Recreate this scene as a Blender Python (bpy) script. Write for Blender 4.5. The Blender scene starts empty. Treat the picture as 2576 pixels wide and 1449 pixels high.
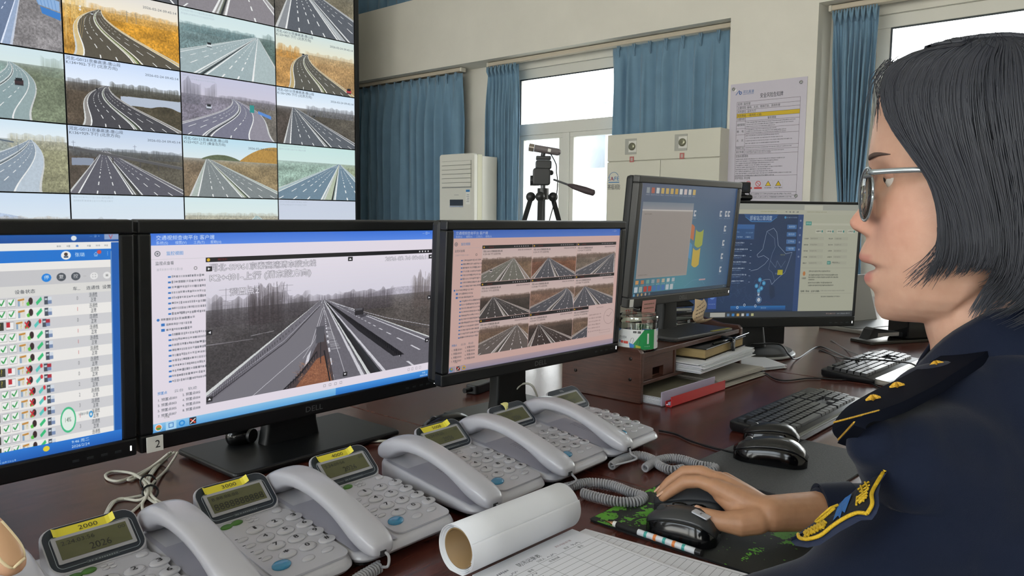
import bpy, math, random
import numpy as np
from mathutils import Vector, Matrix, Quaternion, noise as mnoise
R = math.radians
scene = bpy.context.scene
COL = scene.collection
random.seed(7); rng = np.random.RandomState(5)

# ------------------------------------------------------------------ camera
CAM = Vector((0, 0, 1.16))
FPX, CX, CY = 1902.0, 1288.0, 724.5
_A, _P, _RO = R(40.64), R(5.47), R(-0.58)
_F = Vector((math.cos(_A), math.sin(_A), 0)); _Rt = Vector((math.sin(_A), -math.cos(_A), 0))
FW = _F * math.cos(_P) - Vector((0, 0, 1)) * math.sin(_P)
_U = _Rt.cross(FW)
RT = _Rt * math.cos(_RO) - _U * math.sin(_RO)
UP = RT.cross(FW)
cd = bpy.data.cameras.new('camera'); cam = bpy.data.objects.new('camera', cd); COL.objects.link(cam)
cd.sensor_width = 36; cd.lens = FPX / 2576 * 36; cd.clip_start = .02; cd.clip_end = 300
cam.matrix_world = Matrix(((RT.x, UP.x, -FW.x, CAM.x), (RT.y, UP.y, -FW.y, CAM.y), (RT.z, UP.z, -FW.z, CAM.z), (0, 0, 0, 1)))
scene.camera = cam
def ray(px, py): return FW + RT * ((px - CX) / FPX) - UP * ((py - CY) / FPX)
def at(px, py, d): return CAM + ray(px, py) * d          # a point at a measured distance
def onZ(px, py, z): r = ray(px, py); return CAM + r * ((z - CAM.z) / r.z)
def onX(px, py, x): r = ray(px, py); return CAM + r * ((x - CAM.x) / r.x)
def onY(px, py, y): r = ray(px, py); return CAM + r * ((y - CAM.y) / r.y)

# ------------------------------------------------------------------ world, light, exposure
vs = scene.view_settings
vs.view_transform = 'Standard'; vs.look = 'None'; vs.exposure = 0.0; vs.gamma = 1.0; vs.use_curve_mapping = False
scene.cycles.max_bounces = 8; scene.cycles.diffuse_bounces = 4; scene.cycles.glossy_bounces = 4
scene.cycles.transmission_bounces = 8; scene.cycles.transparent_max_bounces = 12
scene.cycles.sample_clamp_indirect = 4.0; scene.cycles.caustics_reflective = False; scene.cycles.caustics_refractive = False
w = bpy.data.worlds.new('sky'); scene.world = w; w.use_nodes = True
nt = w.node_tree; nt.nodes.clear()
o_ = nt.nodes.new('ShaderNodeOutputWorld'); b_ = nt.nodes.new('ShaderNodeBackground')
tc = nt.nodes.new('ShaderNodeTexCoord'); sp = nt.nodes.new('ShaderNodeSeparateXYZ'); cr = nt.nodes.new('ShaderNodeValToRGB')
cr.color_ramp.elements[0].position = 0.0; cr.color_ramp.elements[0].color = (1.0, .95, .85, 1)
cr.color_ramp.elements[1].position = .35; cr.color_ramp.elements[1].color = (.86, .93, 1.0, 1)
nt.links.new(tc.outputs['Generated'], sp.inputs[0]); nt.links.new(sp.outputs[2], cr.inputs[0])
nt.links.new(cr.outputs[0], b_.inputs[0]); nt.links.new(b_.outputs[0], o_.inputs[0])
b_.inputs[1].default_value = 9.0
# ------------------------------------------------------------------ materials
def rgb(h):  # '#rrggbb' -> linear
    h = h.lstrip('#'); v = [int(h[i:i + 2], 16) / 255 for i in (0, 2, 4)]
    return tuple(c / 12.92 if c <= .04045 else ((c + .055) / 1.055) ** 2.4 for c in v)
MATS = {}
def mat(name, col, rough=.5, metal=0, emit=None, es=1, noise=0, nscale=20, bump=0, bscale=80, trans=0, alpha=1, coat=0, spec=.5, sheen=0, stretch=None, ior=1.45, col2=None):
    if name in MATS: return MATS[name]
    m = bpy.data.materials.new(name); m.use_nodes = True; t = m.node_tree; p = t.nodes['Principled BSDF']
    c = rgb(col) if isinstance(col, str) else col
    p.inputs['Base Color'].default_value = (*c, 1); p.inputs['Roughness'].default_value = rough; p.inputs['Metallic'].default_value = metal
    p.inputs['Transmission Weight'].default_value = trans; p.inputs['Alpha'].default_value = alpha
    p.inputs['Coat Weight'].default_value = coat; p.inputs['Coat Roughness'].default_value = .08
    p.inputs['Specular IOR Level'].default_value = spec; p.inputs['Sheen Weight'].default_value = sheen; p.inputs['IOR'].default_value = ior
    if emit is not None:
        e = rgb(emit) if isinstance(emit, str) else emit
        p.inputs['Emission Color'].default_value = (*e, 1); p.inputs['Emission Strength'].default_value = es
    if noise or bump:
        tc = t.nodes.new('ShaderNodeTexCoord'); mp = t.nodes.new('ShaderNodeMapping'); t.links.new(tc.outputs['Object'], mp.inputs[0])
        if stretch: mp.inputs['Scale'].default_value = stretch
    if noise:
        n = t.nodes.new('ShaderNodeTexNoise'); n.inputs['Scale'].default_value = nscale; n.inputs['Detail'].default_value = 4
        t.links.new(mp.outputs[0], n.inputs[0]); r = t.nodes.new('ShaderNodeValToRGB')
        r.color_ramp.elements[0].position = .3; r.color_ramp.elements[1].position = .7
        c2 = rgb(col2) if col2 else tuple(min(1, x * (1 + noise)) for x in c)
        r.color_ramp.elements[0].color = (*[x * (1 - noise) for x in c], 1) if not col2 else (*c, 1)
        r.color_ramp.elements[1].color = (*c2, 1)
        t.links.new(n.outputs['Fac'], r.inputs[0]); t.links.new(r.outputs[0], p.inputs['Base Color'])
    if bump:
        n2 = t.nodes.new('ShaderNodeTexNoise'); n2.inputs['Scale'].default_value = bscale; n2.inputs['Detail'].default_value = 3
        t.links.new(mp.outputs[0], n2.inputs[0]); bp = t.nodes.new('ShaderNodeBump'); bp.inputs['Strength'].default_value = bump; bp.inputs['Distance'].default_value = .002
        t.links.new(n2.outputs['Fac'], bp.inputs['Height']); t.links.new(bp.outputs[0], p.inputs['Normal'])
    MATS[name] = m; return m
def img_mat(name, arr, emit=True, es=1.0, rough=.35, spec=.5):
    H, W = arr.shape[:2]
    im = bpy.data.images.new(name, W, H); px = np.ones((H, W, 4), np.float32); px[..., :3] = np.clip(arr[::-1], 0, 1)
    im.pixels.foreach_set(px.ravel()); im.update()
    m = bpy.data.materials.new(name); m.use_nodes = True; t = m.node_tree; p = t.nodes['Principled BSDF']
    n = t.nodes.new('ShaderNodeTexImage'); n.image = im
    if emit:
        p.inputs['Base Color'].default_value = (.015, .015, .015, 1)
        t.links.new(n.outputs[0], p.inputs['Emission Color']); p.inputs['Emission Strength'].default_value = es
    else: t.links.new(n.outputs[0], p.inputs['Base Color'])
    p.inputs['Roughness'].default_value = rough; p.inputs['Specular IOR Level'].default_value = spec
    return m

# ------------------------------------------------------------------ mesh building
class MB:
    def __init__(s): s.v = []; s.f = []; s.m = []; s.uv = {}
    def add(s, vs, fs, mi=0):
        o = len(s.v); s.v += [tuple(x) for x in vs]; s.f += [tuple(i + o for i in f) for f in fs]; s.m += [mi] * len(fs); return s
    def box(s, x0, x1, y0, y1, z0, z1, mi=0):
        v = [(x, y, z) for x in (x0, x1) for y in (y0, y1) for z in (z0, z1)]
        return s.add(v, [(0, 1, 3, 2), (4, 6, 7, 5), (0, 4, 5, 1), (2, 3, 7, 6), (0, 2, 6, 4), (1, 5, 7, 3)], mi)
    def prism(s, pts, axis, a, b, mi=0):   # 2D outline extruded along an axis
        def P(p, h): return {'z': (p[0], p[1], h), 'y': (p[0], h, p[1]), 'x': (h, p[0], p[1])}[axis]
        n = len(pts); v = [P(p, a) for p in pts] + [P(p, b) for p in pts]
        f = [tuple(range(n))[::-1], tuple(range(n, 2 * n))] + [(i, (i + 1) % n, n + (i + 1) % n, n + i) for i in range(n)]
        return s.add(v, f, mi)
    def rings(s, rs, cap=True, closed=True, mi=0):
        n = len(rs[0]); v = [p for r in rs for p in r]; f = []
        for k in range(len(rs) - 1):
            for i in range(n if closed else n - 1):
                j = (i + 1) % n; f.append((k * n + i, k * n + j, (k + 1) * n + j, (k + 1) * n + i))
        if cap: f.append(tuple(range(n))[::-1]); f.append(tuple(range((len(rs) - 1) * n, len(rs) * n)))
        return s.add(v, f, mi)
    def tube(s, pts, r, n=8, cap=True, mi=0, flat=1.0, ref=None):
        pts = [Vector(p) for p in pts]; rr = r if isinstance(r, (list, tuple)) else [r] * len(pts); rs = []
        t0 = (pts[1] - pts[0]).normalized(); nrm = Vector(ref) if ref is not None else (Vector((0, 0, 1)) if abs(t0.z) < .9 else Vector((1, 0, 0)))
        for i, p in enumerate(pts):
            t = ((pts[min(i + 1, len(pts) - 1)] - pts[max(i - 1, 0)])); t = t.normalized() if t.length > 1e-9 else t0
            nrm = (nrm - t * nrm.dot(t)); nrm = nrm.normalized() if nrm.length > 1e-6 else t.orthogonal().normalized()
            b = t.cross(nrm)
            rs.append([p + (nrm * math.cos(a) * flat + b * math.sin(a)) * rr[i] for a in [2 * math.pi * k / n for k in range(n)]])
        return s.rings(rs, cap, mi=mi)
    def lathe(s, prof, c=(0, 0, 0), n=32, mi=0, sx=1, sy=1):
        c = Vector(c)
        return s.rings([[c + Vector((r * sx * math.cos(2 * math.pi * k / n), r * sy * math.sin(2 * math.pi * k / n), z)) for k in range(n)] for r, z in prof], True, mi=mi)
    def ball(s, c, r, n=16, m=10, sc=(1, 1, 1), mi=0):
        c = Vector(c); rs = []
        for j in range(m + 1):
            a = -math.pi / 2 + math.pi * (j * .998 + .001 * m) / m
            rs.append([c + Vector((math.cos(a) * math.cos(t) * r * sc[0], math.cos(a) * math.sin(t) * r * sc[1], math.sin(a) * r * sc[2])) for t in [2 * math.pi * k / n for k in range(n)]])
        return s.rings(rs, mi=mi)
    def xf(s, M): s.v = [tuple(M @ Vector(p)) for p in s.v]; return s
    def join(s, o, mi=None):
        k = len(s.v); s.v += o.v; s.f += [tuple(i + k for i in f) for f in o.f]; s.m += (o.m if mi is None else [mi] * len(o.f)); return s
def rrect(x0, x1, y0, y1, r, n=5):
    p = []
    for cx, cy, a0 in ((x1 - r, y1 - r, 0), (x0 + r, y1 - r, 90), (x0 + r, y0 + r, 180), (x1 - r, y0 + r, 270)):
        for k in range(n + 1):
            a = R(a0 + 90 * k / n); p.append((cx + r * math.cos(a), cy + r * math.sin(a)))
    return p
def crom(pts, n=8):   # smooth curve through points
    P = [Vector(p) for p in pts]; out = []
    for i in range(len(P) - 1):
        p0, p1, p2, p3 = P[max(i - 1, 0)], P[i], P[i + 1], P[min(i + 2, len(P) - 1)]
        for k in range(n):
            t = k / n; out.append(.5 * ((2 * p1) + (p2 - p0) * t + (2 * p0 - 5 * p1 + 4 * p2 - p3) * t * t + (3 * p1 - p0 - 3 * p2 + p3) * t ** 3))
    return out + [P[-1]]
def mesh_of(name, mb, mats, smooth=False, uvplane=None):
    me = bpy.data.meshes.new(name); me.from_pydata(mb.v, [], mb.f)
    for m in (mats if isinstance(mats, (list, tuple)) else [mats]): me.materials.append(m)
    if any(mb.m): me.polygons.foreach_set('material_index', mb.m)
    if smooth: me.polygons.foreach_set('use_smooth', [True] * len(me.polygons))
    if uvplane:
        a, b, x0, x1, y0, y1 = uvplane; uv = me.uv_layers.new(name='uv')
        for l in me.loops:
            c = me.vertices[l.vertex_index].co; uv.data[l.index].uv = ((c[a] - x0) / (x1 - x0), (c[b] - y0) / (y1 - y0))
    me.update(); return me
def obj(name, mb, mats, parent=None, smooth=False, bevel=0, bseg=2, sub=0, uvplane=None, label=None, auto=None):
    me = mb if isinstance(mb, bpy.types.Mesh) else mesh_of(name, mb, mats, smooth or bool(auto), uvplane)
    o = bpy.data.objects.new(name, me); COL.objects.link(o)
    if parent is not None: o.parent = parent
    if bevel:
        b = o.modifiers.new('bevel', 'BEVEL'); b.width = bevel; b.segments = bseg; b.limit_method = 'ANGLE'; b.angle_limit = R(40); b.harden_normals = False
    if sub: s = o.modifiers.new('sub', 'SUBSURF'); s.levels = sub; s.render_levels = sub
    if auto:
        me.set_sharp_from_angle(angle=R(auto))
    if label: o['label'] = label
    return o
def tag(o, label, cat, group=None, kind=None):
    o['label'] = label; o['category'] = cat
    if group: o['group'] = group
    if kind: o['kind'] = kind
    return o
def thing(name, label, cat, loc=(0, 0, 0), rz=0, group=None, rot=None):
    o = bpy.data.objects.new(name, None); COL.objects.link(o); o.location = loc; o.rotation_euler = rot if rot else (0, 0, rz)
    o.empty_display_size = .05
    return tag(o, label, cat, group)
def struct(name, mb, m, parent=None, **k):
    o = obj(name, mb, m, parent, **k)
    if parent is None: o['kind'] = 'structure'
    return o
_TX = {}
def text_tris(s):
    if s not in _TX:
        cu = bpy.data.curves.new('t', 'FONT'); cu.body = s; cu.size = 1; cu.resolution_u = 2
        ob = bpy.data.objects.new('t', cu); me = bpy.data.meshes.new_from_object(ob)
        me.calc_loop_triangles()
        v = np.array([tuple(x.co)[:2] for x in me.vertices]) if len(me.vertices) else np.zeros((0, 2))
        t = [tuple(x.vertices) for x in me.loop_triangles]
        bpy.data.objects.remove(ob); bpy.data.curves.remove(cu); bpy.data.meshes.remove(me)
        _TX[s] = (v, t)
    return _TX[s]
def text_mb(s, h, M=None, width=None, center=True, mb=None, mi=0):
    """lettering as flat mesh in the xy plane, h = cap height; M maps it into place"""
    v, t = text_tris(s); mb = mb or MB()
    if not len(v): return mb
    k = h / .7; kx = k
    x0, x1 = v[:, 0].min(), v[:, 0].max()
    if width: kx = width / max(x1 - x0, 1e-6)
    cx = (x0 + x1) / 2 if center else x0; cy = .35 if center else 0
    q = [Vector(((a - cx) * kx, (b - cy) * k, 0)) for a, b in v]
    if M is not None: q = [M @ p for p in q]
    return mb.add(q, t, mi)

# ------------------------------------------------------------------ painting flat pictures (screens, print)
def noise2(h, w, cells_y, cells_x, rs):
    g = rs.rand(cells_y + 2, cells_x + 2); y = np.linspace(0, cells_y, h); x = np.linspace(0, cells_x, w)
    yi = y.astype(int); xi = x.astype(int); fy = (y - yi)[:, None]; fx = (x - xi)[None, :]
    fy = fy * fy * (3 - 2 * fy); fx = fx * fx * (3 - 2 * fx)
    a = g[yi][:, xi]; b = g[yi][:, xi + 1]; c = g[yi + 1][:, xi]; d = g[yi + 1][:, xi + 1]
    return (a * (1 - fx) + b * fx) * (1 - fy) + (c * (1 - fx) + d * fx) * fy
def hexc(c):
    if isinstance(c, str):
        if len(c) == 4: c = '#' + ''.join(k * 2 for k in c[1:])
        return np.array([int(c[i:i + 2], 16) / 255 for i in (1, 3, 5)])
    return np.array(c, float)
class Cv:
    def __init__(s, w, h, c='#ffffff'): s.w, s.h = w, h; s.a = np.ones((h, w, 3)) * hexc(c)
    def rect(s, x0, y0, x1, y1, c, al=1):
        x0, y0, x1, y1 = [int(round(v)) for v in (x0, y0, x1, y1)]; x0 = max(x0, 0); y0 = max(y0, 0)
        s.a[y0:y1, x0:x1] = s.a[y0:y1, x0:x1] * (1 - al) + hexc(c) * al; return s
    def grad(s, x0, y0, x1, y1, c0, c1):
        x0, y0, x1, y1 = [int(v) for v in (x0, y0, x1, y1)]; t = np.linspace(0, 1, y1 - y0)[:, None, None]
        s.a[y0:y1, x0:x1] = hexc(c0) * (1 - t) + hexc(c1) * t; return s
    def box(s, x0, y0, x1, y1, c, t=1):
        s.rect(x0, y0, x1, y0 + t, c); s.rect(x0, y1 - t, x1, y1, c); s.rect(x0, y0, x0 + t, y1, c); s.rect(x1 - t, y0, x1, y1, c); return s
    def _mask(s, x0, y0, x1, y1, fn, c, al=1):
        x0 = max(int(x0), 0); y0 = max(int(y0), 0); x1 = min(int(x1) + 2, s.w); y1 = min(int(y1) + 2, s.h)
        if x1 <= x0 or y1 <= y0: return s
        K = 2; yy, xx = np.mgrid[0:(y1 - y0) * K, 0:(x1 - x0) * K]; xx = x0 + (xx + .5) / K; yy = y0 + (yy + .5) / K
        m = fn(xx, yy).astype(float).reshape(y1 - y0, K, x1 - x0, K).mean((1, 3))[..., None] * al
        s.a[y0:y1, x0:x1] = s.a[y0:y1, x0:x1] * (1 - m) + hexc(c) * m; return s
    def disk(s, x, y, r, c, r2=0, al=1): return s._mask(x - r, y - r, x + r, y + r, lambda X, Y: ((X - x) ** 2 + (Y - y) ** 2 <= r * r) & ((X - x) ** 2 + (Y - y) ** 2 >= r2 * r2), c, al)
    def poly(s, pts, c, al=1):
        P = np.array(pts, float)
        def fn(X, Y):
            m = np.zeros(X.shape, bool); j = len(P) - 1
            for i in range(len(P)):
                (xi, yi), (xj, yj) = P[i], P[j]
                if yi != yj: m ^= ((yi > Y) != (yj > Y)) & (X < (xj - xi) * (Y - yi) / (yj - yi) + xi)
                j = i
            return m
        return s._mask(P[:, 0].min(), P[:, 1].min(), P[:, 0].max(), P[:, 1].max(), fn, c, al)
    def line(s, pts, c, t=1, al=1):
        for (x0, y0), (x1, y1) in zip(pts[:-1], pts[1:]):
            d = math.hypot(x1 - x0, y1 - y0) or 1; nx, ny = -(y1 - y0) / d * t / 2, (x1 - x0) / d * t / 2
            s.poly([(x0 + nx, y0 + ny), (x1 + nx, y1 + ny), (x1 - nx, y1 - ny), (x0 - nx, y0 - ny)], c, al)
        return s
    def text(s, x, y, st, h, c, al=1, width=None, anchor='l'):
        """x,y = left/baseline, h = cap height in px"""
        v, t = text_tris(st)
        if not len(v): return s
        k = h / .7; kx = k if not width else width / (v[:, 0].max() - v[:, 0].min())
        P = np.stack([v[:, 0] * kx, -v[:, 1] * k], 1)
        if anchor == 'c': P[:, 0] -= (P[:, 0].max() + P[:, 0].min()) / 2
        if anchor == 'r': P[:, 0] -= P[:, 0].max()
        P += (x, y); K = 3
        x0 = int(math.floor(P[:, 0].min())) - 1; y0 = int(math.floor(P[:, 1].min())) - 1; x1 = int(P[:, 0].max()) + 2; y1 = int(P[:, 1].max()) + 2
        M = np.zeros(((y1 - y0) * K, (x1 - x0) * K), bool); Q = (P - (x0, y0)) * K
        for a, b, cc in t:
            A, B, Cc = Q[a], Q[b], Q[cc]; X0 = max(int(min(A[0], B[0], Cc[0])), 0); X1 = int(max(A[0], B[0], Cc[0])) + 2; Y0 = max(int(min(A[1], B[1], Cc[1])), 0); Y1 = int(max(A[1], B[1], Cc[1])) + 2
            Y, X = np.mgrid[Y0:Y1, X0:X1]; X = X + .5; Y = Y + .5
            d1 = (X - A[0]) * (B[1] - A[1]) - (Y - A[1]) * (B[0] - A[0]); d2 = (X - B[0]) * (Cc[1] - B[1]) - (Y - B[1]) * (Cc[0] - B[0]); d3 = (X - Cc[0]) * (A[1] - Cc[1]) - (Y - Cc[1]) * (A[0] - Cc[0])
            m = ((d1 >= 0) & (d2 >= 0) & (d3 >= 0)) | ((d1 <= 0) & (d2 <= 0) & (d3 <= 0))
            sl = M[Y0:Y1, X0:X1]; sl |= m[:sl.shape[0], :sl.shape[1]]
        m = M.reshape(y1 - y0, K, x1 - x0, K).mean((1, 3))
        cx0, cy0, cx1, cy1 = max(x0, 0), max(y0, 0), min(x1, s.w), min(y1, s.h)
        if cx1 <= cx0 or cy1 <= cy0: return s
        m = m[cy0 - y0:cy1 - y0, cx0 - x0:cx1 - x0, None] * al
        s.a[cy0:cy1, cx0:cx1] = s.a[cy0:cy1, cx0:cx1] * (1 - m) + hexc(c) * m; return s
    def otext(s, x, y, st, h, c, oc, **k):   # outlined overlay lettering
        for dx, dy in ((-1, 0), (1, 0), (0, -1), (0, 1)): s.text(x + dx * h * .07, y + dy * h * .07, st, h, oc, **k)
        return s.text(x, y, st, h, c, **k)
    def paste(s, a, x0, y0, x1, y1):
        x0, y0, x1, y1 = [int(round(v)) for v in (x0, y0, x1, y1)]
        yi = np.minimum((np.arange(y1 - y0) + .5) / (y1 - y0) * a.shape[0], a.shape[0] - 1).astype(int); xi = np.minimum((np.arange(x1 - x0) + .5) / (x1 - x0) * a.shape[1], a.shape[1] - 1).astype(int)
        s.a[y0:y1, x0:x1] = a[yi][:, xi]; return s
    def scrib(s, x, y, wd, h, c, rs, al=.6):   # an illegible line of small print
        xx = x
        while xx < x + wd:
            k = h * (.35 + .5 * rs.rand()); s.rect(xx, y + h * .15 * rs.rand(), xx + max(1, k), y + h * (.75 + .25 * rs.rand()), c, al * (.45 + .5 * rs.rand())); xx += k + max(1, h * .22)
        return s

def road(W, H, sky=('#dfe8f0', '#eef2f4'), hor=.3, land=('#7a7466', '#6d6a5c'), vx=.4, bx=.5, w=.5, k=0., bands=None, rc='#5c5f66', sc='#8f9192', mc='#6f7568', lc='#e8eaea',
         lanes=((-.95, -.05, 3), (.12, .95, 3)), trees=(), tint=None, seed=1, hills=None, contrast=1., water=None, rail='#c9cccc', grain=.10, blend=.15):
    rs = np.random.RandomState(seed); U = ((np.arange(W) + .5) / W)[None, :] * np.ones((H, 1)); V = ((np.arange(H) + .5) / H)[:, None] * np.ones((1, W))
    s0, s1 = hexc(sky[0]), hexc(sky[1]); tt = np.clip(V / hor, 0, 1)[..., None]; A = s0 * (1 - tt) + s1 * tt
    t = np.clip((V - hor) / (1 - hor), 1e-3, 1); c = vx + (bx - vx) * t + k * t * (1 - t) * (1 - t) * 2; S = w * t ** 1.0 + .012; q = (U - c) / S
    n = .55 * noise2(H, W, H // 5, W // 5, rs) + .45 * noise2(H, W, H // 2, W // 2, rs)
    nl = noise2(H, W, 9, 7, rs)
    L = np.where((q < 0)[..., None], hexc(land[0]), hexc(land[1])) * (1 + (n - .5)[..., None] * .5) * (1 + (nl - .5)[..., None] * .28)
    g = (V > hor)[..., None]; haze = np.exp(-t * 14)[..., None] * .7; L = L * (1 - haze) + s1 * .8 * haze; A = np.where(g, L, A)
    if water:
        u0, u1, v0, v1, wc = water; m = (U > u0) & (U < u1) & (V > v0 + .05 * (nl - .5)) & (V < v1 + .08 * (nl - .5)); A[m] = hexc(wc)
    if hills:
        for hx, hw, hh, hc in hills:
            m = (V < hor + .01) & (V > hor - hh * np.clip(1 - ((U - hx) / hw) ** 2, 0, 1)) & (np.abs(U - hx) < hw); A[m] = hexc(hc) * (1 + .25 * (n[m] - .5))[:, None]
    for u0, u1, th, tcol, dens in trees:
        top = hor - th * (.45 + .55 * noise2(1, W, 1, max(4, int(W / 14)), rs)[0][None, :]); str_ = rs.rand(1, W) * .5 + .5 * noise2(1, W, 1, W // 3, rs)
        fade = np.clip((V - top) / (th * .6 + 1e-3), 0, 1)
        fe = np.clip((U - u0) / .03, 0, 1) * np.clip((u1 - U) / .03, 0, 1)
        m = (V > top) & (V < hor + .10 + th * .2); al = (m * fe * np.clip(dens * (.5 * fade + .5) * (.55 + .9 * (str_ - .35)) * (.75 + .5 * n), 0, 1))[..., None]
        A = A * (1 - al) + hexc(tcol) * (.75 + .5 * n[..., None]) * al
    on = (V > hor) & (np.abs(q) < 1.12); zz = 1 / t
    def put(m, col, al=1.): A[m] = A[m] * (1 - al) + hexc(col) * (1 + (n[m] - .5)[:, None] * grain) * al
    put(on, sc); 
    for a, b, nl_ in lanes:
        put(on & (q > a) & (q < b), rc)
        lw = .012 + .002 / np.maximum(t, .05)
        for e in (a, b): put(on & (np.abs(q - e) < lw), lc)
        for i in range(1, nl_):
            e = a + (b - a) * i / nl_; put(on & (np.abs(q - e) < lw * .8) & ((zz * 3.2) % 1 < .45) & (t > .03), lc)
    a, b = lanes[0][1], lanes[1][0]; put(on & (q > a + .03) & (q < b - .03), mc); put(on & (np.abs(q - (a + .05)) < .014), rail); put(on & (np.abs(q - (b - .05)) < .014), '#33363a')
    for e in (-1.1, 1.1): put(on & (np.abs(q - e) < .02), rail)
    if tint is not None: A = A * hexc(tint) if not isinstance(tint, tuple) else A * np.array(tint)
    A = (A - .5) * contrast + .5
    return np.clip(A, 0, 1)
def vehicle(cv, x, y, s, c, dark='#22262c'):
    cv.rect(x - s * .5, y - s * .62, x + s * .5, y, c); cv.rect(x - s * .38, y - s * .85, x + s * .38, y - s * .45, dark); cv.rect(x - s * .5, y - s * .12, x + s * .5, y + s * .06, dark, .7)
# ================================================================== THE ROOM
M_wall = mat('wall_paint', '#e2e0d8', .75, bump=.15, bscale=60, noise=.03, nscale=3)
M_ceil = mat('ceiling_paint', '#e8e6e0', .8)
M_floor = mat('floor_tile', '#b3aea6', .35, noise=.08, nscale=2)
M_white = mat('white_frame', '#dcdcd6', .35)
def thin_glass(name, tint=(1, 1, 1), refl=.06):
    m = bpy.data.materials.new(name); m.use_nodes = True; t = m.node_tree; t.nodes.clear(); o = t.nodes.new('ShaderNodeOutputMaterial')
    a = t.nodes.new('ShaderNodeBsdfTransparent'); a.inputs[0].default_value = (*tint, 1); g_ = t.nodes.new('ShaderNodeBsdfGlossy'); g_.inputs['Roughness'].default_value = .01
    mx = t.nodes.new('ShaderNodeMixShader'); lw = t.nodes.new('ShaderNodeLayerWeight'); lw.inputs[0].default_value = .25; mr = t.nodes.new('ShaderNodeMapRange'); mr.inputs['To Min'].default_value = refl * .5; mr.inputs['To Max'].default_value = min(1, refl * 8)
    t.links.new(lw.outputs['Fresnel'], mr.inputs[0]); t.links.new(mr.outputs[0], mx.inputs[0]); t.links.new(a.outputs[0], mx.inputs[1]); t.links.new(g_.outputs[0], mx.inputs[2]); t.links.new(mx.outputs[0], o.inputs[0]); return m
M_glass = thin_glass('window_glass', (.97, .98, .98))
XW, XP, XO = 6.40, 6.10, 6.68
struct('floor', MB().box(-4.3, XO, -4.3, 8.9, -.1, 0), M_floor)
struct('ceiling', MB().box(-4.3, XO, -4.3, 8.9, 4.4, 4.5), M_ceil)
struct('wall_back', MB().box(-4.3, XO, 8.7, 8.9, 0, 4.4), M_wall)
struct('wall_front', MB().box(-4.3, XO, -4.3, -4.1, 0, 4.4), M_wall)
# window wall, pierced
def wall_y(name, x0, x1, y0, y1, z0, z1, holes):
    mb = MB(); ys = sorted({y0, y1, *[h[0] for h in holes], *[h[1] for h in holes]})
    for a, b in zip(ys[:-1], ys[1:]):
        hs = sorted([(h[2], h[3]) for h in holes if h[0] <= a + 1e-6 and h[1] >= b - 1e-6]); z = z0
        for c, d in hs:
            if c > z: mb.box(x0, x1, a, b, z, c)
            z = d
        if z < z1: mb.box(x0, x1, a, b, z, z1)
    return struct(name, mb, M_wall)
HB = (3.05, 5.53, .35, 2.73); HC = (-1.6, 1.80, .85, 2.73)
HU = [(y, y + 1.5, 3.75, 4.3) for y in (-3, -.9, 1.2, 3.3)]
wall_y('wall_right', XW, XO, -4.1, 8.7, 0, 4.4, [HB, HC] + HU)
HL = [(-3.6, -.8, .7, 3.6), (-.2, 2.6, .7, 3.6), (3.2, 6.0, .7, 3.6)]
wall_y('wall_left', -4.3, -4.1, -4.1, 8.7, 0, 4.4, HL)
struct('trim_1', MB().box(XP, XW, -4.1, 8.7, 2.82, 3.64), M_wall, label='beam over the window recess')
struct('trim_2', MB().box(XP, XW, 2.14, 2.86, 0, 2.82).box(XP, XW, 2.14, 2.86, 3.64, 4.4), M_wall, label='plastered pillar between the two windows')
struct('baseboard_right', MB().box(XW - .012, XW, 2.86, 8.7, 0, .1), mat('skirting', '#8a4a34', .5))
def window(name, h, x, cols, zt, lab=None):
    """white frame with a fixed top light and casements below"""
    y0, y1, z0, z1 = h; f = .10 if zt else .055; cols = sorted(cols)
    fr = MB().box(x, x + .07, y0, y1, z0, z0 + f).box(x, x + .07, y0, y1, z1 - f, z1).box(x, x + .07, y0, y0 + f, z0 + f, z1 - f).box(x, x + .07, y1 - f, y1, z0 + f, z1 - f)
    if zt: fr.box(x - .004, x + .074, y0 + f, y1 - f, zt - .07, zt + .05)
    root = struct(name, fr, M_white, bevel=.006)
    for c in cols: obj('mullion', MB().box(x - .002, x + .072, c - .045, c + .045, z0 + f, (zt or z1) - .07), M_white, root, bevel=.005)
    edges = [y0 + f] + sum([[c - .045, c + .045] for c in cols], []) + [y1 - f]
    for a, b in zip(edges[::2], edges[1::2]):
        s = .05; zz1 = (zt - .07) if zt else z1 - f
        o = obj('sash', MB().box(x + .01, x + .06, a, b, z0 + f, z0 + f + s).box(x + .01, x + .06, a, b, zz1 - s, zz1).box(x + .01, x + .06, a, a + s, z0 + f + s, zz1 - s).box(x + .01, x + .06, b - s, b, z0 + f + s, zz1 - s), M_white, root, bevel=.004)
        obj('pane', MB().box(x + .03, x + .036, a + s, b - s, z0 + f + s, zz1 - s), M_glass, o)
    if zt:
        obj('pane', MB().box(x + .03, x + .036, y0 + f, y1 - f, zt + .05, z1 - f), M_glass, root)
        obj('gasket', MB().box(x - .001, x + .01, y0 + f, y1 - f, z1 - f - .012, z1 - f).box(x - .001, x + .01, y1 - f - .012, y1 - f, zt + .05, z1 - f - .012), mat('gasket', '#3a4248', .6), root)
    return root
window('window_1', HB, XW + .03, [4.80, 3.9], 2.10)
window('window_2', HC, XW + .03, [.5, -.6], 1.95)
for i, h in enumerate(HU): window('window_%d' % (3 + i), h, XW + .05, [], None)
for i, h in enumerate(HL): window('window_%d' % (7 + i), h, -4.24, [(h[0] + h[1]) / 2], 2.5)
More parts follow.
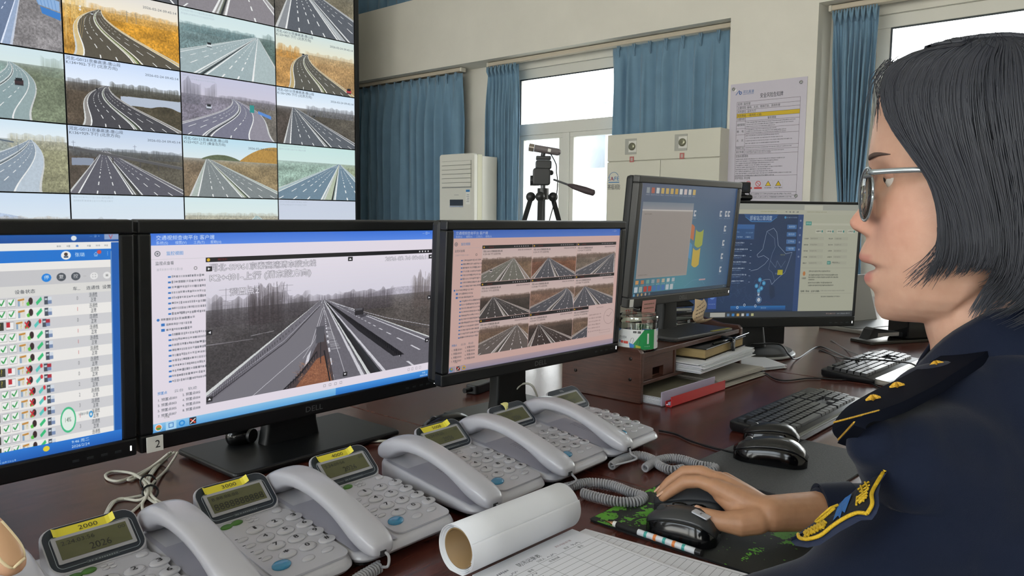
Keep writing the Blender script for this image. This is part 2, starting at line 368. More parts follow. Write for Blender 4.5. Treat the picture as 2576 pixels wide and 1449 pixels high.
# curtain tracks and curtains
M_track = mat('track', '#c9bfae', .4)
M_cur = mat('blue_curtain', '#6e90aa', .8, sheen=.3, bump=.3, bscale=300, noise=.06, nscale=6)
def track(y0, y1, lab, x=6.24):
    t = thing('curtain_rail', lab, 'curtain rail', (x, (y0 + y1) / 2, 2.795))
    obj('rail', MB().box(-.035, .035, -(y1 - y0) / 2, (y1 - y0) / 2, -.022, .018), M_track, t, bevel=.006)
    for s in (-1, 1): obj('end_cap', MB().box(-.04, .04, s * (y1 - y0) / 2 - .012, s * (y1 - y0) / 2 + .012, -.028, .02), mat('track_cap', '#d6d2c6', .4), t, bevel=.006)
    return t
track(6.12, 8.6, 'ivory curtain rail over the wide dark blue curtain beside the video wall')
track(2.90, 5.71, 'ivory curtain rail over the window behind the tripod')
track(-1.9, 2.09, 'ivory curtain rail right of the wall notice over the far right window')
def curtain(y0, y1, z0, z1, nple, lab, x=6.22, tie=None, depth=.045, seed=0, lean=0):
    rs = np.random.RandomState(seed); N = nple * 14; K = 26; t = thing('curtain', lab, 'curtain', (x, (y0 + y1) / 2, z0))
    cy = (y0 + y1) / 2; hw = (y1 - y0) / 2; rows = []
    ph = rs.rand(nple + 1) * .8; am = .7 + .6 * rs.rand(nple + 1)
    for k in range(K + 1):
        v = k / K; z = (z1 - z0) * (1 - v); row = []
        sq = 1.0; sh = 0
        if tie:
            tz, tw, ty = tie; vz = (z1 - tz) / (z1 - z0)
            g = v / vz if v < vz else max(0, 1 - (v - vz) / (1 - vz) * .55)
            g = min(g, 1) ** 1.6; sq = 1 - g * (1 - tw); sh = (ty - cy) * g
        for i in range(N + 1):
            u = i / N; p = u * nple; pi = int(min(p, nple - 1)); fr = p - pi
            pinch = math.exp(-((fr - .5) / .07) ** 2)
            top = math.exp(-(v * 14) ** 1.5)
            fold = math.sin(2 * math.pi * (p + .12 * math.sin(3 * v + ph[pi] * 5))) * am[pi] + .35 * math.sin(4 * math.pi * p + 2 * v + pi)
            amp = depth * (.35 + .65 * min(1, v * 5)) * (1 if not tie else min(1.4, 1 / max(sq, .35)))
            dx = amp * fold * (1 - top * .7) - pinch * top * .03
            y = cy + sh + (u - .5) * 2 * hw * sq + .008 * math.sin(2 * math.pi * p * 2) * (1 - top) + lean * v * (u - .5)
            row.append((dx, y - cy, z + (-.010 * (1 - pinch) * top)))
        rows.append(row)
    o = obj('cloth', MB().rings(rows, cap=False, closed=False), M_cur, t, smooth=True)
    s = o.modifiers.new('thick', 'SOLIDIFY'); s.thickness = .003
    for i in range(nple):
        yy = y0 + (i + .5) / nple * (y1 - y0) - cy
        mb = MB().tube([(-.012, yy, z1 - z0 - .11), (-.034, yy - .006, z1 - z0 - .05), (-.03, yy - .012, z1 - z0 - .002)], [.004, .010, .007], 6).tube([(-.012, yy, z1 - z0 - .11), (-.034, yy + .006, z1 - z0 - .05), (-.03, yy + .012, z1 - z0 - .002)], [.004, .010, .007], 6)
        obj('pleat', mb, M_cur, t, smooth=True)
        obj('hook', MB().tube([(-.01, yy, z1 - z0 - .02), (0, yy, z1 - z0 + .0), (.0, yy, z1 - z0 + .007)], .0025, 5), M_white, t)
    if tie:
        tz, tw, ty = tie; r = hw * tw
        obj('tieback', MB().tube([(.06 * math.cos(a) * 1.0, ty - cy + (r + .02) * math.sin(a), tz - z0) for a in [2 * math.pi * i / 16 for i in range(17)]], .022, 8, flat=.35), M_cur, t, smooth=True)
    return t
curtain(6.11, 8.5, .06, 2.765, 16, 'wide dark blue pleated curtain hanging beside the video wall', seed=1, depth=.05)
curtain(5.28, 5.72, .06, 2.765, 8, 'narrow bunched blue curtain between the air conditioner and the tripod', seed=2, depth=.035)
curtain(2.93, 4.11, 1.55, 2.765, 7, 'blue curtain with pinch pleats hanging behind the white gas cabinet', seed=3, depth=.035, x=6.23)
curtain(1.735, 2.07, .3, 2.765, 8, 'tied back blue curtain right of the wall notice', seed=4, tie=(1.27, .42, 1.875), depth=.035)
curtain(6.9, 8.5, 3.66, 4.36, 9, 'blue curtain in the upper recess above the beam', seed=6, depth=.04, x=6.26)

# ================================================================== CITY OUTSIDE
def tower(name, x, y, wx, wy, h, col, lab, fl=3.2):
    t = thing(name, lab, 'building', (x, y, -8)); m = mat('facade_' + col, col, .7); g = mat('far_glass', '#aab2b8', 1, spec=0)
    obj('wall', MB().box(-wx / 2, wx / 2, -wy / 2, wy / 2, 0, h), m, t)
    obj('parapet', MB().box(-wx / 2 - .3, wx / 2 + .3, -wy / 2 - .3, wy / 2 + .3, h, h + .8), m, t)
    for k in range(int(h / fl)):
        for j in range(int(wy / 3)):
            yy = -wy / 2 + 1.5 + j * 3
            obj('window', MB().box(-wx / 2 - .05, -wx / 2 + .02, yy - .9, yy + .9, 1 + k * fl, 2.7 + k * fl), g, t)
struct('ground', MB().box(7, 160, -60, 120, -8.2, -8), mat('town_ground', '#7c7c74', .9))
tower('apartment_block', 60, 46, 12, 12, 17, '#b9bdc0', 'pale apartment block seen hazily through the window behind the tripod')
tower('apartment_block', 62, 33.5, 12, 8, 19, '#b9c0c6', 'grey tower block seen through the right pane behind the tripod handle')
tower('warehouse', 40, 24, 10, 12, 11, '#b9bbb9', 'low pale building seen below the grey tower block', 3.6)

# ================================================================== VIDEO WALL
def cell(kind):
    W, H = 416, 234
    P = dict(
        r0c1=dict(hor=.2, vx=.5, bx=.35, w=.9, land=('#6a6458', '#7a705c'), seed=11),
        r0c2=dict(hor=.15, vx=.6, bx=.25, w=.85, k=0, rc='#8a868c', sc='#a19da0', land=('#7d776c', '#6a675f'), sky=('#d9d9df', '#e4e2e4'), lanes=((-.9, .1, 3), (.25, 1.0, 2)), seed=12),
        r0c3=dict(hor=.12, vx=.25, bx=.85, w=.75, rc='#5b6068', sc='#8d9196', land=('#5f5b55', '#77715f'), seed=13, lanes=((-.95, -.1, 4), (.12, 1.0, 3)), mc='#aab0b4'),
        r1c0=dict(hor=.02, vx=.72, bx=.10, w=.46, rc='#6e7c8e', sc='#9dabb9', land=('#9a938c', '#8f8880'), seed=14, sky=('#c9d6e6', '#dbe4ee'), tint=(.97, 1.0, 1.08)),
        r1c1=dict(hor=.30, vx=.30, bx=.60, w=.46, k=-.42, sky=('#dcd9d4', '#efe6d2'), land=('#b98a3e', '#c48f34'), rc='#5b564c', sc='#cdb98c', mc='#95a06a', trees=((0, .2, .45, '#d8b469', .8), (.2, 1, .08, '#c39a58', .8)), seed=15, contrast=1.05, hills=((.7, .35, .05, '#d8cbb4'),)),
        r1c2=dict(hor=.24, vx=.80, bx=.25, w=.78, sky=('#cfe3e6', '#d7e8e8'), land=('#6f8688', '#5f7570'), rc='#9fb0b4', sc='#a9b9bb', mc='#57686c', lanes=((-.95, -.15, 3), (0, .62, 3)), trees=((0, .8, .05, '#5f7c80', .7), (.85, 1, .12, '#556a68', .7)), seed=16),
        r1c3=dict(hor=.36, vx=.38, bx=.58, w=.38, k=-.34, sky=('#cfe0df', '#e9e6cf'), land=('#b78d55', '#ad8d62'), rc='#5a5952', sc='#bda878', mc='#7e8a5e', trees=((0, .3, .12, '#c08c46', .9), (.35, 1, .08, '#b59a70', .7)), seed=17),
        r2c0=dict(hor=.22, vx=.60, bx=.25, w=.43, k=.42, sky=('#cfe3ea', '#d6e6e6'), land=('#7d9690', '#77826c'), rc='#8ba0a4', sc='#93a6a8', mc='#5f7274', lanes=((-1.0, -.35, 2), (-.2, .8, 3)), trees=((.82, 1, .2, '#7a8a7c', .6),), seed=18),
        r2c1=dict(hor=.38, vx=.34, bx=.58, w=.40, k=-.36, sky=('#c3d4ee', '#dde6f2'), land=('#5d5348', '#4f4a3e'), rc='#4c4c52', sc='#8d8a88', mc='#646e5c', trees=((0, .3, .08, '#4c4a48', .8), (.35, 1, .08, '#4c4c46', .9)), water=(.45, 1.0, .50, .62, '#aeb8c8'), seed=19, contrast=1.1),
        r2c2=dict(hor=.33, vx=.52, bx=.34, w=.56, k=.50, sky=('#c3c5dc', '#cbc8d8'), land=('#807c8a', '#6c6862'), rc='#77788a', sc='#8f8c98', mc='#5a5f6a', lanes=((-1.0, -.25, 3), (-.1, .62, 2)), trees=((0, .2, .3, '#6c6c78', .9), (.22, .36, .24, '#74727c', .8), (.36, 1, .06, '#6c6a74', .8)), seed=20),
        r2c3=dict(hor=.33, vx=.20, bx=.62, w=.48, sky=('#c6d9ea', '#e0e7ee'), land=('#4d4743', '#5b5750'), rc='#60656c', sc='#7a7c80', mc='#5b5f60', trees=((.35, 1, .1, '#6a6c72', .9),), seed=21, contrast=1.1),
        r3c0=dict(hor=.26, vx=.72, bx=.22, w=.50, k=.22, sky=('#cfe4f2', '#e6eff4'), land=('#9fa9a4', '#8b8b70'), rc='#8897a6', sc='#b7c4d0', mc='#78858e', lanes=((-1.0, -.3, 2), (-.1, .72, 3)), trees=((.55, 1, .1, '#a8a690', .8), (0, .35, .1, '#b0aa98', .6)), seed=22),
        r3c1=dict(hor=.34, vx=.29, bx=.55, w=.50, sky=('#bccfe9', '#d8e2ee'), land=('#524a42', '#5a564c'), rc='#5b5b66', sc='#6d6c74', mc='#52524e', trees=((0, 1, .05, '#4c5054', .8),), seed=23, water=(.02, .2, .47, .56, '#8a94a6')),
        r3c2=dict(hor=.36, vx=.24, bx=.62, w=.50, sky=('#b9dcec', '#d9e6ea'), land=('#7b6c58', '#8a7a5c'), rc='#7e8688', sc='#a9b4ae', mc='#97a388', hills=((.38, .2, .08, '#5f6a52'), (1.0, .42, .28, '#b08a48')), seed=24),
        r3c3=dict(hor=.30, vx=.78, bx=.55, w=.75, sky=('#c4e2e0', '#cfe6e2'), land=('#93aca0', '#8e9a80'), rc='#6f8798', sc='#a3b8bc', mc='#b0bba6', lanes=((-.95, -.02, 4), (.22, .9, 3)), seed=25),
        r4c0=dict(hor=.38, vx=.2, bx=.2, w=.7, sky=('#c9dcf0', '#d9e4ee'), land=('#a8a49a', '#9a968c'), rc='#9fb4b4', seed=26, trees=((0, 1, .06, '#a9a094', .8),), hills=((.3, .4, .12, '#b4c4dc'),)),
        r4c1=dict(hor=.62, vx=.5, bx=.4, w=.5, sky=('#cfe0ee', '#dbe4ec'), land=('#8a8a84', '#7f7f78'), seed=27, trees=((.14, .28, .34, '#8b8f92', .8), (.9, 1, .3, '#8b8f92', .8), (0, 1, .07, '#8b9092', .7))),
        r4c2=dict(hor=.30, vx=.75, bx=.35, w=.5, k=.3, sky=('#cfe4e8', '#dbe8e6'), land=('#b4ac96', '#a9a08a'), rc='#93adae', sc='#b9cbc9', seed=28, trees=((0, 1, .06, '#a8a694', .7),)),
        r4c3=dict(hor=.75, vx=.5, bx=.4, w=.4, sky=('#c6cfe0', '#ccd4e0'), land=('#8a8a84', '#8a8a84'), seed=29),
    )[kind]
    c = Cv(W, H); c.a = road(W, H, **P)
    g1, g2 = '#4d5560', '#4d5560'
    def head(l1, l2): c.text(3, 15, l1, 9.5, '#3c4450', al=.8, width=W * .45); c.text(3, 29, l2, 9.5, '#3c4450', al=.8, width=W * .42)
    stamp = lambda s='2026-02-24 09:45:14', al=.75: c.text(W - 6, 34, s, 8.5, '#3c4450', al=al, width=W * .31, anchor='r')
    if kind == 'r1c1':
        stamp()
        for x in (.53, .61):
            c.line([(W * x, 95), (W * x, 55), ], '#8f8c84', 1.6)
            for q in (60, 68): c.line([(W * x - 7, q), (W * x + 7, q)], '#8f8c84', 1)
        c.disk(58, 72, 4, '#e8e6e0'); c.disk(58, 82, 4, '#e8e6e0'); vehicle(c, 98, 92, 9, '#dfe4e8')
        for i in range(26): x = rng.rand() * 60; c.line([(x, 210 - rng.rand() * 60), (x + rng.randn() * 8, 20 + rng.rand() * 60)], '#e6c684', .9, .7)
    if kind == 'r2c1': head('河北-G0121京秦高速-唐山段', 'K134+902-下行 (北京方向)'); stamp(); vehicle(c, 104, 106, 7, '#2a2c30')
    if kind == 'r3c1':
        head('河北-G0121京秦高速-唐山段', 'K136+929-下行 (北京方向)'); stamp()
        c.line([(0, 76), (W, 130)], '#59595c', 9); c.line([(0, 71), (W, 124)], '#7c7d80', 1.5)
        for x in (40, 150, 250, 320): c.line([(x, 84 + x * .12), (x, 104 + x * .12)], '#4c4a4a', 5)
        for x in (16, 232): c.line([(x, 80), (x, 52)], '#7d8494', 1.5); c.line([(x - 7, 58), (x + 7, 58)], '#7d8494', 1)
    if kind == 'r3c2': head('河北-G0121京秦高速-唐山段', 'K123+927-上行 (秦皇岛方向)'); stamp('2026-02-24 09:45:03')
    if kind == 'r1c3': head('河北-G0121京秦高速-唐山段', 'K133+907-下行 (北京方向)'); stamp(); vehicle(c, 385, 222, 26, '#b2434a'); vehicle(c, 138, 96, 14, '#8d9094')
    if kind == 'r2c3': head('河北-G0121京秦高速-唐山段', 'K136+290-下行 (北京方向)'); stamp(); vehicle(c, 190, 112, 12, '#56595c')
    if kind == 'r2c0': vehicle(c, 275, 122, 26, '#3e3034')
    if kind == 'r1c2': vehicle(c, 120, 128, 20, '#d8e2e4')
    if kind == 'r2c2': vehicle(c, 112, 128, 22, '#c6ccd8'); c.rect(292, 92, 312, 122, '#2f8f8c'); c.poly([(330, 112), (392, 128), (392, 142), (330, 124)], '#5a8ad0')
    if kind == 'r0c3': vehicle(c, 200, 90, 10, '#d8e2e4')
    if kind == 'r1c0': c.poly([(330, 58), (412, 70), (412, 104), (345, 92)], '#8fb2dc'); c.poly([(350, 96), (414, 108), (414, 132), (356, 118)], '#3f7fc8'); [c.line([(336 + 12 * q, 60 + 2 * q), (346 + 11 * q, 92 + 2 * q)], '#5f8cc4', 1.5) for q in range(6)]
    if kind == 'r3c0': c.line([(205, 66), (250, 72)], '#5f6c78', 5); c.line([(262, 100), (262, 72)], '#6f7c88', 2)
    if kind == 'r4c0': c.box(200, 96, 262, 112, '#dfeff0', 3); c.box(330, 104, 416, 122, '#dfeff0', 3)
    if kind in ('r4c1', 'r4c3', 'r1c2', 'r2c2', 'r2c0', 'r3c0', 'r3c3'):
        for j in (12, 24): c.scrib(8, j - 7, W * .32, 8, '#9aa8b4', rng, .35)
    return c.a
vw = thing('video_wall', 'wall of highway camera screens mounted at the left of the room', 'video wall', (3.0, 7.0, 0))
M_blk = mat('black_plastic', '#15171a', .42)
COLS = [1.446, 2.426, 3.402, 4.398, 5.392]; ROWS = [3.632, 3.042, 2.455, 1.88, 1.306, .73]
fr = MB().box(-1.63, 2.44, .03, .34, .66, 3.69).box(2.394, 2.45, -.03, .03, .66, 3.69).box(-1.63, 2.394, -.03, .03, 3.634, 3.69).box(-1.63, 2.394, -.03, .03, .66, .728)
obj('frame', fr, M_blk, vw, bevel=.004)
obj('plinth', MB().box(-1.60, 2.40, .04, .5, 0, .66), mat('plinth_grey', '#3c3f44', .5), vw)
for r in range(5):
    for c in range(4):
        k = 'r%dc%d' % (r, c)
        if k == 'r0c0': k = 'r3c0'
        x0, x1, z1, z0 = COLS[c] - 3.0 + .0022, COLS[c + 1] - 3.0 - .0022, ROWS[r] - .0022, ROWS[r + 1] + .0022
        bz = obj('screen_panel', MB().box(x0, x1, -.02, .03, z0, z1), M_blk, vw)
        e = .0035
        obj('picture', MB().add([(x0 + e, -.0205, z0 + e), (x1 - e, -.0205, z0 + e), (x1 - e, -.0205, z1 - e), (x0 + e, -.0205, z1 - e)], [(0, 1, 2, 3)]),
            img_mat('wall_feed_%d_%d' % (r, c), cell(k), es=1.0, rough=.5, spec=.2), bz, uvplane=(0, 2, x0 + e, x1 - e, z0 + e, z1 - e))

# ================================================================== AIR CONDITIONER
M_ac = mat('ac_white', '#d9d8d0', .35); M_ac2 = mat('ac_cream', '#cfcdb4', .4)
ac = thing('air_conditioner', 'tall white floor standing air conditioner in front of the wall', 'air conditioner', (5.8, 5.775, 0))
obj('front_panel', MB().prism(rrect(-.262, .262, .03, 1.81, .03), 'x', 0, .05), M_ac, ac, bevel=.006)
obj('body', MB().box(.05, .12, -.262, .262, .02, 1.80), M_ac2, ac, bevel=.004)
obj('rear_case', MB().box(.12, .355, -.262, .262, .02, 1.785), M_ac, ac, bevel=.004)
gr = obj('outlet', MB().box(-.002, .001, -.22, .22, 1.455, 1.735), mat('ac_slot', '#8f9294', .5), ac)
for k in range(6): obj('slat', MB().box(-.016, .004, -.218, .218, 1.46 + k * .046, 1.502 + k * .046), M_ac, ac, bevel=.003)
obj('line', MB().box(-.0015, 0, -.225, .225, 1.448, 1.453), mat('ac_slot', '#8f9294', .5), ac)
obj('display', MB().box(-.004, 0, -.10, .10, 1.26, 1.325), mat('ac_disp', '#2a3440', .2), ac, bevel=.002)
obj('display_lip', MB().box(-.005, 0, -.10, .10, 1.245, 1.258), mat('chrome', '#b5b8bb', .2, metal=1), ac)
obj('logo', text_mb('▬▬', .008, Matrix.Translation((-.002, 0, 1.375)) @ Matrix.Rotation(R(-90), 4, 'Z') @ Matrix.Rotation(R(90), 4, 'X'), width=.07), mat('grey_ink', '#7d8288', .5), ac)
el = obj('energy_label', MB().box(-.0015, 0, -.20, -.14, 1.275, 1.43), mat('paper_white', '#e6e6e2', .6), ac)
obj('label_band', MB().box(-.0025, -.0014, -.198, -.142, 1.405, 1.428), mat('label_blue', '#3f7fb8', .5), el)
for k in range(5): obj('label_line', MB().box(-.0022, -.0014, -.19, -.15 - .004 * (k % 3), 1.30 + k * .018, 1.305 + k * .018), mat('grey_ink', '#7d8288', .5), el)

# ================================================================== GAS CABINET
gc = thing('gas_cabinet', 'large white fire suppression cabinet with two round gauges', 'cabinet', (5.93, 3.38, 0))
y0, y1 = -.545, .565; M_cab = mat('cabinet_white', '#d3d2c6', .4)
obj('body', MB().box(.02, .24, y0, y1, 0, 1.905), M_cab, gc, bevel=.006)
obj('top_panel', MB().box(0, .02, y0, y1, 1.665, 1.905), M_cab, gc, bevel=.004)
for a, b in ((y0, .008), (.012, y1)):
    d = obj('door', MB().box(0, .02, a, b, .06, 1.658), M_cab, gc, bevel=.004)
    obj('handle', MB().box(-.02, 0, (.05 if a > 0 else -.07), (.07 if a > 0 else -.05), .85, 1.0), mat('chrome', '#b5b8bb', .2, metal=1), d, bevel=.004)
for yy, zz in ((.31, 1.785), (-.19, 1.795)):
    g = obj('gauge_plate', MB().box(-.004, .001, yy - .055, yy + .065, zz - .065, zz + .075), mat('plate_grey', '#a9aaa4', .5), gc, bevel=.002)
    obj('gauge_window', MB().box(-.006, -.003, yy - .055, yy + .025, zz - .045, zz + .055), M_white, g)
    k = MB().lathe([(.034, 0), (.034, .008), (.028, .016), (.020, .018), (.0, .018)], n=24).xf(Matrix.Translation((-.006, yy - .012, zz + .004)) @ Matrix.Rotation(R(-90), 4, 'Y'))
    kn = obj('gauge', k, mat('gauge_brass', '#8a8a78', .3, metal=.8), g, smooth=True)
    tg = obj('gauge_tag', MB().box(-.004, 0, yy - .03, yy + .012, zz - .135, zz - .085), mat('tag_red', '#b86a66', .6), gc)
    obj('tag_center', MB().box(-.005, -.003, yy - .02, yy + .002, zz - .125, zz - .095), mat('tag_grey', '#b9a9a4', .6), tg)
WX = lambda x, y, z: Matrix.Translation((x, y, z)) @ Matrix.Rotation(R(-90), 4, 'Z') @ Matrix.Rotation(R(90), 4, 'X')
lg = obj('logo', MB().box(-.0015, 0, .43, .545, 1.47, 1.478), mat('logo_blue', '#3f7fb8', .5), gc, label='blue and red maker emblem')
obj('lettering', text_mb('SAFE', .036, WX(-.002, .49, 1.508), width=.12), mat('logo_blue', '#3f7fb8', .5), lg)
obj('lettering_red', text_mb('A', .038, WX(-.003, .508, 1.508), width=.03), mat('logo_red', '#c0453f', .5), lg)
arc = MB().tube([(-.002, .49 + .05 * math.cos(a), 1.52 + .045 * math.sin(a)) for a in [math.pi * (k / 14) * .9 for k in range(15)]], .0022, 5)
obj('swoosh', arc, mat('logo_blue', '#3f7fb8', .5), lg)
obj('company_name', text_mb('赛福消防', .038, WX(-.002, .485, 1.43), width=.135), mat('dark_ink', '#55585c', .6), lg)

# ================================================================== WALL NOTICE
pn = thing('safety_notice', 'white safety risk notice pinned to the pillar between the windows', 'notice', (6.1, 2.518, 1.30))
W, H = 640, 980; c = Cv(W, H, '#cfcbda')
ink = '#4c4c58'
c.disk(40, 50, 11, '#f4f4f4'); c.line([(48, 92), (78, 56), (84, 92)], '#3e5fa0', 5); c.disk(88, 78, 13, '#3e5fa0', 7)
c.text(108, 84, '河北高速', 22, '#3e5fa0', width=96); c.line([(108, 92), (204, 92)], '#3e5fa0', 2)
c.text(355, 130, '安全风险告知牌', 30, '#3c3c48', width=190, anchor='c')
X0, X1 = 62, 590; ys = [152, 186, 218, 248, 282, 312, 372, 424, 520, 550, 588, 770, 905]
c.rect(X0, ys[3], X1, ys[4], '#d6b93e')
for y in ys: c.rect(X0, y, X1, y + 2, ink)
c.rect(X0, ys[0], X0 + 2, 905, ink); c.rect(X1, ys[0], X1 + 2, 905, ink); c.rect(140, ys[4], 142, ys[10], ink)
for y, s, wd in ((178, '名称: 监控室', 110), (211, '主要风险: 触电、火灾、物体打击、其他伤害', 360), (242, '风险部位: 监控大厅', 160), (275, '风险等级: 一般风险 (C级)', 210), (305, '主要风险', 66), (350, '通用管理', 66), (405, '触    电', 60), (480, '火    灾', 60), (543, '物体打击', 66), (577, '其它伤害', 66), (612, '应急处置措施:', 110), (795, '防护用品: 安全帽', 130)):
    c.text(68, y, s, 16, ink, width=wd)
c.text(365, 306, '管控措施', 15, ink, width=70, anchor='c')
for y in list(range(322, 368, 17)) + list(range(380, 422, 15)) + list(range(432, 516, 21)) + [531, 560, 573]: c.scrib(148, y, 200 + 230 * rng.rand(), 9, ink, rng, .7)
for y in range(624, 764, 17): c.scrib(70, y, 300 + 200 * rng.rand(), 10, ink, rng, .7)
for i, x in enumerate((150, 235, 320, 405)):
    c.box(x, 808, x + 74, 880, '#b9b6c2', 2)
    if i < 2: c.disk(x + 37, 836, 23, '#c4484c', 18); c.line([(x + 22, 822), (x + 52, 850)], '#c4484c', 4); c.rect(x + 4, 864, x + 70, 879, '#c4484c')
    else: c.poly([(x + 37, 814), (x + 12, 856), (x + 62, 856)], '#3c3a34'); c.poly([(x + 37, 820), (x + 17, 853), (x + 57, 853)], '#e0c23c'); c.scrib(x + 8, 866, 56, 10, ink, rng, .8)
c.rect(X0, 905, X1, 907, ink); c.rect(X0, 905, X0 + 2, 960, ink); c.rect(X1, 905, X1 + 2, 960, ink); c.rect(X0, 932, X1, 934, ink); c.rect(X0, 958, X1, 960, ink)
for y in (914, 940): c.scrib(150, y, 400, 12, ink, rng, .7)
pw, ph = .318, .97
obj('sheet', MB().box(-.006, -.001, -pw, pw, 0, ph), mat('acrylic_edge', '#b9b6c6', .1), pn, bevel=.001)
e = -.0065
obj('print', MB().add([(e, pw, 0), (e, -pw, 0), (e, -pw, ph), (e, pw, ph)], [(0, 1, 2, 3)]), img_mat('notice_print', c.a, emit=False, rough=.04, spec=.5), pn, uvplane=(1, 2, pw, -pw, 0, ph))
for yy in (-.27, .29):
    for zz in (.04, .93):
        obj('stud', MB().lathe([(.014, 0), (.014, .006), (.009, .012), (0, .013)], n=16).xf(Matrix.Translation((-.007, yy, zz)) @ Matrix.Rotation(R(-90), 4, 'Y')), mat('chrome', '#b5b8bb', .2, metal=1), pn, smooth=True)
# ================================================================== DESK
def wood(name, c1, c2, rough, scale, stretch, bump=.05, coat=0):
    m = mat(name, c1, rough, coat=coat); t = m.node_tree; p = t.nodes['Principled BSDF']
    tc = t.nodes.new('ShaderNodeTexCoord'); mp = t.nodes.new('ShaderNodeMapping'); mp.inputs['Scale'].default_value = stretch
    n = t.nodes.new('ShaderNodeTexNoise'); n.inputs['Scale'].default_value = scale; n.inputs['Detail'].default_value = 6; n.inputs['Roughness'].default_value = .65; n.inputs['Distortion'].default_value = .6
    r = t.nodes.new('ShaderNodeValToRGB'); r.color_ramp.elements[0].position = .32; r.color_ramp.elements[1].position = .68
    r.color_ramp.elements[0].color = (*rgb(c1), 1); r.color_ramp.elements[1].color = (*rgb(c2), 1)
    t.links.new(tc.outputs['Object'], mp.inputs[0]); t.links.new(mp.outputs[0], n.inputs[0]); t.links.new(n.outputs['Fac'], r.inputs[0]); t.links.new(r.outputs[0], p.inputs['Base Color'])
    n2 = t.nodes.new('ShaderNodeTexNoise'); n2.inputs['Scale'].default_value = 6; n2.inputs['Detail'].default_value = 5; t.links.new(tc.outputs['Object'], n2.inputs[0])
    mr = t.nodes.new('ShaderNodeMapRange'); mr.inputs['To Min'].default_value = rough * .75; mr.inputs['To Max'].default_value = rough * 1.35
    t.links.new(n2.outputs['Fac'], mr.inputs[0]); t.links.new(mr.outputs[0], p.inputs['Roughness'])
    bp = t.nodes.new('ShaderNodeBump'); bp.inputs['Strength'].default_value = bump; bp.inputs['Distance'].default_value = .001
    t.links.new(n.outputs['Fac'], bp.inputs['Height']); t.links.new(bp.outputs[0], p.inputs['Normal']); return m
M_desk = wood('desk_wood', '#3a1c17', '#5a2f26', .20, 9, (1.2, 9, 4), .05)
M_desk2 = wood('desk_side', '#35190f', '#4c2a1e', .35, 9, (1, 3, 9), .1)
ZD = .75
dk = thing('control_desk', 'long glossy dark red brown desk carrying the phones and monitors', 'desk', (1.5, .85, 0))
SX = [-1.2, .982, 1.985, 3.0, 4.3]
for a, b in zip(SX[:-1], SX[1:]):
    obj('desktop_panel', MB().box(a + .0012 - 1.5, b - .0012 - 1.5, .262 - .85, 1.52 - .85, .715, ZD), M_desk, dk, bevel=.0015)
    obj('modesty_panel', MB().box(a + .02 - 1.5, b - .02 - 1.5, 1.40 - .85, 1.42 - .85, .02, .715), M_desk2, dk)
for x in SX: obj('side_panel', MB().box(x - .015 - 1.5, x + .015 - 1.5, .32 - .85, 1.40 - .85, 0, .7145), M_desk2, dk)

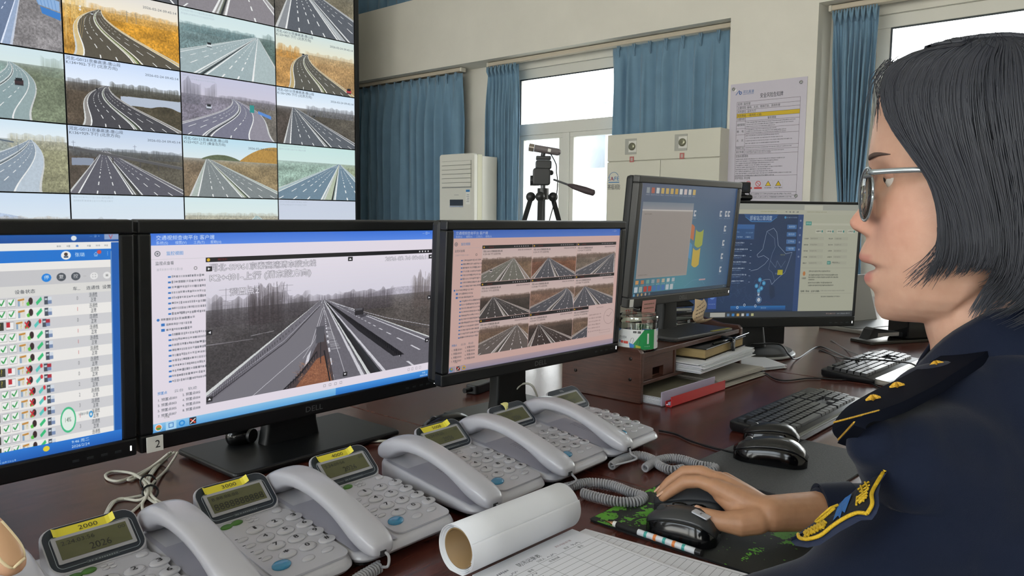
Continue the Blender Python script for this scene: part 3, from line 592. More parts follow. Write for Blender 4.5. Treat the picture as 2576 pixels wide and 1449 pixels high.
# ================================================================== SCREEN PICTURES
CHK = '#2f9a4a'
def scr_table():
    W, H = 1120, 632; c = Cv(W, H, '#e9e7e2'); rs = np.random.RandomState(3)
    c.grad(0, 0, W, 34, '#1f5cae', '#1b4f9c'); c.disk(878, 16, 11, '#dfe6ec'); c.rect(1000, 0, 1060, 24, '#8fa3c8'); c.text(1018, 22, 'V', 20, '#c04a5c')
    c.text(940, 12, '—  □  ×', 8, '#cfe0f2')
    c.rect(0, 34, W, 66, '#f0efed'); 
    for x in (812, 850, 885, 930, 965, 1000): c.scrib(x, 46, 12, 10, '#56606c', rs)
    c.text(883, 56, '★', 11, '#3f7fd8')
    c.rect(0, 66, W, 116, '#2277d4'); c.disk(846, 91, 19, '#f2f2f2'); c.disk(846, 86, 7, '#4a3a30'); c.rect(838, 93, 855, 102, '#5a6a80'); c.text(880, 97, '张璐', 14, '#eef4fa'); c.text(955, 99, '♤', 18, '#eef4fa'); c.disk(978, 80, 9, '#d8504c'); c.text(978, 84, '1', 8, '#fff', anchor='c') if False else None
    c.text(1010, 96, '⋮', 16, '#eef4fa')
    c.rect(0, 116, W, 150, '#efedea'); c.rect(0, 150, W, 216, '#c9c9cc')
    for x, cc, s in ((770, '#2a86e0', '停'), (826, '#50565e', '复'), (882, '#50565e', '控')): c.disk(x, 186, 18, cc); c.text(x, 192, s, 14, '#f4f4f4', anchor='c')
    c.text(912, 190, '—', 8, '#666'); c.disk(955, 188, 16, '#e8e8e8'); c.disk(1008, 188, 16, '#e8e8e8'); c.text(955, 194, '⛶', 13, '#888', anchor='c'); c.text(1008, 195, '≡', 15, '#555', anchor='c')
    c.rect(0, 216, W, 262, '#dfdedb')
    for x, s in ((420, '工班'), (690, '设备状态'), (884, '车...'), (950, '连通性'), (1006, '设置')): c.text(x, 248, s, 13, '#4b4f55', anchor='c')
    rows = '?d?????dxx???d?'
    y = 262; k = 0
    kinds = ['q', 'g', 'x', 'q', 'q', 'g', 'x', 'x', 'r', 'r', 'r', 'q', 'g', 'q', 'q']
    nums = ['0', '1', '0', '1', '1', '1', '0', '0', '2', '2', '3', '1', '3', '']
    rh = 25.6
    for k, kd in enumerate(kinds):
        y0 = 262 + k * rh; c.rect(0, y0, W, y0 + rh, '#f0eeeb' if k % 2 else '#d3d3d6')
        ox = 24 if kd == 'x' else 0; x = 560 + ox; s = 18; yy = y0 + 3
        c.rect(x, yy, x + 26, yy + s, '#3c3f38')
        if kd == 'g': c.poly([(x + 10, yy + 2), (x + 16, yy + 2), (x + 16, yy + 9), (x + 21, yy + 9), (x + 13, yy + 17), (x + 5, yy + 9), (x + 10, yy + 9)], '#35c04e')
        else: c.text(x + 13, yy + 15, '?', 13, '#e8d23a', anchor='c')
        x += 34
        if kd == 'x': c.rect(x, yy, x + 28, yy + s, '#f2f2f2'); c.box(x, yy, x + 28, yy + s, '#8a8a8a', 1); c.rect(x + 2, yy + 1, x + 15, yy + 12, '#c2303c')
        else:
            for j in (0, 1):
                xx = x + j * 33; c.rect(xx, yy, xx + 27, yy + s, '#f4f4f4'); c.box(xx, yy, xx + 27, yy + s, '#9a9a9a', 1); c.line([(xx + 4, yy + 8), (xx + 11, yy + 14), (xx + 22, yy + 2)], CHK, 3.4)
            x += 33
        x += 34; c.rect(x, yy, x + 28, yy + s, '#e2dfd8'); c.line([(x + 2, yy + 5), (x + 25, yy + 3)], '#c68a3c', 4); c.rect(x + 2, yy + 6, x + 9, yy + s, '#8fa9c4')
        if kd != 'g': c.text(x + 20, yy + 17, '?', 10, '#c8a82c', anchor='c')
        x += 32; c.disk(x + 16, yy + 8, 8, '#3a2a2c'); c.poly([(x, yy + 12), (x + 10, yy + 8), (x + 12, yy + 18), (x + 3, yy + 18)], '#5ac04c')
        if kd in 'xr': c.line([(x + 2, yy + 3), (x + 16, yy + 17)], '#d2303c', 4); c.line([(x + 16, yy + 3), (x + 2, yy + 17)], '#d2303c', 4)
        x += 34; c.line([(x + 3, yy + 15), (x + 22, yy + 3)], '#5cc8c0' if kd in 'xr' else '#3cc07c', 8); 
        if kd in 'xr': c.disk(x + 23, yy + 4, 5, '#d8404a')
        x += 32; c.rect(x, yy, x + 15, yy + s, '#4c5460'); c.rect(x + 13, yy + 1, x + 28, yy + 10, '#b03040' if kd == 'x' else '#d6dee8'); c.rect(x + 13, yy + 9, x + 28, yy + 17, '#7c90b4'); c.rect(x + 2, yy + 4, x + 12, yy + 8, '#c9d2da')
        if k < len(nums): c.text(876 + 10, y0 + 16, nums[k], 9, '#c05050' if nums[k] == '1' else '#7a7a80', anchor='c')
        c.text(950, y0 + 10, '连通性', 8, '#50545a', anchor='c'); c.text(950, y0 + 22, '正常', 8, '#50545a', anchor='c')
        if kd == 'g': c.text(400, y0 + 17, '02-24 白班', 10, '#5a5c60', al=.9)
    c.disk(838, 560, 30, '#e6f2ea'); c.disk(838, 560, 31, '#48c088', 26); c.text(838, 565, '14%', 11, '#5a6a60', anchor='c'); c.scrib(880, 548, 60, 8, '#5a6a70', rs); c.disk(930, 556, 8, '#3f9ad8', 4)
    # fit the drawn table to the proportions of the real page
    A = c.a.copy(); src = A[:608]; yi = np.concatenate([np.linspace(0, 261, 169), np.linspace(262, 607, 429)]); xi = np.concatenate([np.linspace(0, 383, 694), np.linspace(384, 1058, 426)])
    y0_, x0_ = yi.astype(int), xi.astype(int); fy, fx = (yi - y0_)[:, None, None], (xi - x0_)[None, :, None]; y1_, x1_ = np.minimum(y0_ + 1, 607), x0_ + 1
    c.a[:598] = (src[y0_][:, x0_] * (1 - fx) + src[y0_][:, x1_] * fx) * (1 - fy) + (src[y1_][:, x0_] * (1 - fx) + src[y1_][:, x1_] * fx) * fy
    c.rect(1100, 24, W, 600, '#1e5fb4'); c.rect(1098, 50, 1101, 600, '#5f8cc4')
    c.grad(0, 598, W, H, '#2f7cd6', '#1f5fb8')
    for i, cc in enumerate(('#e06050', '#e09040', '#f0f0f0', '#e0c850', '#4a90e0', '#f0f0f0', '#e8c8b0', '#c0d8f0', '#f0f0f0', '#3a4ac0')): c.disk(500 + i * 30, 614, 8, cc)
    c.text(800, 622, '38%', 8, '#e6f0fa'); c.scrib(790, 624, 60, 7, '#e6f0fa', rs); c.disk(925, 612, 8, '#e8d03c'); c.text(1010, 612, '9:46 周二', 8, '#f0f6fc', anchor='c'); c.text(1010, 626, '2026/2/24', 8, '#f0f6fc', anchor='c')
    return c.a
def client_frame(c, W, H, rs, tintbg, sb):
    c.grad(0, 0, W, 34, '#3f74d8', '#5a8ae6'); c.text(14, 18, '交通视频查询平台 客户端', 10.5, '#e4eefc', width=165)
    for x, s in ((14, '系统(S)'), (66, '视图(V)'), (118, '工具(T)'), (168, '帮助(H)')): c.text(x, 31, s, 7.5, '#dbe6fa', width=32)
    c.text(W - 60, 14, '— □ ×', 8, '#e8f0fc'); c.rect(0, 34, W, H, tintbg)
    c.disk(18, 58, 8, '#70747c', 5.5); c.disk(18, 58, 3, '#70747c'); c.text(42, 62, '监控视图', 8.5, '#4a88d0', width=46)
    c.rect(0, 74, W, 75, '#c9c6cc'); c.text(12, 90, '监控点查看', 8, '#666a70', width=50); c.scrib(16, 100, 70, 8, '#a0a4aa', rs, .5); c.disk(124, 104, 5, '#666', 3.5)
    y = 122; i = 0
    while y < H - 150:
        if i in (9, 10, 24, 25): c.rect(26, y, 36, y + 8, '#3c78c0'); c.scrib(40, y, 70, 8, '#5a5e66', rs, .8)
        elif i in (8, 23): c.disk(18, y + 4, 4, '#3c78c0'); c.scrib(26, y, 90, 8, '#5a5e66', rs, .8)
        else: c.rect(46, y + 2, 54, y + 7, '#3c78c0'); c.scrib(56, y, 92 + 10 * rs.rand(), 8, '#5a5e66', rs, .8)
        y += 15.6; i += 1
    for k, (x, s) in enumerate(((14, '预置点'), (60, '云台'), (100, '轨迹'))): c.text(x, H - 112, s, 7, '#3c78c0' if k == 0 else '#7a7e86', width=26)
    for k in range(4):
        c.text(14, H - 92 + k * 16, '%d. 预置点%03d' % (2 * k + 1, 2 * k + 1), 7, '#50545c', width=52); c.text(84, H - 96 + k * 16, '%d. 预置点%03d' % (2 * k + 2, 2 * k + 2), 7, '#50545c', width=52)
    c.text(30, H - 38, '1/16', 6.5, '#666')
    c.grad(0, H - 26, W, H, '#8cc4ea', '#5ea4dc')
    c.grad(W - 430, H - 26, W, H, '#4c98e0', '#2a72c4')
    c.disk(16, H - 13, 10, '#e8eef4'); c.disk(16, H - 13, 8, '#d87c3c'); c.poly([(10, H - 13), (22, H - 13), (22, H - 6), (12, H - 7)], '#4a9a50')
    c.rect(36, H - 26, 66, H, '#a9d4f0'); c.box(44, H - 21, 58, H - 6, '#3c78c0', 2)
    c.disk(82, H - 13, 9, '#2a8ad8', 5); c.rect(104, H - 24, 124, H - 3, '#30262a'); c.line([(106, H - 20), (122, H - 6)], '#e05040', 4); c.line([(122, H - 20), (106, H - 6)], '#e8e8e8', 3)
    c.text(W - 30, H - 14, '9:43', 6.5, '#f0f6fc', anchor='c'); c.text(W - 30, H - 4, '2026/2/24', 6.5, '#f0f6fc', anchor='c')
def bigroad():
    W, H = 860, 560
    a = road(W, H, sky=('#dcd6e0', '#cfccd8'), hor=.335, land=('#4d4a4c', '#55504e'), vx=.455, bx=.62, w=.60, rc='#6c6a72', sc='#706e76', mc='#302f33', lc='#c9c8cf', lanes=((-.42, .04, 2), (.22, .98, 3)), seed=41,
             hills=((.86, .22, .055, '#b4b0bc'),), trees=((.0, .40, .10, '#4c484c', .75), (.0, .06, .12, '#4a464a', .8), (.14, .29, .20, '#453f42', .9), (.40, .62, .05, '#57525a', .7), (.52, .80, .07, '#4e494e', .8), (.88, 1., .2, '#5a5250', .8), (.3, .42, .06, '#4c484c', .8)), contrast=1.08, grain=.12)
    c = Cv(W, H); c.a = a; L = lambda pts, col, t=1, al=1: c.line([(x * W, y * H) for x, y in pts], col, t, al); Pp = lambda pts, col, al=1: c.poly([(x * W, y * H) for x, y in pts], col, al)
    # the exit ramp, the gore and the verge in front
    Pp([(.44, .36), (.455, .36), (.42, .68), (.30, 1.0), (.03, 1.0), (.02, .985), (.30, .62)], '#76747c'); L([(.44, .38), (.30, .63), (.0, .985)], '#3a383e', 3.5); L([(.44, .375), (.29, .62), (.0, .95)], '#b9b8c2', 1.6)
    for i in range(46): f = (i / 46) ** .6; x = .44 - .44 * f; y = .375 + .58 * f; L([(x, y), (x, y + .045 * f)], '#2c2a30', 1.5)
    L([(.452, .4), (.405, .68), (.17, 1.)], '#c9c8cf', 2); L([(.46, .40), (.42, .64), (.37, .78)], '#c9c8cf', 1.6)
    Pp([(.452, .60), (.463, .60), (.51, 1.0), (.30, 1.0), (.40, .80)], '#4a4144')
    Pp([(.43, .80), (.465, .78), (.50, 1.0), (.34, 1.0)], '#8a5a44'); 
    rs = np.random.RandomState(9)
    for i in range(260): x = .35 + .14 * rs.rand(); y = .82 + .18 * rs.rand(); L([(x, y), (x + .012 * rs.randn(), y - .03 * rs.rand())], ('#b07a58', '#6c4636', '#c08a68')[i % 3], 1.2, .6)
    L([(.43, .74), (.36, .90), (.29, 1.0)], '#232227', 5); L([(.462, .74), (.49, 1.0)], '#232227', 5)
    for i in range(14): x = .43 - .14 * (i / 14); y = .75 + .25 * (i / 14); L([(x, y), (x, y + .04)], '#1c1b20', 2)
    Pp([(.425, .545), (.462, .54), (.462, .67), (.425, .675)], '#55545c'); L([(.445, .67), (.447, .84)], '#2c2b30', 3)
    for i in range(16): y = .56 + .012 * i; x = .468 + .022 * i / 16 * 1.2; L([(x, y), (x + .018 + .0016 * i, y)], '#c9c8cf', 1.5)
    L([(.463, .42), (.56, .96)], '#c9c8cf', 2); L([(.475, .40), (.485, .44)], '#b9b8c2', 1)
    # central barrier with anti-glare boards
    L([(.470, .36), (.62, .60), (.84, .90)], '#c9c8cf', 2.2); Pp([(.468, .355), (.474, .355), (.86, .885), (.80, .885), (.62, .62)], '#26252a')
    for i in range(40): f = (i / 40) ** 1.1; x = .48 + .37 * f; y = .37 + .50 * f; L([(x, y), (x, y + .012 + .035 * f)], '#111116', 2 + 2 * f)
    L([(.475, .355), (.76, .54), (1.0, .66)], '#c4c2cc', 2); L([(.48, .36), (.76, .56), (1., .68)], '#4c4a52', 2)
    c.rect(.600 * W, .435 * H, .642 * W, .487 * H, '#2e2c30'); c.rect(.604 * W, .43 * H, .636 * W, .45 * H, '#5a585e'); Pp([(.62, .49), (.655, .485), (.665, .50), (.63, .51)], '#3a383e', .8)
    for x in (.07, .30): L([(x, .34), (x, .19)], '#8b8792', 1.6); [L([(x - s, y), (x + s, y)], '#8b8792', 1.4) for s, y in ((.025, .20), (.018, .24), (.025, .28), (.03, .31))]
    for i in range(30): x = .15 + .14 * rs.rand(); L([(x, .50 + .08 * rs.rand()), (x + .01 * rs.randn(), .16 + .08 * rs.rand())], '#3c373b', 1.4, .5)
    for i in range(26): x = .9 + .1 * rs.rand(); L([(x, .56 + .06 * rs.rand()), (x + .012 * rs.randn(), .16 + .1 * rs.rand())], '#5a504c', 1.2, .5)
    L([(0, .58), (.17, .575)], '#b4b0ba', 3, .5); L([(.16, .55), (.25, .535)], '#c4c2ca', 1.6, .7)
    oc, tcx = '#8a8790', '#e9e5ee'
    c.otext(10, 34, '河北-S9961京秦高速清东陵支线', 22, tcx, oc, width=350); c.otext(10, 74, 'K2+401-上行 (清东陵方向)', 24, tcx, oc, width=330)
    c.otext(70, 134, '预置点2', 22, tcx, oc, width=92); c.otext(W - 20, 30, '2026-02-24 09:46:11', 20, tcx, oc, width=200, anchor='r')
    for x, y, s in ((.012, .045, '▶'), (.573, .02, '▲'), (.988, .03, '◀'), (.012, .49, '◀'), (.99, .40, '▶'), (.012, .965, '▲'), (.985, .79, '▲'), (.56, .965, '▼')):
        c.rect(x * W - 9, y * H - 9, x * W + 9, y * H + 11, '#2b2a2e'); c.text(x * W, y * H + 5, s, 8, '#e8e8ec', anchor='c')
    return c.a
def scr_client():
    W, H = 1040, 585 ; rs = np.random.RandomState(8); c = Cv(W, H); client_frame(c, W, H, rs, '#e3dbe6', 150)
    c.rect(154, 74, W - 6, 88, '#1d1c20'); c.disk(162, 81, 5, '#d8b030'); c.text(190, 84, '00:12:31', 6, '#c03028')
    for x in (W - 74, W - 60, W - 46, W - 32): c.rect(x, 78, x + 6, 84, '#c9c9cc')
    c.paste(bigroad(), 154, 88, W - 6, H - 56)
    for x in (W - 110, W - 92, W - 72, W - 54): c.box(x, H - 47, x + 9, H - 37, '#8a8890', 1)
    for x in (560, 582, 604, 626): c.box(x, H - 47, x + 9, H - 38, '#77757c', 1)
    return c.a
def scr_grid():
    W, H = 1040, 600; rs = np.random.RandomState(18); c = Cv(W, H); client_frame(c, W, H, rs, '#e6c8c0', 150)
    sp = [dict(hor=.32, vx=.62, bx=.30, w=.6, rc='#7a7d74', seed=51), dict(hor=.36, vx=.36, bx=.55, w=.5, land=('#7c5a4a', '#86614c'), seed=52), dict(hor=.3, vx=.95, bx=.4, w=.6, seed=53, land=('#7d7468', '#756c62')),
          dict(hor=.36, vx=.25, bx=.5, w=.55, rc='#4c4a4a', land=('#4c4440', '#48423e'), seed=54), dict(hor=.30, vx=.80, bx=.40, w=.65, k=.2, seed=55, land=('#8a7060', '#7d6656')), dict(hor=.3, vx=.25, bx=.6, w=.7, seed=56),
          dict(hor=.22, vx=.75, bx=.30, w=.85, rc='#6f6a66', seed=57), dict(hor=.30, vx=.22, bx=.55, w=.5, rc='#4a4240', land=('#403836', '#4c423c'), seed=58), dict(hor=.3, vx=.8, bx=.5, w=.6, seed=59)]
    x0, x1, y0, y1 = 154, W - 22, 66, 546; cw = (x1 - x0) / 3; ch = (y1 - y0) / 3
    for i in range(9):
        r, q = divmod(i, 3); a = road(330, 186, sky=('#d6c6c4', '#dccfc8'), grain=.15, contrast=1.1, trees=((0, 1, .06, '#6a5a50', .8),), **{**dict(land=('#7a6858', '#83705c'), mc='#77756a', sc='#9a938a'), **sp[i]})
        X, Y = x0 + q * cw, y0 + r * ch; c.rect(X, Y, X + cw - 2, Y + ch - 2, '#1d1c20'); c.paste(a, X, Y + 15, X + cw - 2, Y + ch - 2)
        c.disk(X + 9, Y + 8, 4, '#d8b030'); c.text(X + 34, Y + 11, '00:10:28', 5.5, '#c03028')
        for k in range(7): c.rect(X + cw - 110 + k * 13, Y + 5, X + cw - 105 + k * 13, Y + 10, '#b9b9bc')
        c.otext(X + 6, Y + 29, '河北-G0121京秦高速-唐山段', 6.5, '#4a4442', '#cfc6c2', width=105); c.text(X + 6, Y + 41, 'K129+%d-下行 (北京方向)' % (100 + 77 * i), 6.5, '#4a4442', width=95); c.text(X + cw - 8, Y + 26, '2026-02-24 09:46:29', 5.5, '#4a4442', width=80, anchor='r')
    vehicle(c, x0 + 52, y0 + 118, 14, '#e4dedc'); vehicle(c, x0 + cw + 150, y0 + 120, 8, '#e0dcd8'); vehicle(c, x0 + cw + 70, y0 + 2 * ch + 120, 14, '#d8d4d0')
    # calendar gadget
    gx, gy = x0 + 2 * cw + 108, y0 + 2 * ch - 0; c.rect(gx, gy, W - 8, y1 + 2, '#e2cdc8'); c.scrib(gx + 60, gy + 10, 50, 6, '#8a7874', rs)
    for k in range(7):
        for j in range(6): c.scrib(gx + 8 + k * 13, gy + 44 + j * 17, 7, 7, '#7a6a68', rs, .7)
    c.disk(W - 44, gy + 66, 40, '#a8948f', 38); c.line([(W - 44, gy + 66), (W - 24, gy + 46)], '#8a7874', 2); c.line([(W - 44, gy + 66), (W - 64, gy + 60)], '#8a7874', 2)
    c.box(W - 110, y1 - 26, W - 30, y1 - 12, '#a8948f', 1)
    c.grad(0, H - 26, W, H, '#c4b4bc', '#a8a4bc'); c.rect(36, H - 26, 66, H, '#d8c8c8'); c.rect(42, H - 23, 62, H - 4, '#30262a'); c.line([(44, H - 21), (60, H - 6)], '#e05040', 4); c.line([(60, H - 21), (44, H - 6)], '#e8e8e8', 3); c.disk(82, H - 13, 9, '#d8503c'); c.disk(82, H - 13, 9, '#e8c040', 4); c.disk(82, H - 13, 4, '#4a88d8')
    c.disk(16, H - 13, 9, '#4a9ad0'); c.disk(18, H - 15, 5, '#d8b040')
    c.a *= np.array([.86, .82, .82]); return c.a
def scr_desktop():
    W, H = 840, 525; rs = np.random.RandomState(28); c = Cv(W, H)
    Y, X = np.mgrid[0:H, 0:W]; X = X / W; Y = Y / H; g = np.exp(-(((X - .45) / .4) ** 2 + ((Y - .9) / .6) ** 2))
    c.a = np.stack([.22 + .14 * (1 - X) * (1 - Y) + .10 * g, .33 + .05 * (1 - X) + .22 * g, .47 + .02 * X + .16 * g], 2)
    def pane(pts, col): c.poly([(x * W, y * H) for x, y in pts], col)
    # four coloured panes of the desktop emblem, as curved flags
    def flag(x0, y0, x1, y1, col, up):
        top = [(x0 + (x1 - x0) * t, y0 + up * math.sin(math.pi * (t * .9 + .05)) ) for t in [i / 10 for i in range(11)]]; bot = [(x, y + (y1 - y0)) for x, y in top[::-1]]
        pane(top + bot, col)
    flag(.488, .385, .56, .52, '#c8764c', -.03); flag(.575, .40, .66, .55, '#a9b04c', .03); flag(.475, .555, .552, .70, '#5a9ac4', -.03); flag(.565, .575, .645, .74, '#cdb04a', .03)
    for i in range(11):
        x = 40 + i * 38; c.rect(x, 18, x + 24, 44, ('#9aa0a4', '#b8604c', '#d8d8d4', '#cdae62', '#cdae62', '#cdae62', '#c8a040', '#dcdcd8', '#d8c4c0', '#cfcfc8', '#cdae62')[i]); c.scrib(x - 4, 48, 30, 6, '#b9bec4', rs)
    for x, y in ((448, 118), (690, 118), (742, 118), (770, 118), (748, 195), (748, 270), (748, 340), (748, 410)): c.rect(x, y, x + 20, y + 30, '#c9ccd0'); c.rect(x + 7, y + 8, x + 20, y + 20, '#5a7088'); c.scrib(x - 4, y + 36, 28, 6, '#aeb6be', rs)
    c.rect(22, 84, 440, 440, '#a89f99'); c.grad(22, 84, 440, 118, '#7c8794', '#9a9aa0'); c.rect(22, 118, 440, 124, '#cfc8c2'); c.rect(30, 130, 432, 432, '#a39a94'); c.scrib(40, 136, 60, 7, '#6a6460', rs); c.scrib(40, 420, 70, 7, '#6a6460', rs)
    for i in range(8):
        x = 22 + i * 42; c.rect(x, 448, x + 24, 466, ('#d8a060', '#c07c50', '#7aa89c', '#9aa8b0', '#b09080', '#c4b49c', '#c9c9c4', '#b8bcc0')[i]); c.scrib(x - 2, 470, 28, 5, '#cdd4d8', rs)
    for i in range(9):
        x = 18 + i * 36; c.rect(x, 478, x + 26, 504, ('#c9d6e0', '#a8b4a8', '#b8443c', '#b8443c', '#4a78b8', '#4a78b8', '#4a78b8', '#c4ccd0', '#c4ccd0')[i]); 
    c.line([(430, 500), (500, 470), (580, 466), (620, 500)], '#8cb8d0', 1.5, .6); c.rect(560, 466, 620, 474, '#b89aa0')
    c.rect(0, 508, W, H, '#36485a'); 
    for i in range(5): c.disk(20 + i * 30, 516, 7, ('#6aa8c8', '#b09c70', '#c4a070', '#c0a898', '#7a8890')[i])
    c.text(W - 30, 518, '9:46', 6, '#b9c4cc', anchor='c')
    c.a *= .86; return c.a
def scr_map():
    W, H = 1180, 664; rs = np.random.RandomState(38); c = Cv(W, H, '#29406a'); M = 590
    c.grad(0, 60, M, 630, '#233a5e', '#274066')
    c.rect(0, 0, W, 34, '#a9aba0'); c.rect(0, 34, W, 60, '#bcbcaa'); c.scrib(300, 42, 110, 6, '#8a8c50', rs); c.scrib(640, 14, 40, 8, '#5a5e56', rs); c.rect(612, 6, 800, 34, '#c4c4b4'); c.scrib(640, 42, 200, 6, '#8a8c60', rs)
    for x in (480, 505, 530, 560): c.scrib(x, 42, 8, 8, '#33364a', rs, .9)
    c.poly([(180, 62), (430, 62), (380, 106), (230, 106)], '#2c568e'); c.line([(190, 76), (240, 104), (375, 104), (420, 76)], '#58a8e0', 2); c.text(305, 94, '部省站三级调度', 21, '#d6e0ea', width=158, anchor='c')
    c.scrib(490, 74, 70, 8, '#a8bcd0', rs); c.disk(480, 78, 7, '#4a9ac8')
    for k, y in enumerate((120, 164, 206, 248)): c.rect(498, y, 566, y + 24, '#3f6fa8'); c.box(498, y, 566, y + 24, '#6a9cd0', 1); c.text(532, y + 16, ('高速视频', '路况信息', '工作台', '气象预警')[k], 9, '#dbe6f2', anchor='c', width=44)
    c.rect(0, 120, 262, 170, '#3a6aa6'); c.rect(0, 146, 262, 206, '#2f5688'); c.text(60, 140, '列表', 9, '#dbe6f2'); c.scrib(90, 160, 60, 8, '#a8c4e4', rs); c.scrib(200, 164, 50, 8, '#a8c4e4', rs)
    for y in (188,): [c.scrib(x, y, 34, 9, '#c8d8ea', rs, .9) for x in (70, 140, 200)]
    for k in range(7): y = 222 + k * 37; c.scrib(118, y, 70 + 40 * rs.rand(), 9, '#dbe4ee', rs, .95); c.scrib(118, y + 14, 60, 6, '#8ca4c4', rs, .8); c.rect(238, y + 10, 250, y + 12, '#c8d8ea')
    ol = '#a9b8cc'
    c.line([(250, 390), (300, 380), (350, 350), (378, 320), (340, 300), (300, 310), (290, 296), (330, 262), (345, 190), (352, 160), (400, 140), (425, 165), (440, 240), (500, 290), (545, 280), (520, 350), (500, 400), (470, 420), (430, 450), (410, 470), (395, 440), (360, 440), (330, 450), (315, 500)], ol, 2.2)
    c.line([(352, 160), (410, 200), (420, 250), (400, 290), (390, 330), (430, 370), (440, 330), (470, 370), (500, 330)], ol, 1.6, .8); c.line([(390, 330), (380, 380), (410, 400), (430, 450)], ol, 1.4, .8)
    for i in range(26):
        x, y = 60 + 260 * rs.rand(), 420 + 150 * rs.rand(); p = [(x, y)]
        for j in range(6): x += rs.randn() * 16; y += rs.randn() * 16; p.append((x, y))
        c.line(p, '#4a6488', 1.3, .8)
    c.poly([(395, 470), (430, 480), (440, 540), (410, 560), (395, 520)], '#1f3354'); c.line([(300, 560), (330, 590), (380, 570), (420, 590)], '#6a3c6a', 1.3)
    for x, y in ((322, 442), (300, 478), (318, 505), (352, 462), (336, 492)): c.disk(x, y, 13, '#3f92c4'); c.disk(x, y, 6, '#7ac0e4')
    c.disk(322, 560, 20, '#6a94c0', 16); c.disk(322, 560, 12, '#c9d4e0'); c.disk(318, 530, 7, '#c9d4e0'); c.text(318, 524, '河北', 8, '#dbe4ee', anchor='c'); c.text(440, 410, '长春', 8, '#aeb8c8', anchor='c'); c.text(478, 300, '哈尔滨', 8, '#b8b070', anchor='c')
    c.grad(120, 596, 520, 622, '#2a78c0', '#1d4c84'); c.rect(0, 622, M, 630, '#1e3558'); pass
    for x, y in ((170, 604), (220, 590), (300, 596)): c.disk(x, y, 8, '#dbe4ee', 5)
    c.text(340, 612, '路况总览', 7, '#c8d4e4')
    c.rect(M - 16, 60, M + 20, 630, '#2f4c7e'); [c.disk(M + 2, y, 5, '#c8d4e4', 3) for y in range(96, 330, 42)]
    c.rect(M + 20, 60, W, 630, '#b9baa6'); c.rect(M + 30, 110, W, 122, '#c4c4b2'); c.rect(M + 45, 100, M + 105, 122, '#4f9a8c'); c.text(M + 75, 115, '事件处置', 8, '#e8f0ec', anchor='c')
    for x in (0, 110, 220, 330): c.rect(M + 150 + x, 146, M + 225 + x, 168, '#c9c9b8'); c.scrib(M + 160 + x, 152, 40, 9, '#50544e', rs, .9); c.disk(M + 218 + x, 157, 7, '#3c8a84')
    for y in (196, 232, 268, 304, 340):
        for x in (40, 290): c.scrib(M + x, y, 40, 8, '#4c504a', rs, .9); c.rect(M + x + 56, y - 6, M + x + 200, y + 12, '#b2b3a0'); c.scrib(M + x + 64, y, 70, 7, '#7a7c70', rs, .7)
    c.rect(M + 290, 332, M + 326, 352, '#3c8a7c'); c.text(M + 308, 347, '提交', 9, '#e8f0ec', anchor='c'); c.scrib(M + 340, 336, 60, 8, '#4c504a', rs)
    c.rect(M + 30, 372, W - 10, 374, '#a4a594'); c.disk(M + 62, 406, 13, '#c4804c'); c.text(M + 62, 438, '交通警情', 8, '#4c504a', anchor='c')
    for k, (y, wd) in enumerate(((388, 220), (410, 300), (424, 300), (438, 60), (456, 240), (472, 260))): c.scrib(M + 110, y, wd, 9, '#3a3e38', rs, .75)
    for x in (40, 90, 145, 190): c.scrib(M + x, 505, 36, 12, '#4c504a', rs, .9)
    c.scrib(M + 240, 505, 250, 7, '#6c7068', rs); c.scrib(M + 250, 540, 200, 7, '#4c504a', rs, .9); c.rect(M + 30, 524, W - 10, 526, '#a4a594')
    # two windows side by side: the map takes the middle, the form the right end
    A = c.a.copy(); xi = np.concatenate([np.linspace(0, 573, 493), np.linspace(574, 609, 33), np.linspace(610, 1178, 354)]); x0_ = xi.astype(int); fx = (xi - x0_)[None, :, None]
    c.a[:630, 300:] = A[:630, x0_] * (1 - fx) + A[:630, x0_ + 1] * fx; c.grad(0, 60, 300, 630, '#233a5e', '#274066'); c.rect(0, 0, 300, 60, '#b2b4a8')
    c.rect(262, 500, 314, 612, '#3a5aa4'); c.disk(288, 540, 16, '#6a90d4'); c.scrib(268, 580, 40, 7, '#dbe4ee', rs)
    c.rect(0, 630, W, H, '#3c4044'); c.rect(280, 634, 372, 660, '#b9b9b0')
    for i in range(6): c.rect(384 + i * 30, 640, 400 + i * 30, 656, ('#6a88a8', '#3f8ad0', '#d8b060', '#d8d8d4', '#5a90d0', '#c4c490')[i])
    c.scrib(1010, 642, 60, 10, '#d8b0a0', rs); c.scrib(1080, 642, 80, 10, '#b9bec4', rs)
    c.a *= .86; return c.a

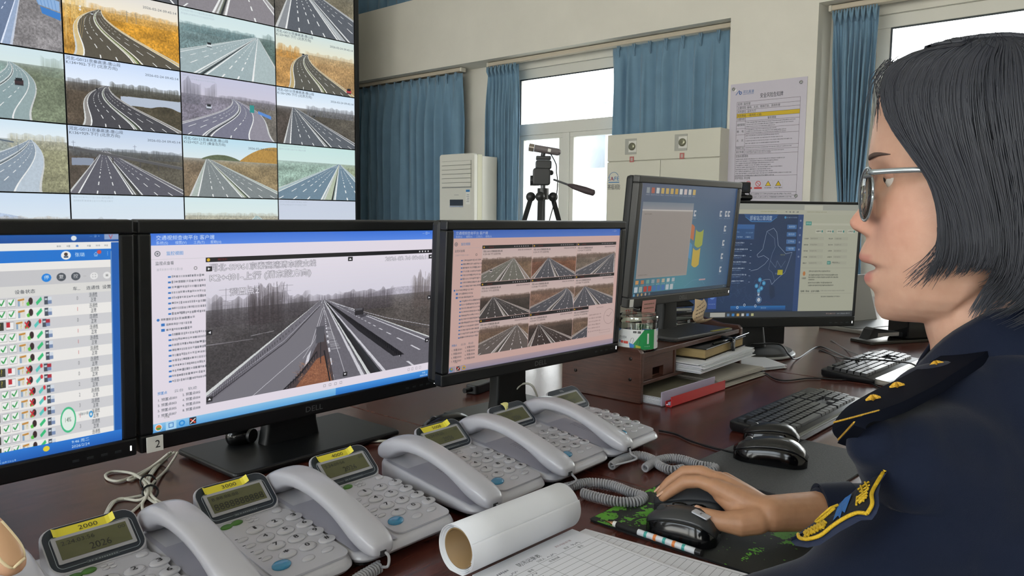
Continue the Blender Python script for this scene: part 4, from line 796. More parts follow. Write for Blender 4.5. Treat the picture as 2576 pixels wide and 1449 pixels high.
# ================================================================== MONITORS
M_bez = mat('bezel_black', '#101214', .38, bump=.05, bscale=900); M_bez2 = mat('bezel_grey', '#3a3a3a', .4)
M_back = mat('monitor_back', '#0f1113', .5)
def monitor(name, label, cx, cy, yaw, w, h, zb, zdesk, img, tilt=3, bt=.019, bs=.019, bb=.026, logo='DELL', group=None, M=None, base=(.25, .17), by=.05, round_base=False, thick=.045, buttons=True, lens=1.0, neckw=.085):
    M = M or M_bez
    t = thing(name, label, 'monitor', (cx, cy, zdesk), R(yaw), group); zl = zb - zdesk
    T = Matrix.Translation((0, 0, zl + h / 2)) @ Matrix.Rotation(R(tilt), 4, 'X')
    a, b = w / 2, h / 2
    fr = MB().box(-a, a, 0, .02, -b, -b + bb).box(-a, a, 0, .02, b - bt, b).box(-a, -a + bs, 0, .02, -b + bb, b - bt).box(a - bs, a, 0, .02, -b + bb, b - bt)
    obj('bezel', fr.xf(T), M, t, bevel=.003)
    bk = MB().box(-a + .001, a - .001, .0201, thick, -b + .001, b - .001).xf(T)
    obj('back_shell', bk, M_back, t, bevel=.008)
    bulge = MB().box(-a * .55, a * .55, thick, thick + .014, -b * .55, b * .55).xf(T); obj('rear_bulge', bulge, M_back, t, bevel=.006)
    x0, x1, z0, z1 = -a + bs, a - bs, -b + bb, b - bt
    sc_ = MB().add([(x0, .004, z0), (x1, .004, z0), (x1, .004, z1), (x0, .004, z1)], [(0, 1, 2, 3)])
    me = mesh_of('screen', sc_, img, uvplane=(0, 2, x0, x1, z0, z1)); me.transform(T); so = obj('screen', me, img, t)
    if logo: obj('logo', text_mb(logo, .0095, T @ Matrix.Translation((0, -.0006, -b + bb * .5)) @ Matrix.Rotation(R(90), 4, 'X'), width=.034), mat('logo_silver', '#7d7f82', .3, metal=.6), t)
    if buttons:
        for k in range(4): obj('button', MB().box(a - .03 - k * .018, a - .022 - k * .018, -.001, .001, -b + .010, -b + .013).xf(T), mat('button_grey', '#2e3135', .4), t)
        obj('power_light', MB().box(a - .010, a - .008, -.001, .001, -b + .009, -b + .016).xf(T), mat('led_white', '#ffffff', .4, emit='#ffffff', es=.9), t)
    # stand
    if round_base:
        obj('base', MB().lathe([(.0, 0), (.125, 0), (.128, .006), (.120, .016), (.06, .020), (.0, .021)], (0, by, 0), 40), M_back, t, smooth=True, auto=40)
        obj('base_rim', MB().lathe([(.1285, .002), (.1300, .005), (.1285, .009)], (0, by, 0), 40), mat('rim_grey', '#9a9c9a', .3), t, smooth=True)
        nk = MB().rings([[Vector((x * s, y * s + by + .01, z)) for x, y in rrect(-.045, .045, -.025, .025, .02)] for z, s in ((.015, 1.1), (.05, 1.0), (zl + .06, .72))])
        obj('neck', nk, M_back, t, smooth=True, auto=40)
    else:
        bw, bd = base
        obj('base', MB().prism(rrect(-bw / 2, bw / 2, by - bd * .42, by + bd * .58, .008), 'z', .004, .013), M, t, bevel=.003)
        obj('base_foot', MB().prism(rrect(-bw / 2 + .012, bw / 2 - .012, by - bd * .42 + .012, by + bd * .58 - .012, .006), 'z', 0, .004), M_back, t)
        ny = max(by + .03, thick + .020)
        nk = MB().rings([[Vector((x * s, y + ny, z)) for x, y in rrect(-neckw / 2, neckw / 2, -.014, .014, .006)] for z, s in ((.012, 1.12), (.04, 1.0), (zl + .10, .92))])
        obj('neck', nk, M_back, t, smooth=True, auto=40)
        obj('hinge', MB().tube([(-.028, thick + .02, zl + .12), (.028, thick + .02, zl + .12)], .022, 14), M_back, t, smooth=True, auto=40)
    return t
GM = 'monitors in a row on the control desk'
m1 = monitor('monitor', 'leftmost monitor, showing a table of device status icons', .1575, 1.07, 0, .579, .332, .817, ZD, img_mat('screen_table', scr_table(), es=.92), group=GM, base=(.25, .17), by=.05)
m2 = monitor('monitor', 'black monitor showing one large highway view, with a sticker numbered 2', .741, 1.07, 0, .579, .332, .817, ZD, img_mat('screen_client', scr_client(), es=.95), group=GM, by=.055, base=(.33, .19), neckw=.10)
m3 = monitor('monitor', 'black monitor showing nine small highway views', 1.155, .908, -3.9, .509, .2905, .860, ZD, img_mat('screen_grid', scr_grid(), es=.9), group=GM, by=.068, base=(.24, .17), neckw=.085, bt=.0166, bs=.0166, bb=.0228)
obj('number_sticker', MB().box(-.285, -.262, -.002, -.0002, .070, .092), mat('paper_white', '#e6e6e2', .6), m2)
obj('sticker_number', text_mb('2', .011, Matrix.Translation((-.270, -.0025, .081)) @ Matrix.Rotation(R(90), 4, 'X')), mat('ink', '#26282c', .6), m2)
# the shelf organizer stands between, monitor four stands on it
ZS = .862
m4 = monitor('monitor', 'grey framed monitor with a blue desktop and pink note, standing on the wooden shelf', 1.732, .902, -5.5, .457, .309, .946, ZS + .0, img_mat('screen_desktop', scr_desktop(), es=.85), M=M_bez2, group=GM, tilt=5, bt=.017, bs=.016, bb=.024, base=(.26, .128), by=-.004, neckw=.06, thick=.042)
m5 = monitor('monitor', 'wide monitor with a dark blue map beside a pale form page', 2.168, .886, -40, .615, .374, .836, ZD, img_mat('screen_map', scr_map(), es=.88), group=GM, tilt=2, bt=.008, bs=.008, bb=.030, logo=None, round_base=True, by=.06)
# ================================================================== TELEPHONES
M_ph = mat('phone_white', '#afafb6', .28, coat=.3); M_ph2 = mat('phone_grey', '#9797a3', .4); M_navy = mat('phone_navy', '#1b2430', .35)
M_line = mat('panel_line', '#8d959c', .4); M_lcdf = mat('lcd_surround', '#9b9ba0', .4); M_lcd = mat('lcd_glass', '#58593f', .2, spec=.4)
M_lcdt = mat('lcd_segment', '#17180f', .4); M_key = mat('key_cap', '#b2b2b8', .16, coat=.5); M_ink = mat('key_ink', '#16171a', .5)
M_blue = mat('blue_key', '#2d7fa8', .12, coat=.6); M_leaf = mat('green_key', '#3c6a1e', .35); M_yel = mat('yellow_label', '#d6c936', .5)
M_coil = mat('coil_grey', '#8f8f93', .35); M_foot = mat('rubber_foot', '#141517', .6); M_hole = mat('hole_dark', '#6d6d7a', .6)
def deckz(v): return .024 + .13 * v
PW, PL = .165, .205
def coil(path, r=.0058, wire=.0019, pitch=.0043, step=9):
    P = crom(path, 10); d = [0]
    for a, b in zip(P[:-1], P[1:]): d.append(d[-1] + (b - a).length)
    tot = d[-1]; n = int(tot / pitch * step); out = []; j = 0; nrm = Vector((0, 0, 1))
    for i in range(n + 1):
        s = tot * i / n
        while j < len(P) - 2 and d[j + 1] < s: j += 1
        f = (s - d[j]) / max(d[j + 1] - d[j], 1e-9); p = P[j].lerp(P[j + 1], f); t = (P[j + 1] - P[j]).normalized()
        nrm = (nrm - t * nrm.dot(t)).normalized(); b = t.cross(nrm); a = 2 * math.pi * s / pitch
        out.append(p + (nrm * math.cos(a) + b * math.sin(a)) * r)
    return MB().tube(out, wire, 6)
def phone(xr, label, sticker=None, sty='label', top='2.24.09:55', big='2026', corner='00', leaf=True, ylw=.058, garbled=False):
    t = thing('desk_phone', label, 'telephone', (xr - PW, .662, ZD), 0, 'white desk telephones in a row on the desk')
    o = rrect(.003, PW, 0, PL, .022, 7); cx, cy = PW / 2, PL / 2
    def ring(ins, zf): return [(cx + (x - cx) * (1 - ins / cx), cy + (y - cy) * (1 - ins / cy), zf(y)) for x, y in o]
    bd = MB().rings([ring(.010, lambda y: .008), ring(.003, lambda y: .012), ring(0, lambda y: .016 + .05 * y), ring(0, lambda y: deckz(y) - .008), ring(.002, lambda y: deckz(y) - .003), ring(.006, lambda y: deckz(y) - .0004), ring(.010, lambda y: deckz(y))])
    obj('body', bd, M_ph, t, smooth=True, auto=50)
    for x, y in ((.03, .03), (PW - .03, .03), (.03, PL - .03), (PW - .03, PL - .03)): obj('foot', MB().lathe([(.009, 0), (.009, .009)], (x, y, 0), 12), M_foot, t)
    # cradle recess and speaker holes under the handset
    cr_ = MB().add([(.006, .012, deckz(.012) + .0006), (.064, .006, deckz(.006) + .0006), (.064, .185, deckz(.185) + .0006), (.006, .185, deckz(.185) + .0006)], [(0, 1, 2, 3)])
    obj('cradle', cr_, M_ph2, t)
    ho = MB()
    for i in range(8):
        for j in range(13):
            x = .044 + .0024 * i + (.0012 if j % 2 else 0); y = .060 + j * .0048; ho.add([(x - .0006, y - .001, deckz(y) + .001), (x + .0006, y - .001, deckz(y) + .001), (x + .0006, y + .001, deckz(y) + .0013), (x - .0006, y + .001, deckz(y) + .0013)], [(0, 1, 2, 3)])
    g_ = obj('speaker_grille', ho, M_hole, t); g_['kind'] = 'stuff'
    # display block on its own slope
    a0 = R(40); O = Vector((.066, .153, .0445)); ey = Vector((0, math.cos(a0), math.sin(a0))); ez = Vector((0, -math.sin(a0), math.cos(a0)))
    DW, DH = .097, .056
    D = lambda s, u, h=0: O + Vector((s, 0, 0)) + ey * u + ez * h
    def drr(i, r): p = rrect(i, DW - i, i, DH - i, r, 6); return p
    out = [( .0 + x, y) for x, y in rrect(0, DW, 0, DH, .014, 6)]
    def flat(pts, h): return [D(x, y, h) for x, y in pts]
    top_r = flat(out, 0); low = [Vector((p.x, p.y, min(p.z, deckz(min(p.y, PL)) - .004))) for p in top_r]
    inn = [(DW / 2 + (x - DW / 2) * .985, DH / 2 + (y - DH / 2) * .975) for x, y in out]
    obj('display_block', MB().rings([low, [p - ez * .002 for p in top_r], flat(inn, .0005)]), M_ph, t, smooth=True, auto=50)
    pl = obj('display_panel', MB().rings([flat([(DW / 2 + (x - DW / 2) * .955, DH / 2 + .0005 + (y - DH / 2) * .93) for x, y in out], h) for h in (.0005, .0012)]), M_navy, t)
    q = rrect(.0075, DW - .0075, .0065, DH - .012, .006, 5)
    obj('outline', MB().tube([D(x, y, .0013) for x, y in q + q[:1]], .00035, 4), M_line, pl)
    obj('lcd_surround', MB().prism(rrect(0, 1, 0, 1, .03, 2), 'z', 0, 1).xf(Matrix((( .077, 0, 0, O.x + .0095), (0, .031 * ey.y, .0012 * ez.y, O.y + ey.y * .0115 + ez.y * .0012), (0, .031 * ey.z, .0012 * ez.z, O.z + ey.z * .0115 + ez.z * .0012), (0, 0, 0, 1)))), M_lcdf, pl)
    B = Matrix(((1, 0, 0, O.x), (0, ey.y, ez.y, O.y), (0, ey.z, ez.z, O.z), (0, 0, 0, 1)))
    lcd = obj('lcd', MB().box(.0135, .0825, .0155, .0390, .002, .0028).xf(B), M_lcd, pl)
    tm = lambda x, y: B @ Matrix.Translation((x, y, .0030))
    if garbled:
        mb = text_mb('8.88.88:88', .0045, tm(.034, .0335), width=.034); text_mb('8888888888', .009, tm(.048, .0222), width=.064, mb=mb)
    else:
        mb = text_mb(top, .0048, tm(.033, .0335), width=.032); text_mb(big, .0078, tm(.052, .0222), width=.021, mb=mb)
        if corner: text_mb(corner, .0042, tm(.077, .0345), width=.007, mb=mb)
    obj('lcd_digits', mb, M_lcdt, pl)
    cp = obj('caption_plate', MB().box(.034, .066, .0045, .0082, .0012, .0018).xf(B), mat('caption_grey', '#3f474e', .4), pl)
    obj('caption', text_mb('▪▪ ▪ ▪▪▪▪▪▪▪▪', .0016, B @ Matrix.Translation((.05, .0063, .0021)), width=.028), mat('caption_light', '#a8aeb2', .4), pl)
    if sty == 'tcl': obj('brand', text_mb('TCL', .0036, B @ Matrix.Translation((DW / 2 - .002, DH - .0075, .0016)), width=.011), mat('brand_light', '#c2c6ca', .4), pl)
    if sty == 'label':
        x0 = .012; x1 = x0 + ylw; cv = []
        for i in range(15):
            f = i / 14; h = .0018 + (.0065 * max(0, (f - .84) / .16) ** 2) + (.003 * max(0, (.06 - f) / .06) ** 2); x = x0 + (x1 - x0) * f - .002 * max(0, (f - .84) / .16)
            cv.append([D(x, .0425, h), D(x, .0522, h), D(x, .0522, h + .0003), D(x, .0425, h + .0003)])
        lb = obj('paper_label', MB().rings(cv), M_yel, t, label='yellow handwritten number strip')
        obj('number', text_mb(sticker, .0050, B @ Matrix.Translation(((x0 + x1) / 2 + .004, .0470, .0026)), width=.019), mat('pen_ink', '#3a3a20', .6), lb)
    if sty == 'bit':
        cv = []
        for i in range(8): f = i / 7; cv.append([D(.040 + .0035 * math.sin(3 * f), .057 - .016 * f, .002 + .004 * math.sin(3 * f)), D(.050 + .002 * math.sin(4 * f), .058 - .013 * f, .002 + .005 * math.sin(3 * f)), D(.050, .058 - .013 * f, .0015 + .004 * math.sin(3 * f)), D(.040, .057 - .016 * f, .0015 + .003 * math.sin(3 * f))])
        obj('paper_scrap', MB().rings(cv), mat('pale_yellow', '#cfca86', .6), t, label='torn pale yellow scrap')
    # keypad
    kp = MB().rings([[ (x, y, deckz(y) + h) for x, y in rrect(.070, .163, .012, .148, .012, 5)] for h in (-.001, .0012)])
    obj('key_plate', kp, M_ph, t, smooth=True, auto=40)
    def key(name, x, y, rx, ry, h, m, ch=None, ch_h=.0062):
        mb = MB().lathe([(rx, 0), (rx, h * .55), (rx * .9, h * .85), (rx * .7, h), (rx * .3, h * 1.05), (0, h * 1.05)], (0, 0, 0), 20, sy=ry / rx).xf(Matrix.Translation((x, y, deckz(y) + .0008)) @ Matrix.Rotation(math.atan(.13), 4, 'X') @ Matrix.Rotation(R(8), 4, 'Z'))
        k = obj(name, mb, m, t, smooth=True)
        if ch:
            wd = {'1': .0022, '*': .0058, '#': .0050}.get(ch, .0048)
            dm = MB()
            for ox, oy in ((-.00030, 0), (.00030, 0), (0, .00018), (0, -.00018)): text_mb(ch, ch_h * (1.25 if ch == '*' else 1), Matrix.Translation((x + ox, y + oy + (.0012 if ch == '*' else .001), deckz(y) + .0008 + h * 1.05 + .0004 + ox * .1)) @ Matrix.Rotation(math.atan(.13), 4, 'X'), width=wd * 1.1, mb=dm)
            obj('digit', dm, M_ink, k)
        return k
    for r, row in enumerate(('123', '456', '789', '*0#')):
        for c, ch in enumerate(row): key('key', .1055 + .026 * c, .1195 - .0224 * r, .0115, .0078, .0028, M_key, ch)
    for k in range(4): key('side_key', .0835, .108 - .0165 * k, .0068, .0034, .002, M_key)
    key('redial_key', .088, .0372, .0115, .0085, .0035, M_blue); key('speaker_key', .1182, .0316, .0085, .0052, .002, M_key); key('hold_key', .1451, .0336, .0085, .0045, .002, M_key); key('clear_key', .150, .1445, .0068, .0052, .0022, M_key)
    for k in range(4): key('small_key', .112 + .007 * (k % 2), .140 + .006 * (k // 2), .0036, .0022, .0018, M_key)
    if leaf: key('leaf_key', .0835, .1440, .0078, .0048, .0022, M_leaf); key('leaf_key', .0975, .1460, .0078, .0048, .0022, M_leaf)
    mk = MB()
    for k in range(4): mk.box(.0765, .0800, .1125 - .0165 * k, .1138 - .0165 * k, deckz(.11 - .0165 * k) + .0014, deckz(.11 - .0165 * k) + .0017)
    obj('key_legends', mk, M_ink, t)
    # handset
    prof = [(.210, .056, .010, .030), (.207, .058, .021, .038), (.198, .060, .030, .043), (.186, .064, .034, .0455), (.172, .070, .030, .0455), (.160, .075, .022, .044), (.140, .078, .0185, .041), (.110, .075, .0175, .038), (.080, .068, .0175, .037), (.055, .060, .0185, .038), (.038, .053, .022, .040), (.022, .0455, .026, .0415), (.006, .040, .027, .041), (-.006, .036, .025, .038), (-.015, .033, .019, .032), (-.0185, .032, .010, .022)]
    rs_ = []
    for v, z, th, wd in prof:
        xc = .0255 + .010 * (v - .10); r = []
        for k in range(20):
            a = 2 * math.pi * k / 20; ca, sa = math.cos(a), math.sin(a); e = .62
            r.append(Vector((xc + wd / 2 * math.copysign(abs(ca) ** e, ca), v, z + th / 2 * math.copysign(abs(sa) ** e, sa))))
        rs_.append(r)
    hs = obj('handset', MB().rings(rs_), M_ph, t, smooth=True, sub=1)
    obj('seam', MB().tube([(r[0].x + .0002, r[0].y, r[0].z - .002) for r in rs_[2:-2]], .0004, 4), M_ph2, hs)
    obj('cord_socket', MB().box(.018, .026, -.0192, -.0165, .026, .032), mat('slot_dark', '#26262a', .6), hs)
    return t
P1 = phone(.350, 'telephone labelled 2000, leftmost in the row, in front of the tied white cables', '2000', top='2.24.03:56', ylw=.062)
P2 = phone(.513, 'telephone labelled 3000, its display filled with a row of eights', '3000', garbled=True)
P3 = phone(.674, 'telephone labelled 4000, in front of the foot of the numbered monitor', '4000', top='2.24.09:56')
P4 = phone(.864, 'telephone labelled 5000, right behind the rolled end of the notepad', '5000')
P5 = phone(1.030, 'telephone with a torn pale yellow scrap on its display', sty='bit', top='2.24.09:55', leaf=False)
P6 = phone(1.193, 'unlabelled telephone at the right end of the row, beside the wooden shelf', sty='tcl', top='2.24.09:54', leaf=False, corner=None)
def cords(P, xr, lead, path):
    """thin lead out of the handset, then the coil lying on the desk; coordinates are world"""
    off = Vector((xr - PW, .662, ZD)); s = Vector((xr - PW + .0245, .662 - .018, ZD + .029))
    L = crom([s] + lead + [path[0]], 8)
    obj('cord', MB().tube([p - off for p in L], .0017, 8), M_coil, P, smooth=True)
    obj('coil_cord', coil([p - off for p in path]), M_coil, P, smooth=True)
zc = .7585
g = lambda x, y, z=zc: onZ(x, y, z)
cords(P3, .674, [g(978, 1400, .775), g(975, 1425, .768)], [g(955, 1425), g(930, 1440), g(900, 1458), g(880, 1475)])
cords(P4, .864, [g(1268, 1290, .778), g(1283, 1320, .772), g(1280, 1335, .768)], [g(1235, 1350), g(1262, 1332), g(1300, 1315), g(1345, 1300), g(1370, 1292)])
obj('coil_cord', coil([p - Vector((.674 - PW, .662, ZD)) for p in (g(1128, 1335), g(1150, 1352), g(1185, 1368), g(1222, 1372), g(1240, 1365))]), M_coil, P3, smooth=True)
cords(P5, 1.03, [g(1440, 1195, .777), g(1447, 1212, .772)], [g(1392, 1235), g(1430, 1225), g(1480, 1214), g(1535, 1220), g(1585, 1238), g(1618, 1250), g(1600, 1262), g(1555, 1262), g(1500, 1250), g(1465, 1240)])
cords(P6, 1.193, [g(1588, 1142, .777), g(1600, 1155, .772)], [g(1538, 1172), g(1565, 1155), g(1605, 1145), g(1640, 1155), g(1660, 1172), g(1690, 1182), g(1720, 1178)])
obj('coil_cord', coil([p - Vector((1.193 - PW, .662, ZD)) for p in (g(1622, 1178), g(1650, 1160), g(1690, 1152), g(1725, 1158), g(1760, 1170), g(1797, 1176), g(1790, 1184), g(1740, 1184))]), M_coil, P6, smooth=True)
obj('coil_cord', coil([p - Vector((.513 - PW, .662, ZD)) for p in (onZ(600, 1475, zc), onZ(700, 1490, zc), onZ(760, 1500, zc))]), M_coil, P2, smooth=True)
# ================================================================== WOODEN SHELF ORGANIZER
M_sh = wood('shelf_wood', '#3b241a', '#54342a', .35, 14, (1.5, 1.5, 22), .1)
def wbox(name, x0, x1, y0, y1, z0, z1, m, par, off, **k): return obj(name, MB().box(x0 - off[0], x1 - off[0], y0 - off[1], y1 - off[1], z0 - off[2], z1 - off[2]), m, par, **k)
OF = (1.68, .95, ZD)
sh = thing('desk_shelf', 'low dark wooden desk shelf carrying the grey monitor and the clip jar', 'shelf', OF)
def sidep(x):
    z1 = .872
    pts = [(.845, .7502), (1.06, .7502), (1.06, .872 if x < 1.6 else .905), (1.045, .880 if x < 1.6 else .915), (.96, .873 if x < 1.6 else .885), (.90, z1), (.853, z1), (.845, z1 - .008)]
    o = obj('side_panel', MB().prism([(y - OF[1], z - OF[2]) for y, z in pts], 'x', x - OF[0], x + .013 - OF[0]), M_sh, sh, bevel=.002)
    for y, z in ((.872, .848), (.872, .802), (1.02, .848), (1.02, .802)):
        obj('screw', MB().lathe([(.004, 0), (.004, .001), (.002, .0016), (0, .0016)], n=12).xf(Matrix.Translation((x - OF[0] + (0 if x < 1.6 else .013), y - OF[1], z - OF[2])) @ Matrix.Rotation(R(-90 if x < 1.6 else 90), 4, 'Y')), mat('screw_dark', '#2a2422', .3, metal=.7), o)
sidep(1.42); sidep(1.932)
wbox('top_board', 1.433, 1.932, .848, 1.055, .851, .862, M_sh, sh, OF, bevel=.001)
wbox('middle_board', 1.433, 1.932, .848, 1.055, .789, .797, M_sh, sh, OF, bevel=.001)
wbox('divider', 1.578, 1.586, .850, 1.05, .797, .851, M_sh, sh, OF)
wbox('back_board', 1.433, 1.932, 1.050, 1.056, .7502, .789, M_sh, sh, OF)
dr = obj('drawer', MB().box(1.437 - 1.68, 1.482 - 1.68, .852 - .95, .862 - .95, .048, .1).box(1.53 - 1.68, 1.575 - 1.68, .852 - .95, .862 - .95, .048, .1).box(1.482 - 1.68, 1.53 - 1.68, .852 - .95, .862 - .95, .072, .1).box(1.437 - 1.68, 1.575 - 1.68, .862 - .95, 1.04 - .95, .048, .052), M_sh, sh)
# strip edges
M_pap = mat('paper', '#d9dbe0', .7); M_pap2 = mat('paper_cream', '#b9b4a0', .7)
def sheaf(name, label, cat, pts, z, n, m, th=.0009, jit=.004, seed=0, group=None, edge=True):
    """loose pile of sheets on outline pts (world xy)"""
    rs = np.random.RandomState(seed); c = Vector((sum(p[0] for p in pts) / len(pts), sum(p[1] for p in pts) / len(pts), z)); t = thing(name, label, cat, c, 0, group)
    for k in range(n):
        dx, dy, a = rs.randn() * jit, rs.randn() * jit, rs.randn() * jit * 2.5
        P = [(math.cos(a) * (x - c.x) - math.sin(a) * (y - c.y) + dx, math.sin(a) * (x - c.x) + math.cos(a) * (y - c.y) + dy) for x, y in pts]
        obj('sheet', MB().prism(P, 'z', k * th * 1.35 + .0002, k * th * 1.35 + th), m, t)
    return t
P2d = lambda x, y, z: tuple(onZ(x, y, z))[:2]
sheaf('paper_stack', 'thick stack of white papers sticking out of the middle shelf', 'papers', [(1.602, .79), (1.918, .80), (1.918, 1.02), (1.602, 1.02)], .7972, 10, M_pap, th=.0017, jit=.004, seed=4)
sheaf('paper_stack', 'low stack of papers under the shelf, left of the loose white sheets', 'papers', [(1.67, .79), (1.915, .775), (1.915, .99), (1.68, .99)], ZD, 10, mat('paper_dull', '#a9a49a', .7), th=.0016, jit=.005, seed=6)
sheaf('paper_stack', 'loose white sheets lying on the desk right of the shelf', 'papers', [(1.955, .80), (2.04, .765), (2.15, .90), (1.965, 1.0)], ZD, 7, M_pap, th=.0011, jit=.005, seed=7)
# old brown topped folder with the red spine bar
fo = sheaf('folder', 'worn brown grey folder stack under the shelf, beside the red spine bar', 'folder', [(1.444, .80), (1.655, .795), (1.655, 1.03), (1.444, 1.03)], ZD, 9, M_pap, th=.0014, jit=.003, seed=9)
obj('cover', MB().box(1.442 - 1.5495, 1.655 - 1.5495, -.114, .116, .0175, .0187), mat('folder_brown', '#6e6a5a', .35, noise=.25, nscale=14), fo)
fb = thing('spine_bar_file', 'clear file with a red sliding spine bar lying in front of the folder', 'file', (1.56, .782, ZD), R(-2.5))
mr = mat('red_plastic', '#c02f34', .22, coat=.4)
obj('spine_bar', MB().prism([(-.008, .003), (-.006, .0005), (.006, .0005), (.0085, .004), (.0085, .012), (.0065, .012), (.0065, .005), (.004, .003), (-.004, .003), (-.0055, .006), (-.0050, .023), (-.0075, .024)], 'x', -.118, .122), mr, fb, smooth=True, auto=30)
obj('cover', MB().box(-.13, .105, .010, .013, .002, .033), mat('clear_lilac', '#a9a3b8', .2), fb, bevel=.001)
obj('cover_edge', MB().box(-.116, .118, -.003, .003, .004, .010), mat('clear_lilac', '#a9a3b8', .2), fb)
# thick black covered notebook with strap and pen
nb = thing('notebook', 'thick black covered notebook with cream pages and an elastic strap', 'notebook', (1.775, .885, .8205), R(4))
obj('pages', MB().box(-.115, .142, -.062, .07, .0012, .0235), wood('page_edges', '#8d7850', '#b39c6c', .7, 30, (1, 1, 60), .5), nb, bevel=.002)
M_lea = mat('black_leather', '#121314', .3, bump=.2, bscale=400)
obj('cover', MB().box(-.122, .147, -.068, .072, .0238, .0265), M_lea, nb, bevel=.001); obj('back_cover', MB().box(-.122, .147, -.068, .072, -.0012, .001), M_lea, nb, bevel=.001)
obj('strap', MB().tube([(.045 + .004 * math.sin(k), -.071, .001 + .0275 * k / 10) for k in range(11)] + [(.05, -.03, .0285), (.055, .04, .0285)], .010, 10, flat=.35, ref=(0, 1, 0)), mat('strap_black', '#202226', .25), nb, smooth=True)
pe = thing('pen', 'slim black pen tucked along the strapped notebook cover', 'pen', (1.80, .820, .8515), R(1))
obj('barrel', MB().tube([(-.085, 0, 0), (.045, 0, 0)], .0033, 10), mat('gloss_black', '#0c0d0e', .15), pe, smooth=True); obj('clip', MB().tube([(.045, 0, 0), (.125, -.002, .004)], .0015, 8), mat('chrome', '#b5b8bb', .2, metal=1), pe)
# clip jar
jr = thing('clip_jar', 'clear plastic jar of binder clips with a white and green label', 'jar', (1.47, .888, ZS + .0003))
M_clear = thin_glass('clear_plastic', (.93, .95, .93), .14)
obj('jar_body', MB().lathe([(.0, 0), (.044, 0), (.0465, .003), (.0465, .064), (.0455, .064), (.0455, .004), (.0, .003)], n=48), M_clear, jr, smooth=True, auto=40)
obj('lid', MB().lathe([(.0, .0655), (.0475, .0655), (.0487, .067), (.0487, .0775), (.0475, .079), (.036, .079), (.035, .0775), (.0, .0775)], n=48), thin_glass('lid_clear', (.85, .87, .83), .25), jr, smooth=True, auto=40)
JW, JH = 900, 210; c = Cv(JW, JH, '#d9dcdc'); g0 = '#1f8a4c'
for s in range(0, JW, 450):
    c.poly([(s + 150, 210), (s + 300, 0), (s + 420, 0), (s + 420, 210)], g0); c.poly([(s + 20, 0), (s + 60, 0), (s + 20, 30)], '#2a6fc0')
    c.text(s + 30, 98, '彩色长尾票夹', 22, '#3c424a', width=92); c.scrib(s + 30, 104, 70, 8, '#50565e', rng)
    c.rect(s + 30, 120, s + 46, 146, '#2a78c4'); c.rect(s + 50, 124, s + 84, 150, '#d2453c'); c.rect(s + 90, 126, s + 140, 152, '#d2453c'); c.scrib(s + 52, 130, 28, 8, '#f4e8e4', rng); c.scrib(s + 94, 132, 40, 8, '#f4e8e4', rng)
    c.rect(s + 190, 14, s + 222, 36, '#26282c'); c.rect(s + 232, 16, s + 264, 38, '#26282c'); c.text(s + 206, 30, '12', 11, '#e8e8e8', anchor='c'); c.text(s + 248, 32, '24mm', 9, '#e8e8e8', anchor='c')
    c.poly([(s + 150, 140), (s + 205, 160), (s + 195, 200), (s + 158, 190)], '#2a78c4'); c.line([(s + 160, 140), (s + 172, 92), (s + 190, 88), (s + 196, 104), (s + 182, 152)], '#2c2e30', 2.5)
    c.poly([(s + 215, 160), (s + 268, 176), (s + 262, 206), (s + 220, 200)], '#a8a83c'); c.line([(s + 224, 158), (s + 238, 108), (s + 256, 106), (s + 258, 124), (s + 246, 168)], '#2c2e30', 2.5)
    c.rect(s + 330, 40, s + 350, 150, '#cfd6d0'); c.scrib(s + 300, 170, 60, 14, '#cfd6d0', rng)
M_jl = img_mat('jar_label', c.a, emit=False, rough=.35)
n = 64; mb = MB(); 
for i in range(n + 1): a = R(148.5) + R(250) * i / n; mb.v += [(.0468 * math.cos(a), .0468 * math.sin(a), .006), (.0468 * math.cos(a), .0468 * math.sin(a), .050)]
mb.f = [(2 * i, 2 * i + 2, 2 * i + 3, 2 * i + 1) for i in range(n)]; mb.m = [0] * n
me = bpy.data.meshes.new('label'); me.from_pydata(mb.v, [], mb.f); me.materials.append(M_jl); uv = me.uv_layers.new(name='uv')
for l in me.loops: vi = l.vertex_index; uv.data[l.index].uv = ((vi // 2) / n * 1.0, vi % 2)
obj('label_band', me, M_jl, jr)
rs = np.random.RandomState(2)
for k in range(16):
    a = rs.rand() * 6.28; r = .028 * math.sqrt(rs.rand()); z = .006 + .004 * (k // 3) + .001 * k; ms = [mat('clip_' + q, q, .3) for q in ('#2a78c4', '#b0a83c', '#b8443c', '#2f8a54', '#26282c')][k % 5]
    M = Matrix.Translation((r * math.cos(a), r * math.sin(a), z)) @ Matrix.Rotation(rs.rand() * 3, 4, 'Z') @ Matrix.Rotation(rs.rand() * 1.2 - .6, 4, 'X')
    cl = obj('binder_clip', MB().prism([(-.006, -.004), (.006, -.004), (.001, .006), (-.001, .006)], 'x', -.010, .010).xf(M), ms, jr)
    obj('clip_wire', MB().tube([M @ Vector(p) for p in ((-.005, .001, .006), (-.004, .003, .018), (.004, .003, .018), (.005, .001, .006))], .0006, 5), mat('chrome', '#b5b8bb', .2, metal=1), cl)
